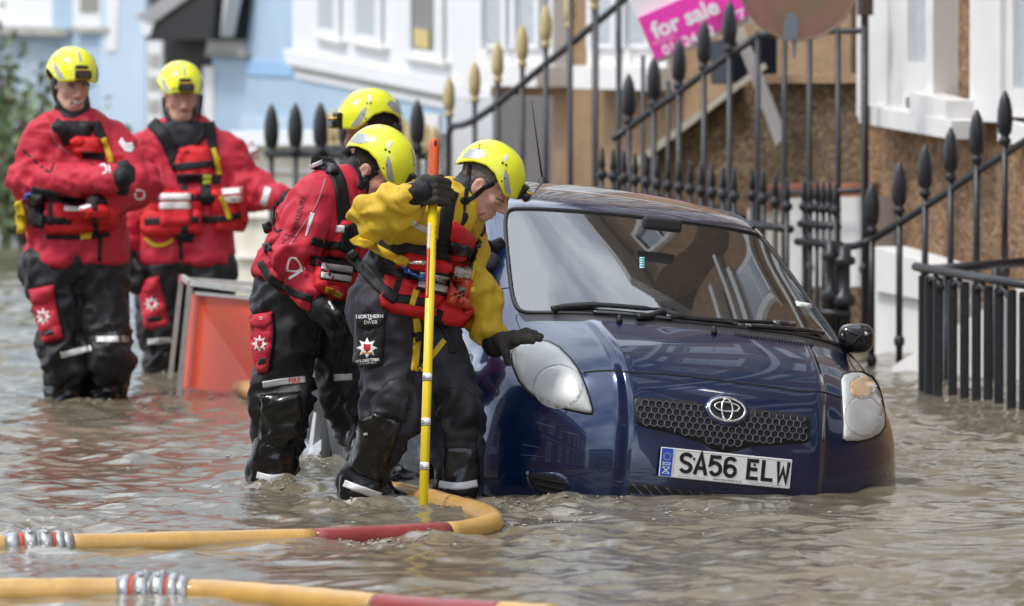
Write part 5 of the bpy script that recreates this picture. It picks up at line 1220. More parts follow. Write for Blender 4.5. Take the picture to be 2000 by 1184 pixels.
        if hair:
            def fh(p):
                w = (p - c) @ M; d = sd_ell(w, (0, -.014, .035), (.0805, .102, .096)); d = smax(d, w[..., 1] - .030 - (w[..., 2]) * .25, .01); d = smax(d, -.045 - w[..., 2] - np.clip(w[..., 1], -1, 0) * .25 * -1 * 0, .008)
                d = smax(d, -sd_ell(w, (.08, -.008, -.015), (.022, .027, .036)), .006); d = smax(d, -sd_ell(w, (-.08, -.008, -.015), (.022, .027, .036)), .006)
                return d
            v, q = surfnet(fh, c - .14, c + .16, .006); N = vnormals(v, q); v = v + N * (.0025 * vnoise(v * 140))[:, None]; s.sk.add(mesh_obj('hair', v, q, hair, s.root, True))
        if hood:
            def fo(p):
                w = (p - c) @ M; d = sd_ell(w, (0, -.02, .0), (.088, .105, .125)); d = smax(d, w[..., 1] - .022 + .15 * np.abs(w[..., 0]), .012); return smax(d, -.12 - w[..., 2], .01)
            v, q = surfnet(fo, c - .18, c + .16, .007); s.sk.add(mesh_obj('hood', relax(v, q, 1), q, hood, s.root, True))
        # helmet shell: an ovoid with a shaped rim
        hs = helmet_scale; na, ne = 72, 22; A = np.linspace(0, 2 * math.pi, na + 1)[:-1]
        rim = [(0, .034), (25, .028), (45, .022), (62, .042), (80, .068), (100, .072), (120, .054), (140, .022), (160, -.006), (180, -.012)]
        vv = []; ff = []
        def shell(a, t, off=0.):
            deg = math.degrees(a) % 360; deg = 360 - deg if deg > 180 else deg; z0 = np.interp(deg, [q_[0] for q_ in rim], [q_[1] for q_ in rim])
            rx, ry, rz = (.121 + off) * hs, (.150 + off) * hs, (.142 + off) * hs; cz = .038
            e0 = math.asin(max(-.9, min(.9, (z0 - cz) / rz))); e = e0 + (math.pi / 2 - e0) * t; ce, se = math.cos(e), math.sin(e)
            x, y__ = math.sin(a), math.cos(a); fl = 1 + .030 * max(0, 1 - t * 7) * (1 if deg < 60 or deg > 130 else .4)
            k = (abs(ce) ** .88) * fl
            return (rx * k * x, ry * k * y__ - .006, cz + rz * se)
        for i in range(ne):
            for a in A: vv.append(L(*shell(a, i / ne)))
        vv.append(L(*shell(0, 1))); top = len(vv) - 1
        for i in range(ne - 1):
            for k in range(na): a_, b_ = i * na + k, i * na + (k + 1) % na; ff.append([a_, a_ + na, b_ + na, b_])
        for k in range(na): ff.append([(ne - 1) * na + k, top, (ne - 1) * na + (k + 1) % na])
        he = mesh_obj('helmet', vv, ff, M_helm, s.root, True); s.helmet = he; md = he.modifiers.new('thick', 'SOLIDIFY'); md.thickness = .006; md.offset = -1 if True else 1
        # make sure the shell is thickened inwards
        he.data.flip_normals() if np.dot(np.array(he.data.polygons[5].normal), np.array(he.data.polygons[5].center) - np.array(he.matrix_basis.translation) - (c - np.array(s.root.location))) < 0 else None
        inn = MB(); 
        for i in range(10):
            for a in A[::2]: inn.v.append(tuple(L(*shell(a, .02 + i / 10, -.012))))
        n2 = na // 2
        for i in range(9):
            for k in range(n2): a_, b_ = i * n2 + k, i * n2 + (k + 1) % n2; inn.f.append([a_, b_, b_ + n2, a_ + n2])
        inn.build('helmet_lining', M_helmin, he, True)
        s.hsk = Skin(s.root); s.hsk.add(he); s.sk.add(he)
        s.shell = shell
        return L
    def sticker(s, name, pts, m, h=.0015, dens=5):
        """polygon in helmet coordinates (azimuth degrees, 0..1 up the shell), filled as a fan of fine cells"""
        p = np.array(pts, float); n = len(p); c = p.mean(0); v = []; f = []; per = []
        for i in range(n):
            for k in range(dens): per.append(p[i] + (p[(i + 1) % n] - p[i]) * k / dens)
        m_ = len(per); rings = 4
        for r_ in range(rings):
            for q in per: w = c + (q - c) * (1 - r_ / rings); v.append(s.L(*s.shell(R_(w[0]), w[1], h)))
        v.append(s.L(*s.shell(R_(c[0]), c[1], h)))
        for r_ in range(rings - 1):
            for k in range(m_): a, b = r_ * m_ + k, r_ * m_ + (k + 1) % m_; f.append([a, b, b + m_, a + m_])
        for k in range(m_): f.append([(rings - 1) * m_ + k, (rings - 1) * m_ + (k + 1) % m_, len(v) - 1])
        return mesh_obj(name, v, f, m, s.helmet, True)
    def dress_helmet(s, lamp=True, lampscale=1.0, style=0):
        for sx in (-1, 1):
            s.sticker('side_sticker', [(sx * 66, .03), (sx * 44, .10), (sx * 36, .05), (sx * 60, .30), (sx * 70, .16)][:0] + [(sx * 34, .06), (sx * 52, .05), (sx * 66, .17), (sx * 70, .30), (sx * 58, .27), (sx * 44, .16)], M_hrefl)
            s.sticker('rear_sticker', [(sx * 122, .06), (sx * 150, .10), (sx * 152, .30), (sx * 128, .34), (sx * 112, .20)], M_hrefl)
            s.sticker('top_strip', [(sx * 84, .36), (sx * 88, .56), (sx * 78, .56), (sx * 76, .36)], mat('white_sticker', (.78, .79, .72), .4))
            for az, t in ((72, .36), (80, .30), (64, .08), (62, .17)):
                q = s.L(*s.shell(R_(sx * az), t)); nrm = q - s.L(0, 0, .04); nrm /= np.linalg.norm(nrm)
                MB().tube([q - nrm * .001, q + nrm * .0022], [.0045, .0045] if t > .25 else [.0032, .0032], 8).build('rivet', M_lampb, s.helmet)
        s.sticker('crest_strip', [(-3.2, .40), (3.2, .40), (5, .72), (-5, .72)], M_hrefl)
        if lamp:
            k = lampscale; sh = s.shell(0, .14); b = np.array(sh)
            def bx(name, x0, x1, y0, y1, z0, z1, m, par, bv=.006):
                return bevel(MB().hexa([s.L(x0 * k, b[1] + y0 * k, b[2] + z0 * k), s.L(x1 * k, b[1] + y0 * k, b[2] + z0 * k), s.L(x1 * k, b[1] + y1 * k, b[2] + z0 * k), s.L(x0 * k, b[1] + y1 * k, b[2] + z0 * k), s.L(x0 * k, b[1] + y0 * k, b[2] + z1 * k), s.L(x1 * k, b[1] + y0 * k, b[2] + z1 * k), s.L(x1 * k, b[1] + y1 * k, b[2] + z1 * k), s.L(x0 * k, b[1] + y1 * k, b[2] + z1 * k)]).build(name, m, par), bv)
            la = bx('head_lamp', -.026, .026, -.012, .012, -.030, .034, M_lampb, s.helmet)
            bx('lamp_body', -.034, .034, .012, .040, -.018, .014, M_lampb, la, .009); bx('lamp_band', -.030, .030, .016, .034, .0145, .020, M_lampy, la, .002); bx('lamp_lens', -.024, .024, .040, .043, -.013, .008, mat('lamp_glass', (.06, .06, .06), .1, coat=1), la, .001)
            bx('lamp_band', -.028, .028, .018, .036, -.0225, -.0185, M_lampy, la, .001)
    def star(s, px, py, r, parent=None, ang=0, sx=1.):
        pts = [(px + sx * r * (1 if k % 2 == 0 else .55) * math.sin(math.pi * k / 8 + R_(ang)), py - r * (1 if k % 2 == 0 else .55) * math.cos(math.pi * k / 8 + R_(ang))) for k in range(16)]
        o = s.sk.patch('star_badge', pts, M_wht, .0015, 0, 4, 4, parent=parent, sink=.002)
        s.sk.patch('badge_shield', [(px - r * .34 * sx, py - r * .38), (px + r * .34 * sx, py - r * .38), (px + r * .30 * sx, py + r * .12), (px, py + r * .42), (px - r * .30 * sx, py + r * .12)], M_redp, .001, 0, 4, 4, parent=o, sink=.001)
        s.sk.ribbon('badge_scroll', [(px - r * .5 * sx, py + r * .46), (px + r * .5 * sx, py + r * .46)], r * .2, mat('badge_gold', (.45, .25, .12), .5), .001, parent=o, curve=False, sink=.001)
        return o
def ebox(*pts): return list(pts)
def disc_px(x, y, rx, ry=None, n=14): ry = ry or rx; return [(x + rx * math.cos(a), y + ry * math.sin(a)) for a in np.linspace(0, 2 * math.pi, n + 1)[:-1]]

# ------------------------------------------------------------------ the man in yellow, measuring pole in hand, bending over the bonnet
A = Person('man in yellow drysuit bending over the car, holding a measuring pole, hand on headlight', (P(800, 970, 31.95)[0], 31.95, GZ))
A.toe = np.array([.9, -.2, 0])
JA = dict(hipc=P(772, 590, 32.0), chest=P(822, 462, 31.98), neck=P(893, 392, 32.0), sr=P(838, 428, 31.80), sl=P(898, 446, 32.17), er=P(738, 422, 31.60), wr=P(800, 388, 31.52), el=P(918, 560, 32.15), wl=P(952, 640, 32.12),
          hr=P(752, 610, 31.88), hl=P(832, 622, 32.08), kr=P(768, 800, 31.80), kl=P(888, 800, 32.02), ar=P(708, 940, 31.88), al=P(893, 955, 32.0), head=P(945, 352, 31.98))
A.suit(JA, M_yel, M_nav, P(770, 560, 32), 1.0, mat('navy_collar', (.020, .022, .032), .6, bump=.4, bscale=90), 2, top_cut=(P(842, 468, 31.95), (np.array([-.35, 0, -1.]) / np.linalg.norm([.35, 0, 1.]))), bootcut=.16, cuff=(M_gloveb, M_gloveb))
A.head(P(948, 360, 31.98), 80, 38, 0, M_skinA, M_hairg, helmet_scale=.91)
A.dress_helmet(True, .95)
s = A.sk
s.ribbon('chin_strap', [(919, 322), (915, 345), (911, 372), (909, 392)], 8, M_strap, .003, add=False); s.ribbon('chin_strap', [(965, 358), (945, 368), (925, 385), (908, 394)], 9, M_strap, .003, add=False)
s.patch('strap_buckle', disc_px(908, 392, 9, 8), M_strap, .008, 0, 5, 4, add=False)
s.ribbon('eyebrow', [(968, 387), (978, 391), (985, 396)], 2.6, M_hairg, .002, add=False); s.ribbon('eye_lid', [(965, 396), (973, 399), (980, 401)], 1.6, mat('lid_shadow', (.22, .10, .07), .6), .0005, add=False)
s.ribbon('lips', [(935, 420), (942, 418), (948, 416)], 4, M_lip, .001, add=False)
s.text('helmet_letter', 'S', 936, 287, 15, 20, M_lampb)
# neck strap, shoulder harness
s.ribbon('shoulder_strap', [(884, 375), (874, 400), (870, 440), (867, 500), (868, 530)], 24, M_strap, .012)
s.patch('strap_buckle', [(862, 372), (884, 372), (884, 392), (862, 392)], M_lampb, .012, .004, 4, 5)
s.patch('chest_panel', [(884, 432), (902, 440), (926, 462), (934, 488), (926, 512), (880, 512), (878, 470)], M_foam, .006, .035, 14, 6)
s.patch('vest_panel', [(779, 500), (800, 493), (834, 502), (880, 512), (926, 516), (926, 540), (880, 545), (838, 540), (790, 528), (770, 520)], M_foam, .006, .030, 12, 6)
s.patch('vest_panel', [(752, 536), (778, 540), (812, 546), (880, 556), (900, 580), (926, 602), (922, 622), (906, 640), (862, 636), (805, 618), (766, 612), (744, 598), (741, 580)], M_foam, .008, .045, 16, 6)
s.ribbon('vest_strap', [(742, 522), (780, 533), (830, 540), (890, 545)], 19, M_strap, .006); s.ribbon('vest_strap', [(682, 497), (712, 528), (742, 560), (775, 586)], 22, M_strap, .006)
s.ribbon('vest_strap', [(770, 582), (800, 586), (836, 592)], 17, M_strap, .004); s.ribbon('vest_strap', [(783, 536), (774, 565), (765, 590)], 12, M_strap, .006)
s.ribbon('vest_strap', [(848, 478), (900, 488), (925, 500)], 22, M_strap, .006); s.ribbon('vest_strap', [(860, 606), (852, 632)], 14, M_strap, .004)
s.patch('strap_buckle', [(676, 497), (690, 486), (702, 497), (688, 512)], M_lampb, .010, .003, 4, 4)
s.patch('strap_buckle', [(880, 472), (908, 478), (906, 500), (878, 494)], M_lampb, .010, .006, 4, 4)
rp_ = s.patch('reflective_patch', [(817, 528), (880, 540), (875, 580), (813, 566)], M_strap, .006, 0, 5, 6)
s.ribbon('reflective_stripe', [(819, 537), (878, 549)], 13, M_refl_t, .003, curve=False, parent=rp_); s.ribbon('reflective_stripe', [(817, 553), (874, 566)], 13, M_refl_t, .003, curve=False, parent=rp_)
s.ribbon('pull_tab', [(813, 566), (804, 596)], 11, M_strapy, .005, curve=False)
s.ribbon('towing_tether', [(694, 462), (700, 470), (720, 477), (745, 490), (772, 504), (796, 514)], 15, M_strapy, .016)
s.ribbon('carabiner', [(797, 512), (832, 513)], 5, M_chrome, .016, curve=False); s.ribbon('carabiner', [(786, 518), (794, 528), (822, 540), (832, 536)], 6, mat('blue_anodised', (.10, .22, .60), .3, metal=.6), .014)
s.ribbon('sleeve_stripe', [(806, 436), (824, 446), (846, 456)], 12, M_refl_t, .004)
rd = s.patch('radio', [(886, 524), (925, 532), (912, 604), (868, 594)], M_radio, .022, .016, 6, 5)
s.patch('radio_cover', [(888, 518), (922, 522), (924, 546), (888, 542)], mat('clear_plastic', (.45, .42, .40), .2, coat=1), .006, .004, 5, 5, parent=rd); s.patch('radio_screen', [(894, 559), (910, 562), (908, 571), (892, 568)], mat('lcd_green', (.20, .24, .17), .3), .002, 0, 3, 4, parent=rd)
for x, y in ((890, 575), (898, 573), (905, 577), (897, 581)): s.patch('radio_button', disc_px(x, y, 3.2, 2.6, 8), M_lampb, .003, 0, 2, 2, parent=rd, add=False)
s.ribbon('radio_side_slot', [(893, 534), (886, 568)], 4, M_lampb, .002, curve=False, parent=rd); s.patch('radio_press_stud', disc_px(912, 541, 3.5), M_chrome, .004, 0, 2, 2, parent=rd, add=False)
s.ribbon('whistle_cord', [(938, 462), (930, 500), (922, 548)], 6, M_strapy, .012); s.ribbon('radio_aerial', [(936, 470), (926, 500), (918, 524)], 3, M_lampb, .016)
bl = s.cast(922, 566); bc = (bl[0] if bl else P(922, 566, 31.8)) + np.array([0, -.02, 0]); v, f = ell_mesh(bc, .013, .013, .013); mesh_obj('toggle_ball', v, f, mat('ball_yellow', (.7, .6, .03), .4), A.root, True)
s.patch('tag', [(906, 598), (924, 600), (922, 618), (908, 616)], M_redp, .008, 0, 3, 4, add=False)
# trouser pocket with print
pk = s.patch('thigh_pocket', [(694, 616), (753, 614), (752, 660), (748, 714), (720, 720), (692, 708)], M_blk, .006, .022, 8, 6); s.patch('pocket_flap', [(692, 613), (755, 611), (747, 634), (738, 641), (706, 641), (697, 634)], M_strap, .004, .004, 5, 5, parent=pk)
s.text('pocket_lettering', 'NORTHERN', 722, 618.5, 10, -2, M_wht, parent=pk); s.text('pocket_lettering', 'DIVER', 724, 630, 10, -2, M_wht, parent=pk); s.ribbon('pocket_mark', [(720, 622), (723, 625), (726, 622)], 1.4, M_wht, .002, parent=pk, curve=False, add=False)
A.star(717, 680, 21, pk); lb = s.patch('pocket_label', [(698, 703), (738, 698), (738, 710), (698, 715)], M_lampb, .002, 0, 3, 5, parent=pk); s.text('label_lettering', 'WS DRS 17001', 718, 704.5, 7.4, -5, M_wht, parent=pk, bold=.02); s.text('label_lettering', 'LARGE - BOOT SIZE 10', 718, 710, 3.4, -5, M_wht, parent=pk)
s.ribbon('leg_strap', [(812, 622), (815, 650), (812, 690), (809, 725)], 13, M_strapy, .006); s.ribbon('leg_strap', [(868, 664), (848, 690), (820, 724)], 11, M_strapy, .006); s.ribbon('leg_strap', [(850, 625), (874, 650), (886, 690)], 14, M_strap, .006); s.patch('strap_buckle', [(806, 650), (824, 648), (828, 664), (812, 668)], M_lampb, .008, .003, 4, 4)
s.ribbon('crotch_strap', [(806, 724), (802, 760), (796, 800)], 9, M_strap, .004)
s.patch('knee_patch', [(722, 782), (760, 742), (798, 730), (800, 780), (792, 826), (760, 812), (722, 808)], M_blk, .003, .004, 10, 7); s.patch('knee_patch', [(846, 768), (868, 758), (908, 758), (930, 776), (936, 830), (930, 880), (868, 880), (858, 830)], M_blk, .003, .004, 10, 7)
s.patch('shin_guard', [(700, 824), (730, 806), (786, 826), (768, 880), (744, 944), (700, 926), (682, 914)], M_rub, .004, .008, 12, 7); s.patch('shin_guard', [(868, 876), (932, 874), (938, 930), (930, 972), (868, 972), (864, 930)], M_rub, .004, .006, 12, 7)
s.ribbon('reflective_band', [(672, 944), (704, 956), (744, 970)], 14, M_refl_t, .004); s.ribbon('reflective_band', [(858, 946), (895, 950), (932, 944)], 14, M_refl_t, .004)
s.text('boot_mark', 'll', 713, 848, 12, 80, M_wht)
# hands
A.hand([(820, 378, 31.50), (834, 366, 31.51)], [[(828, 352 + 13.5 * k, 31.47), (852, 349 + 13.5 * k, 31.455), (874, 355 + 13 * k, 31.49), (876, 358 + 13 * k, 31.54), (858, 360 + 13 * k, 31.575)] for k in range(4)], [(815, 366, 31.49), (832, 350, 31.53), (862, 346, 31.57)], M_glove, (.046, .048), .0148, (800, 386, 31.52), .004)
A.hand([(984, 668, 32.06), (1004, 661, 32.05)], [[(1006, 654, 32.10), (1028, 648, 32.10), (1046, 651, 32.12)], [(1010, 656, 32.06), (1034, 652, 32.06), (1056, 657, 32.08)], [(1010, 661, 32.03), (1034, 658, 32.02), (1054, 662, 32.04)], [(1006, 666, 32.0), (1026, 664, 31.99), (1040, 667, 32.01)]], [(980, 674, 32.03), (988, 690, 32.02), (992, 708, 32.03)], M_glove, (.034, .032), .0135, (962, 652, 32.12))

# ---- measuring pole (a thing of its own, held in the hand)
p0, p1 = P(826, 1018, 31.2), P(849, 272, 31.55)
MP = thing('measuring_pole', p0, 'yellow measuring pole with orange grip held upright by the man in yellow', 'pole')
def pp(t): return p0 + (p1 - p0) * t
def ppy(py): return pp((1018 - py) / (1018 - 272))
M_poley = mat('pole_yellow', (.78, .58, .015), .35, coat=.3, var=.05, vscale=10)
shaft = MB().tube([pp(-.25), ppy(375)], .0172, 20).build('shaft', M_poley, MP, True)
gripp = [ppy(y) for y in np.linspace(400, 284, 30)]; gr_r = [.019 + .0012 * (i % 2) for i in range(30)]
gp_ = MB().tube(gripp + [ppy(278), ppy(272), ppy(269.5)], gr_r + [.017, .012, .004], 20).build('grip', mat('grip_orange', (.68, .11, .03), .5, bump=.3, bscale=80), MP, True)
cmk = Skin(MP); cmk.add(gp_); cmk.patch('hanging_hole', disc_px(850.5, 280, 3.2, 6.5, 12), mat('hole_dark', (.12, .02, .01), .8), .0008, 0, 2, 2, add=False, sink=0)
for y in (738, 825, 911, 998):
    MB().tube([ppy(y + 8), ppy(y - 6)], .01728, 20).build('height_band', M_wht, MP, True); MB().tube([ppy(y + 9.5), ppy(y + 8)], .0174, 20).build('height_line', M_lampb, MP, True); MB().tube([ppy(y + 5), ppy(y + 4)], .0174, 20).build('height_line', M_lampb, MP, True)
pk2 = Skin(MP); pk2.add(shaft)
for n_, y in enumerate((738, 825, 911, 998)): pk2.text('height_figure', '0', float(np.interp(y, [272, 1018], [849, 826])) - 6, y - 1, 11, -2, M_lampb, .003)
pk2.patch('red_scale', [(834, 486), (840, 486), (837, 582), (831, 582)], M_redp, .002, 0, 2, 5, add=False); pk2.patch('white_scale', [(837, 436), (841, 436), (839.5, 486), (834, 486)], M_wht, .002, 0, 2, 5, add=False)
for y in range(440, 500, 12): pk2.text('scale_figure', 'M 30', 850, y + 8, 6, 88, mat('print_brown', (.35, .2, .03), .5), .002)

# ------------------------------------------------------------------ the man in red bending beside him
B = Person('man in red drysuit bending forward behind the man in yellow, helmet lowered', (P(610, 945, 32.8)[0], 32.8, GZ))
B.toe = np.array([.9, -.2, 0])
JB = dict(hipc=P(586, 556, 32.80), chest=P(640, 440, 32.78), neck=P(684, 358, 32.80), sr=P(616, 388, 32.62), sl=P(716, 412, 33.00), er=P(572, 500, 32.50), wr=P(606, 572, 32.48), el=P(830, 500, 33.05), wl=P(920, 512, 33.0),
          hr=P(566, 588, 32.72), hl=P(636, 596, 32.92), kr=P(553, 790, 32.70), kl=P(692, 775, 32.95), ar=P(531, 925, 32.74), al=P(728, 905, 32.95), head=P(738, 318, 32.78))
B.suit(JB, M_red, M_blk, P(580, 572, 32.8), 1.0, M_neo, 11, cuff=(M_neo, M_neo))
B.head(P(733, 332, 32.78), 66, 40, 0, M_skinA, M_hairb); B.dress_helmet(True, .85)
s = B.sk
s.ribbon('chin_strap', [(690, 300), (696, 322), (703, 345), (706, 362)], 8, M_strap, .003, add=False); s.ribbon('chin_strap', [(738, 336), (722, 346), (706, 362)], 9, M_strap, .003, add=False); s.patch('strap_buckle', disc_px(705, 362, 8, 9), M_strap, .008, 0, 4, 4, add=False)
s.ribbon('shoulder_strap', [(608, 318), (640, 324), (660, 350), (668, 390), (672, 440)], 24, M_strap, .010)
s.patch('strap_buckle', [(634, 318), (655, 322), (662, 340), (640, 340)], M_lampb, .012, .006, 4, 4); s.ribbon('shoulder_reflector', [(606, 326), (630, 316)], 8, M_refl_t, .008, curve=False)
s.patch('chest_panel', [(668, 430), (704, 428), (700, 470), (694, 500), (640, 500), (646, 474)], M_foam, .004, .030, 12, 6)
s.patch('vest_panel', [(612, 498), (660, 504), (700, 512), (696, 560), (690, 590), (640, 582), (612, 560)], M_foam, .004, .034, 12, 6)
s.ribbon('vest_strap', [(608, 470), (640, 478), (668, 480)], 16, M_strap, .005); s.ribbon('vest_strap', [(606, 508), (650, 514), (698, 522)], 20, M_strap, .005); s.patch('strap_panel', [(670, 440), (702, 436), (698, 480), (680, 500), (664, 488)], M_strap, .006, .008, 6, 5)
r2 = s.patch('reflective_patch', [(628, 511), (690, 519), (686, 553), (625, 545)], M_strap, .004, 0, 5, 5); s.ribbon('reflective_stripe', [(628, 519), (688, 527)], 12, M_refl_t, .003, curve=False, parent=r2); s.ribbon('reflective_stripe', [(627, 537), (686, 545)], 12, M_refl_t, .003, curve=False, parent=r2)
s.patch('reflective_square', [(657, 440), (674, 441), (672, 455), (655, 454)], M_refl_t, .006, 0, 3, 4); s.ribbon('pull_tab', [(636, 565), (668, 578)], 11, M_strapy, .004, curve=False)
s.ribbon('sleeve_piping', [(636, 348), (618, 400), (592, 440), (566, 478)], 2.4, mat('piping_grey', (.35, .2, .22), .5), .002); s.ribbon('sleeve_reflector', [(611, 416), (602, 446), (597, 462)], [9, 6, 3], M_refl_t, .002)
s.text('sleeve_lettering', 'NORTHERN', 581, 424, 15, 105, M_lampb); s.text('sleeve_lettering', 'DIV', 557, 468, 15, 112, M_lampb)
for q in ([(560, 528), (566, 506), (578, 506), (588, 522), (580, 530), (563, 529), (560, 528)],): s.ribbon('sleeve_logo', q, 4, M_wht, .002, add=False)
s.ribbon('sleeve_logo', [(564, 545), (595, 525)], 5, M_wht, .002, curve=False, add=False)
s.ribbon('zip', [(536, 400), (535, 440), (540, 452), (550, 448)], 3, M_strap, .003, add=False)
for y in (440, 478): s.patch('side_buckle', [(514, y), (528, y - 6), (532, y + 10), (518, y + 16)], M_lampb, .010, .005, 4, 4, add=False)
s.ribbon('waist_strap', [(508, 512), (530, 545), (570, 570), (610, 584)], 14, M_strap, .005)
pk = s.patch('thigh_pocket', [(488, 618), (530, 611), (536, 645), (532, 690), (526, 726), (504, 730), (494, 690)], M_red, .006, .020, 8, 5); s.patch('pocket_flap', [(486, 616), (533, 608), (530, 632), (515, 640), (491, 638)], M_red, .004, .005, 4, 5, parent=pk); s.ribbon('pocket_piping', [(532, 612), (534, 650), (528, 700), (524, 726)], 3, M_strap, .006, parent=pk)
B.star(507, 672, 18, pk, 0, .85); lb = s.patch('pocket_label', [(503, 703), (518, 698), (520, 709), (505, 714)], M_lampb, .002, 0, 3, 4, parent=pk); s.text('pocket_lettering', 'D', 509, 622, 9, 90, M_wht, parent=pk)
s.ribbon('reflective_band', [(513, 752), (550, 746), (596, 741)], 13, M_refl_t, .004); s.text('band_lettering', 'FIRE', 575, 743.5, 13, -4, M_redp, .005, bold=.03); s.ribbon('reflective_band', [(652, 738), (688, 736)], 13, M_refl_t, .004)
s.patch('knee_patch', [(508, 772), (588, 764), (590, 810), (580, 856), (552, 878), (504, 860)], M_rub, .003, .005, 10, 7)
s.ribbon('reflective_band', [(502, 928), (530, 934), (558, 931)], 13, M_refl_t, .004); s.ribbon('leg_strap', [(630, 640), (620, 680), (608, 700)], 13, M_strap, .006)
B.hand([(628, 600, 32.44), (644, 622, 32.44)], [[(640, 636, 32.42), (650, 656, 32.42), (655, 674, 32.45)], [(649, 634, 32.43), (661, 656, 32.43), (666, 676, 32.46)], [(657, 628, 32.45), (669, 650, 32.46), (673, 670, 32.48)], [(661, 618, 32.48), (674, 638, 32.49), (678, 654, 32.5)]], [(644, 604, 32.40), (660, 616, 32.38), (668, 634, 32.40)], M_gloveb, (.042, .046), .0145, (612, 580, 32.47))
B.sk.ribbon('glove_lettering', [(642, 588), (652, 606)], 4, M_wht, .001, curve=False, add=False)
hd = CS.cast(962, 490); hd = (hd[0][1] if hd else 33.0) - .03
B.hand([(936, 512, hd), (950, 498, hd)], [[(950, 494, hd - .01), (962, 478, hd - .02), (976, 470, hd - .005)], [(954, 498, hd), (968, 484, hd - .015), (980, 476, hd)], [(956, 503, hd), (970, 491, hd - .01), (981, 484, hd)], [(955, 509, hd), (968, 499, hd - .005), (977, 493, hd)]], [(940, 506, hd - .03), (944, 488, hd - .04), (952, 474, hd - .04)], M_gloveb, (.036, .036), .0135, (924, 514, hd + .02))

# ------------------------------------------------------------------ the helper hidden behind them, facing left
C_ = Person('man behind the two bending men, only his yellow helmet showing, facing left', (P(735, 870, 36.6)[0], 36.6, GZ)); C_.fine = .014; C_.toe = np.array([-.9, -.3, 0])
dC = 36.6
JC = dict(hipc=P(745, 560, dC), chest=P(742, 420, dC), neck=P(742, 318, dC), sr=P(738, 350, dC + .18), sl=P(750, 350, dC - .18), er=P(735, 450, dC + .24), wr=P(722, 520, dC + .22), el=P(745, 450, dC - .24), wl=P(730, 520, dC - .22),
          hr=P(745, 590, dC + .1), hl=P(745, 590, dC - .1), kr=P(742, 740, dC + .1), kl=P(745, 740, dC - .1), ar=P(745, 870, dC + .1), al=P(748, 870, dC - .1), head=P(728, 240, dC))
C_.suit(JC, M_red, M_blk, P(745, 570, dC), .97, M_neo, 31); C_.head(P(722, 252, dC), -64, 12, 0, M_skinA, M_hairb); C_.dress_helmet(True, 1.1)
C_.sk.ribbon('chin_strap', [(764, 246), (752, 268), (742, 288)], 8, M_strap, .003, add=False)
for w_, q in (('wr', 0), ('wl', 0)):
    a = JC[w_]; t = a - JC['er' if w_ == 'wr' else 'el']; t /= np.linalg.norm(t); side = np.array([1., 0, 0])
    pr = [('c', a + t * .06, a + t * .11, .04, .04)] + [('c', a + t * .12 + side * k, a + t * .19 + side * k * 1.1, .013, .011, .01) for k in (-.033, -.011, .011, .033)] + [('c', a + t * .07 + side * .03, a + t * .13 + side * .07, .014, .011, .01)]
    solid('glove', pr, .018, .008, M_gloveb, C_.root, wr=(0, 0), it=1)

# ------------------------------------------------------------------ the man standing with his hand out towards the others
D = Person('man in red drysuit standing behind the orange sign, one arm held out', (P(365, 725, 41.4)[0], 41.4, GZ)); D.fine = .0115; D.toe = np.array([.1, -1, 0]); dD = 41.4
JD = dict(hipc=P(362, 505, dD), chest=P(362, 375, dD), neck=P(357, 246, dD), sr=P(278, 300, dD), sl=P(440, 300, dD), er=P(250, 400, dD + .02), wr=P(243, 470, dD - .06), el=P(486, 372, dD - .03), wl=P(545, 388, dD - .16),
          hr=P(318, 535, dD), hl=P(408, 535, dD), kr=P(314, 640, dD - .03), kl=P(410, 640, dD - .03), ar=P(320, 715, dD), al=P(412, 715, dD), head=P(352, 190, dD - .02))
D.suit(JD, M_red, M_blk, P(362, 512, dD), 1.0, M_neo, 41, bootcut=.06, wr=1.2); D.head(P(352, 189, dD - .02), 12, 5, 0, M_skinA, M_hairb); D.dress_helmet(True, 1.15)
s = D.sk
s.ribbon('chin_strap', [(319, 190), (322, 220), (336, 246), (358, 250)], 5, M_strap, .002, add=False); s.ribbon('chin_strap', [(395, 186), (392, 215), (382, 244)], 5, M_strap, .002, add=False)
for x in (343, 372): s.ribbon('eyebrow', [(x - 8, 176), (x, 173.5), (x + 8, 176)], 3, M_brow, .001, add=False); s.ribbon('eye', [(x - 6, 182), (x, 181), (x + 6, 182)], 3, M_eye, .001, add=False)
s.ribbon('lips', [(347, 219), (359, 217), (371, 218)], 4, M_lip, .001, add=False)
s.patch('neck_seal', [(314, 240), (340, 236), (376, 236), (404, 240), (404, 264), (390, 284), (362, 296), (338, 288), (320, 264)], M_neo, .004, .008, 8, 5)
s.ribbon('shoulder_strap', [(296, 240), (318, 262), (334, 296), (346, 325)], 24, M_strap, .010); s.ribbon('shoulder_strap', [(408, 240), (412, 266), (416, 296), (420, 330)], 20, M_strap, .010)
s.patch('chest_panel', [(350, 290), (374, 284), (408, 286), (414, 318), (412, 350), (348, 352), (340, 320)], M_foam, .004, .035, 10, 6)
s.patch('vest_panel', [(290, 384), (330, 372), (392, 372), (396, 410), (394, 458), (340, 462), (286, 462), (274, 446), (280, 410)], M_foam, .006, .05, 12, 6); s.patch('vest_panel', [(408, 370), (470, 366), (484, 400), (486, 434), (470, 452), (420, 452), (412, 410)], M_foam, .006, .05, 12, 6)
s.ribbon('vest_strap', [(336, 328), (370, 324), (412, 320)], 14, M_strap, .006); s.ribbon('vest_strap', [(344, 350), (380, 348), (430, 352)], 18, M_strap, .006); s.ribbon('vest_strap', [(284, 390), (340, 384), (420, 388)], 13, M_strap, .005); s.ribbon('vest_strap', [(282, 434), (340, 430), (430, 428), (470, 420)], 13, M_strap, .005)
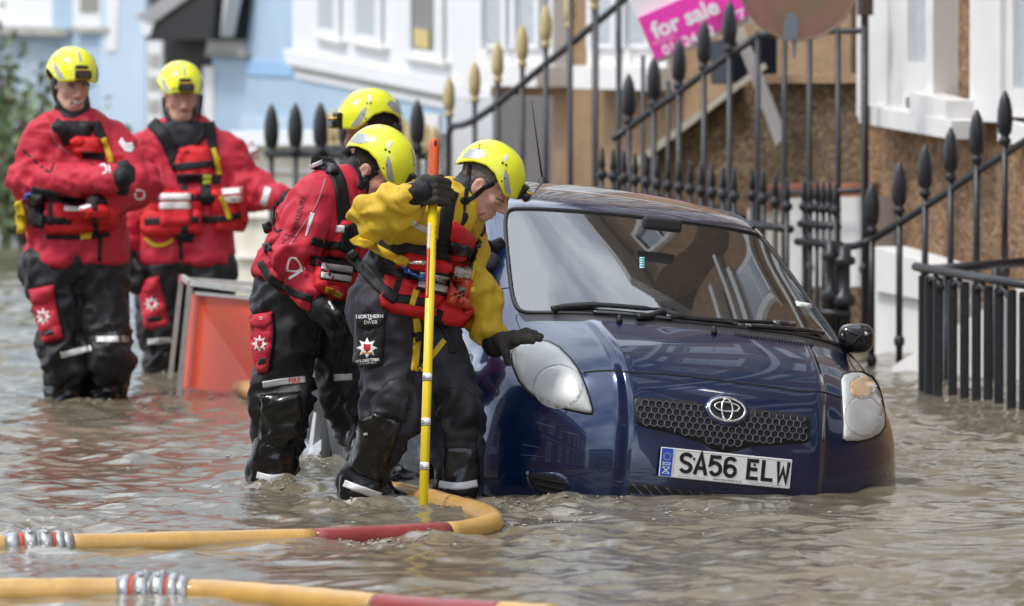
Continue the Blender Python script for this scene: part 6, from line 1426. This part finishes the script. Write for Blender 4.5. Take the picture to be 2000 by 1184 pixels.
s.ribbon('vest_strap', [(358, 340), (360, 385)], 12, M_strap, .005); s.ribbon('vest_strap', [(400, 345), (404, 400)], 20, M_strap, .006); s.ribbon('vest_strap', [(360, 440), (362, 464)], 12, M_strap, .005)
pkt = s.patch('vest_pocket', [(311, 376), (373, 375), (372, 440), (313, 443)], M_foam, .005, .010, 5, 5)
for y in (385, 402): s.ribbon('reflective_stripe', [(311, y), (372, y - .5)], 13, M_wht, .003, curve=False, parent=pkt)
for y0, y1 in ((375, 371), (391, 388)): s.ribbon('reflective_stripe', [(434, y0), (474, y1)], 12, M_wht, .003, curve=False)
s.ribbon('rescue_knife', [(416, 290), (424, 315), (428, 342)], 10, M_strapy, .012); s.ribbon('rescue_knife', [(431, 384), (440, 405), (448, 428)], 9, M_strapy, .012); s.patch('strap_buckle', [(397, 342), (412, 342), (412, 360), (397, 360)], mat('lime_buckle', (.55, .6, .05), .4), .008, 0, 4, 4)
s.ribbon('tether', [(284, 464), (300, 478), (320, 478), (338, 468)], 7, M_strapy, .008); s.patch('shoulder_badge', [(484, 276), (492, 272), (508, 300), (504, 312), (486, 306)], M_wht, .002, 0, 3, 4); s.ribbon('cuff_reflector', [(524, 366), (514, 402)], 13, M_refl_t, .003, curve=False)
s.patch('belt_buckle', [(345, 456), (380, 456), (376, 474), (345, 472)], M_strap, .012, .006, 4, 5); s.ribbon('hanging_strap', [(352, 474), (354, 508)], 8, M_strap, .004, curve=False)
pk = s.patch('thigh_pocket', [(268, 548), (309, 542), (322, 590), (330, 634), (300, 643), (282, 640)], M_red, .006, .02, 6, 5); s.patch('pocket_flap', [(266, 546), (311, 540), (310, 562), (296, 572), (274, 570)], M_red, .004, .005, 4, 5, parent=pk); D.star(296, 594, 15, pk); s.patch('pocket_label', [(286, 620), (314, 617), (316, 627), (289, 630)], M_lampb, .002, 0, 3, 4, parent=pk)
s.ribbon('reflective_band', [(288, 668), (335, 664)], 11, M_refl_t, .004, curve=False)
D.hand([(248, 500, dD - .09), (254, 522, dD - .09)], [[(244 + 8 * k, 532, dD - .10), (248 + 8 * k, 552 + (k % 2) * 4, dD - .12), (254 + 7 * k, 572 - abs(k - 1.5) * 6, dD - .11)] for k in range(4)], [(264, 512, dD - .12), (274, 528, dD - .14), (278, 545, dD - .14)], M_gloveb, (.045, .048), .016, (244, 482, dD - .07))
D.hand([(556, 392, dD - .2), (568, 396, dD - .2)], [[(572, 386 + 7 * k, dD - .2), (586, 388 + 7 * k, dD - .2), (598, 392 + 7 * k, dD - .19)] for k in range(4)], [(556, 384, dD - .22), (568, 376, dD - .23)], M_gloveb, (.04, .04), .014, (548, 389, dD - .17))

# ------------------------------------------------------------------ the leftmost man, arms folded, smiling
E_ = Person('smiling man in red drysuit with folded arms, leftmost of the crew', (P(155, 775, 39.0)[0], 39.0, GZ)); E_.fine = .0105; E_.toe = np.array([.1, -1, 0]); dE = 39.0
JE = dict(hipc=P(152, 505, dE), chest=P(150, 365, dE), neck=P(143, 234, dE), sr=P(82, 276, dE), sl=P(214, 276, dE), er=P(60, 352, dE - .08), wr=P(214, 350, dE - .40), el=P(268, 360, dE - .08), wl=P(206, 390, dE - .30),
          hr=P(100, 530, dE), hl=P(196, 530, dE), kr=P(122, 690, dE - .04), kl=P(214, 690, dE - .06), ar=P(128, 765, dE + .02), al=P(208, 758, dE + .02), head=P(140, 168, dE))
E_.suit(JE, M_red, M_blk, P(152, 512, dE), 1.0, M_neo, 51, bootcut=.08, wr=1.25, cuff=(M_gloveb, M_gloveb)); E_.head(P(140, 167, dE - .01), 20, 4, 2, M_skinE, None, M_neo, .99, True); E_.dress_helmet(True, 1.15)
s = E_.sk
for x in (140, 166): s.ribbon('eyebrow', [(x - 7, 166), (x, 163.5), (x + 7, 166)], 3, M_brow, .001, add=False); s.ribbon('eye', [(x - 5, 170), (x, 169), (x + 5, 170)], 2.2, M_eye, .001, add=False)
s.patch('teeth', [(141, 196), (152, 198), (164, 195), (160, 201), (151, 203), (144, 201)], M_tooth, .002, 0, 3, 3, add=False); s.ribbon('lips', [(138, 196), (151, 204.5), (166, 195)], 1.8, M_lip, .002, add=False)
s.ribbon('chin_strap', [(104, 168), (112, 196), (128, 216), (146, 222)], 5, M_strap, .002, add=False)
s.patch('neck_seal', [(110, 240), (126, 236), (160, 236), (186, 238), (178, 262), (152, 288), (128, 268)], M_neo, .004, .008, 8, 5)
s.ribbon('shoulder_strap', [(106, 240), (122, 256), (134, 282)], 22, M_strap, .010); s.ribbon('shoulder_strap', [(184, 240), (194, 258), (202, 282)], 20, M_strap, .010)
s.patch('chest_panel', [(136, 272), (150, 266), (192, 268), (200, 290), (198, 306), (150, 304), (138, 292)], M_foam, .004, .03, 8, 5)
s.ribbon('vest_strap', [(160, 303), (204, 306)], 14, M_strap, .006, curve=False); s.ribbon('rescue_knife', [(202, 270), (210, 292), (218, 318)], 11, M_strapy, .012)
s.patch('vest_panel', [(86, 394), (110, 386), (150, 396), (200, 400), (230, 404), (232, 430), (222, 448), (160, 456), (100, 458), (84, 448)], M_foam, .006, .05, 10, 5)
s.ribbon('vest_strap', [(62, 372), (100, 382), (150, 396), (190, 402)], 18, M_strap, .008); s.ribbon('vest_strap', [(78, 428), (110, 431), (140, 431)], 14, M_strap, .005); s.ribbon('vest_strap', [(98, 388), (98, 440)], 9, M_strap, .005, curve=False); s.ribbon('vest_strap', [(184, 424), (188, 456)], 11, M_strap, .005, curve=False)
s.patch('vest_pocket', [(122, 402), (178, 404), (190, 424), (172, 434), (130, 430)], M_foam, .004, .012, 5, 5); s.ribbon('reflective_stripe', [(126, 406), (150, 408), (178, 402)], [11, 9, 4], M_wht, .004)
s.patch('belt_pouch', [(56, 378), (84, 380), (86, 446), (60, 440)], M_strap, .02, .03, 8, 5); s.ribbon('tether', [(38, 392), (44, 420), (46, 452)], 13, M_strapy, .03); s.ribbon('pouch_clip', [(50, 386), (60, 376)], 5, mat('blue_clip', (.08, .14, .5), .4), .03, curve=False)
s.ribbon('waist_strap', [(90, 462), (150, 464), (214, 458)], 9, M_strap, .006); s.patch('yellow_tab', [(156, 456), (180, 454), (178, 466), (158, 468)], M_strapy, .01, 0, 3, 4)
s.ribbon('sleeve_zip', [(44, 292), (70, 316), (96, 336), (105, 318)], 4, M_strap, .002); s.ribbon('sleeve_piping', [(100, 246), (108, 276), (134, 300)], 2.5, MATS['piping_grey'], .002); s.patch('sleeve_logo', [(231, 278), (238, 268), (246, 280), (258, 278), (263, 290), (256, 299), (244, 296)], M_wht, .002, 0, 3, 4, add=False)
s.ribbon('sleeve_logo', [(196, 324), (204, 322), (208, 334), (200, 340)], 3.5, M_wht, .002, add=False); s.ribbon('sleeve_logo', [(212, 324), (216, 340)], 4, M_wht, .002, curve=False, add=False); s.ribbon('sleeve_logo', [(266, 372), (280, 374), (280, 388), (266, 388), (264, 378)], 3.5, M_wht, .002, add=False)
pk = s.patch('thigh_pocket', [(57, 568), (104, 558), (114, 610), (127, 660), (98, 668), (82, 668), (70, 620)], M_red, .006, .022, 6, 5); s.patch('pocket_flap', [(55, 566), (106, 556), (104, 582), (88, 594), (64, 592)], M_red, .004, .005, 4, 5, parent=pk); E_.star(84, 619, 18, pk, 0, .9); s.patch('pocket_label', [(80, 648), (102, 643), (105, 652), (84, 658)], M_lampb, .002, 0, 3, 4, parent=pk); s.ribbon('pocket_piping', [(106, 560), (114, 610), (124, 655)], 3, M_strap, .006, parent=pk)
s.ribbon('reflective_band', [(118, 694), (146, 688), (178, 680)], 12, M_refl_t, .004); s.ribbon('reflective_band', [(188, 663), (250, 662)], 12, M_refl_t, .004, curve=False); s.ribbon('hanging_strap', [(196, 458), (194, 510)], 8, M_strap, .004, curve=False)
E_.hand([(226, 346, dE - .41), (238, 338, dE - .40)], [[(240, 326 + 7 * k, dE - .40), (250, 326 + 7 * k, dE - .38), (258, 330 + 7 * k, dE - .32)] for k in range(4)], [(226, 334, dE - .38), (236, 322, dE - .38), (246, 318, dE - .36)], M_gloveb, (.045, .045), .016, (216, 350, dE - .40))
E_.hand([(222, 378, dE - .30), (232, 370, dE - .29)], [[(232, 362 + 7 * k, dE - .28), (240, 360 + 7 * k, dE - .26), (246, 362 + 7 * k, dE - .22)] for k in range(4)], [(222, 366, dE - .31), (230, 356, dE - .31)], M_gloveb, (.05, .048), .016, (208, 386, dE - .30))
# ================================================================== HOSES, SIGN, FOAM
M_hose = tint2(mat('yellow_hose_jacket', (.56, .33, .085), .42, coat=.35, bump=.25, bscale=120, var=.12, vscale=5), (.40, .22, .06), 4, .5, .8)
M_hoser = tint2(mat('red_hose_jacket', (.27, .035, .030), .45, coat=.3, bump=.3, bscale=140, var=.12, vscale=8), (.35, .10, .08), 5, .55, .8)
M_alu = mat('cast_coupling', (.42, .43, .44), .4, metal=.6, var=.3, vscale=30, bump=.3, bscale=60); M_seal_r = mat('red_seal_ring', (.55, .08, .04), .5)
for m_ in (M_hose, M_hoser):
    nt = m_.node_tree; b_ = nt.nodes['Principled BSDF']; fb = b_.inputs['Normal'].links[0].from_node; t_ = nt.nodes.new('ShaderNodeTexCoord'); wv_ = nt.nodes.new('ShaderNodeTexWave'); wv_.bands_direction = 'X'; wv_.inputs['Scale'].default_value = 38; wv_.inputs['Distortion'].default_value = 1.5; wv_.inputs['Detail'].default_value = 1
    bp_ = nt.nodes.new('ShaderNodeBump'); bp_.inputs['Strength'].default_value = .35; bp_.inputs['Distance'].default_value = .002; nt.links.new(t_.outputs['Object'], wv_.inputs['Vector']); nt.links.new(wv_.outputs['Fac'], bp_.inputs['Height']); nt.links.new(fb.outputs['Normal'], bp_.inputs['Normal']); nt.links.new(bp_.outputs['Normal'], b_.inputs['Normal'])
    tint2(m_, (.16, .10, .05), 11, .62, .8)
def hose(label, pts, r, parts, couplings, dz=0.):
    """pts: (px, py) of the centre line on the water; parts: (u0, u1, material) along it"""
    c = catmull([WP(q[0], q[1], q[2] if len(q) > 2 else .004) for q in pts], 14); b = c[0]; T = thing('fire_hose', (b[0], b[1], 0), label, 'hose', 'fire hoses floating on the flood')
    L = np.cumsum([0] + [np.linalg.norm(c[i + 1] - c[i]) for i in range(len(c) - 1)]); L /= L[-1]; cc = np.array(c)
    def at(u): return np.array([np.interp(u, L, cc[:, k]) for k in range(3)])
    N_ = 14
    def ui(i): return float(np.interp(i * N_, np.arange(len(L)), L))
    parts = [(ui(a), ui(b_), m) for a, b_, m in parts]; couplings = [(ui(a), w) for a, w in couplings]
    for u0, u1, m in parts:
        n = max(4, int((u1 - u0) * 120)); MB().tube([at(u) for u in np.linspace(u0, u1, n)], [r * (1 + .02 * math.sin(u * 90)) for u in np.linspace(u0, u1, n)], 24, True).build('hose_length', m, T, True)
    for u, w in couplings:
        p = at(u); t = at(u + .002) - at(u - .002); t /= np.linalg.norm(t)
        def ring(a, b_, r0, r1, m, name, par=None): return MB().tube([p + t * a, p + t * (a + b_) / 2, p + t * b_], [r0, (r0 + r1) / 2, r1], 28).build(name, m, par or T, True)
        k = ring(-.5 * w, -.30 * w, r * 1.05, r * 1.32, M_alu, 'coupling'); ring(-.30 * w, -.22 * w, r * 1.20, r * 1.20, M_seal_r, 'seal_ring', k); ring(-.22 * w, -.04 * w, r * 1.42, r * 1.42, M_alu, 'collar', k); ring(-.04 * w, .01 * w, r * 1.22, r * 1.22, M_alu, 'neck', k)
        ring(.01 * w, .18 * w, r * 1.42, r * 1.42, M_alu, 'collar', k); ring(.18 * w, .24 * w, r * 1.2, r * 1.2, M_seal_r, 'seal_ring', k); ring(.24 * w, .36 * w, r * 1.38, r * 1.30, M_alu, 'collar', k); ring(.36 * w, .5 * w, r * 1.25, r * 1.04, M_alu, 'tail', k)
        sd_ = np.cross(t, [0, 0, 1.]); sd_ /= np.linalg.norm(sd_)
        for a in (-.13, .10):
            for ang in (-70, -20, 30, 80, 130):
                q = p + t * a * w + (sd_ * math.sin(R_(ang)) + np.array([0, 0, 1.]) * math.cos(R_(ang))) * r * 1.42; nn = (sd_ * math.sin(R_(ang)) + np.array([0, 0, 1.]) * math.cos(R_(ang)))
                MB().tube([q - nn * .002, q + nn * .007], .009, 8).build('lug', M_alu, k, True)
        for ang, m in ((40, M_redp), (20, mat('blue_dot', (.1, .2, .5), .4))):
            nn = sd_ * math.sin(R_(ang)) + np.array([0, 0, 1.]) * math.cos(R_(ang))
    return T
h1 = hose('yellow fire hose with red section bending back past the pole', [(-60, 1069), (20, 1068), (150, 1066), (400, 1060), (610, 1055), (740, 1049), (870, 1042), (930, 1034), (962, 1020, .02), (940, 1004, .015), (890, 990), (830, 974), (770, 962), (720, 958, -.02)], .041,
          [(0, 1.1, M_hose), (1.9, 4, M_hose), (4, 6, M_hoser), (6, 13, M_hose)], [(1.5, .24)])
h2 = hose('yellow fire hose in the foreground with metal coupling and red end', [(-80, 1160), (60, 1160), (200, 1159), (300, 1160), (420, 1163), (600, 1177), (740, 1190), (860, 1200), (980, 1206), (1080, 1212)], .050,
          [(0, 2.6, M_hose), (3.4, 6, M_hose), (6, 8, M_hoser), (8, 9, M_hose)], [(3, .24)])
h3 = hose('yellow hose surfacing beside the orange sign', [(436, 766, -.03), (470, 760, .02), (505, 768, .05), (540, 790, .04), (600, 830, -.02), (660, 870, -.05)], .045, [(0, 5, M_hose)], [])

# ---- orange road sign in its metal frame
SG = thing('road_sign', P(420, 760, 39.6), 'orange red road sign panel in a grey metal frame standing in water', 'sign'); SG.location.z = GZ
M_ora = tint2(mat('orange_sign_face', (.80, .085, .028), .4, coat=.3, var=.06, vscale=4), (.70, .16, .09), 3, .55, .8); M_gal = mat('galvanised_frame', (.48, .47, .44), .45, metal=.5, var=.15, vscale=14)
pn = slab('panel', [(374, 572, 39.6), (500, 586, 39.2), (512, 776, 39.2), (356, 772, 39.6)], .02, M_ora, SG)
def bar(a, b, r=.016, name='frame_bar'): return MB().tube([P(*a), P(*b)], r, 4).build(name, M_gal, SG)
bar((372, 548, 39.55), (349, 775, 39.55), .019); bar((372, 552, 39.55), (505, 570, 39.15), .018); bar((376, 572, 39.56), (505, 584, 39.16), .010); bar((355, 540, 39.9), (332, 740, 39.9), .016); bar((352, 545, 39.9), (500, 556, 39.6), .015); bar((356, 541, 39.9), (376, 556, 39.55), .016); bar((506, 568, 39.15), (520, 780, 39.15), .018)
slab('frame_corner', [(350, 536, 39.85), (366, 540, 39.85), (364, 556, 39.85), (347, 552, 39.85)], .02, mat('pink_plastic', (.55, .25, .25), .5), SG)

# ---- foam: clusters of small bubbles riding on the disturbed water
def water_z(x, y):
    i = np.clip(np.searchsorted(wx, x), 1, len(wx) - 1); j = np.clip(np.searchsorted(wy, y), 1, len(wy) - 1); return WH[i, j]
fr_ = np.random.default_rng(12); v = []; f = []
ico = MB().lathe((0, 0, 0), [(.001, -.5), (.8, -.3), (1, 0), (.75, .55), (.3, .9), (.02, 1)], 7)
for (px, py, rx, ry, n) in [(540, 952, 60, 8, 60), (690, 984, 80, 9, 60), (900, 985, 60, 8, 60), (1060, 985, 130, 9, 90), (650, 885, 60, 14, 120), (770, 925, 70, 14, 130), (720, 1058, 130, 6, 60), (820, 1052, 90, 6, 40), (1250, 985, 160, 12, 40), (1330, 1030, 160, 20, 30), (170, 785, 100, 8, 40), (420, 768, 80, 6, 30), (1060, 1030, 120, 20, 40)]:
    for k in range(n // 2):
        x, y = px + fr_.normal() * rx * .5, py + fr_.normal() * ry * .5; q = WP(x, y); r_ = .0018 + .005 * fr_.random() ** 2.5; z = water_z(q[0], q[1]); b0 = len(v)
        v += [(q[0] + a[0] * r_, q[1] + a[1] * r_, z + a[2] * r_ * .8) for a in ico.v]; f += [[b0 + t for t in g] for g in ico.f]
for (px, py, rx, ry, n) in [(640, 895, 60, 12, 70), (770, 930, 60, 14, 70), (1040, 985, 110, 8, 60), (1230, 1000, 170, 14, 60), (1020, 1020, 110, 16, 40), (560, 960, 70, 8, 30), (720, 1060, 120, 5, 40), (460, 775, 90, 8, 30), (1500, 1000, 200, 25, 30), (300, 930, 250, 60, 40)]:
    for k in range(n):                          # flakes of froth
        x, y = px + fr_.normal() * rx * .6, py + fr_.normal() * ry * .6; q = WP(x, y); b0 = len(v); m_ = 9; r_ = .002 + .007 * fr_.random() ** 2.5; z = water_z(q[0], q[1]) + .0015
        rr = [(.55 + .6 * fr_.random()) * r_ for _ in range(m_)]
        v += [(q[0] + 1.3 * rr[i] * math.cos(6.283 * i / m_), q[1] + 1.8 * rr[i] * math.sin(6.283 * i / m_), z) for i in range(m_)] + [(q[0] + .5 * rr[i] * math.cos(6.283 * i / m_), q[1] + .7 * rr[i] * math.sin(6.283 * i / m_), z + r_ * .35) for i in range(m_)]
        f += [[b0 + i, b0 + (i + 1) % m_, b0 + m_ + (i + 1) % m_, b0 + m_ + i] for i in range(m_)] + [[b0 + m_ + i for i in range(m_)]]
fo = mesh_obj('foam', v, f, mat('foam_bubbles', (.34, .315, .26), .35, coat=.4), None, True); tag(fo, 'small pale foam bubbles on the churned brown water', kind='stuff')
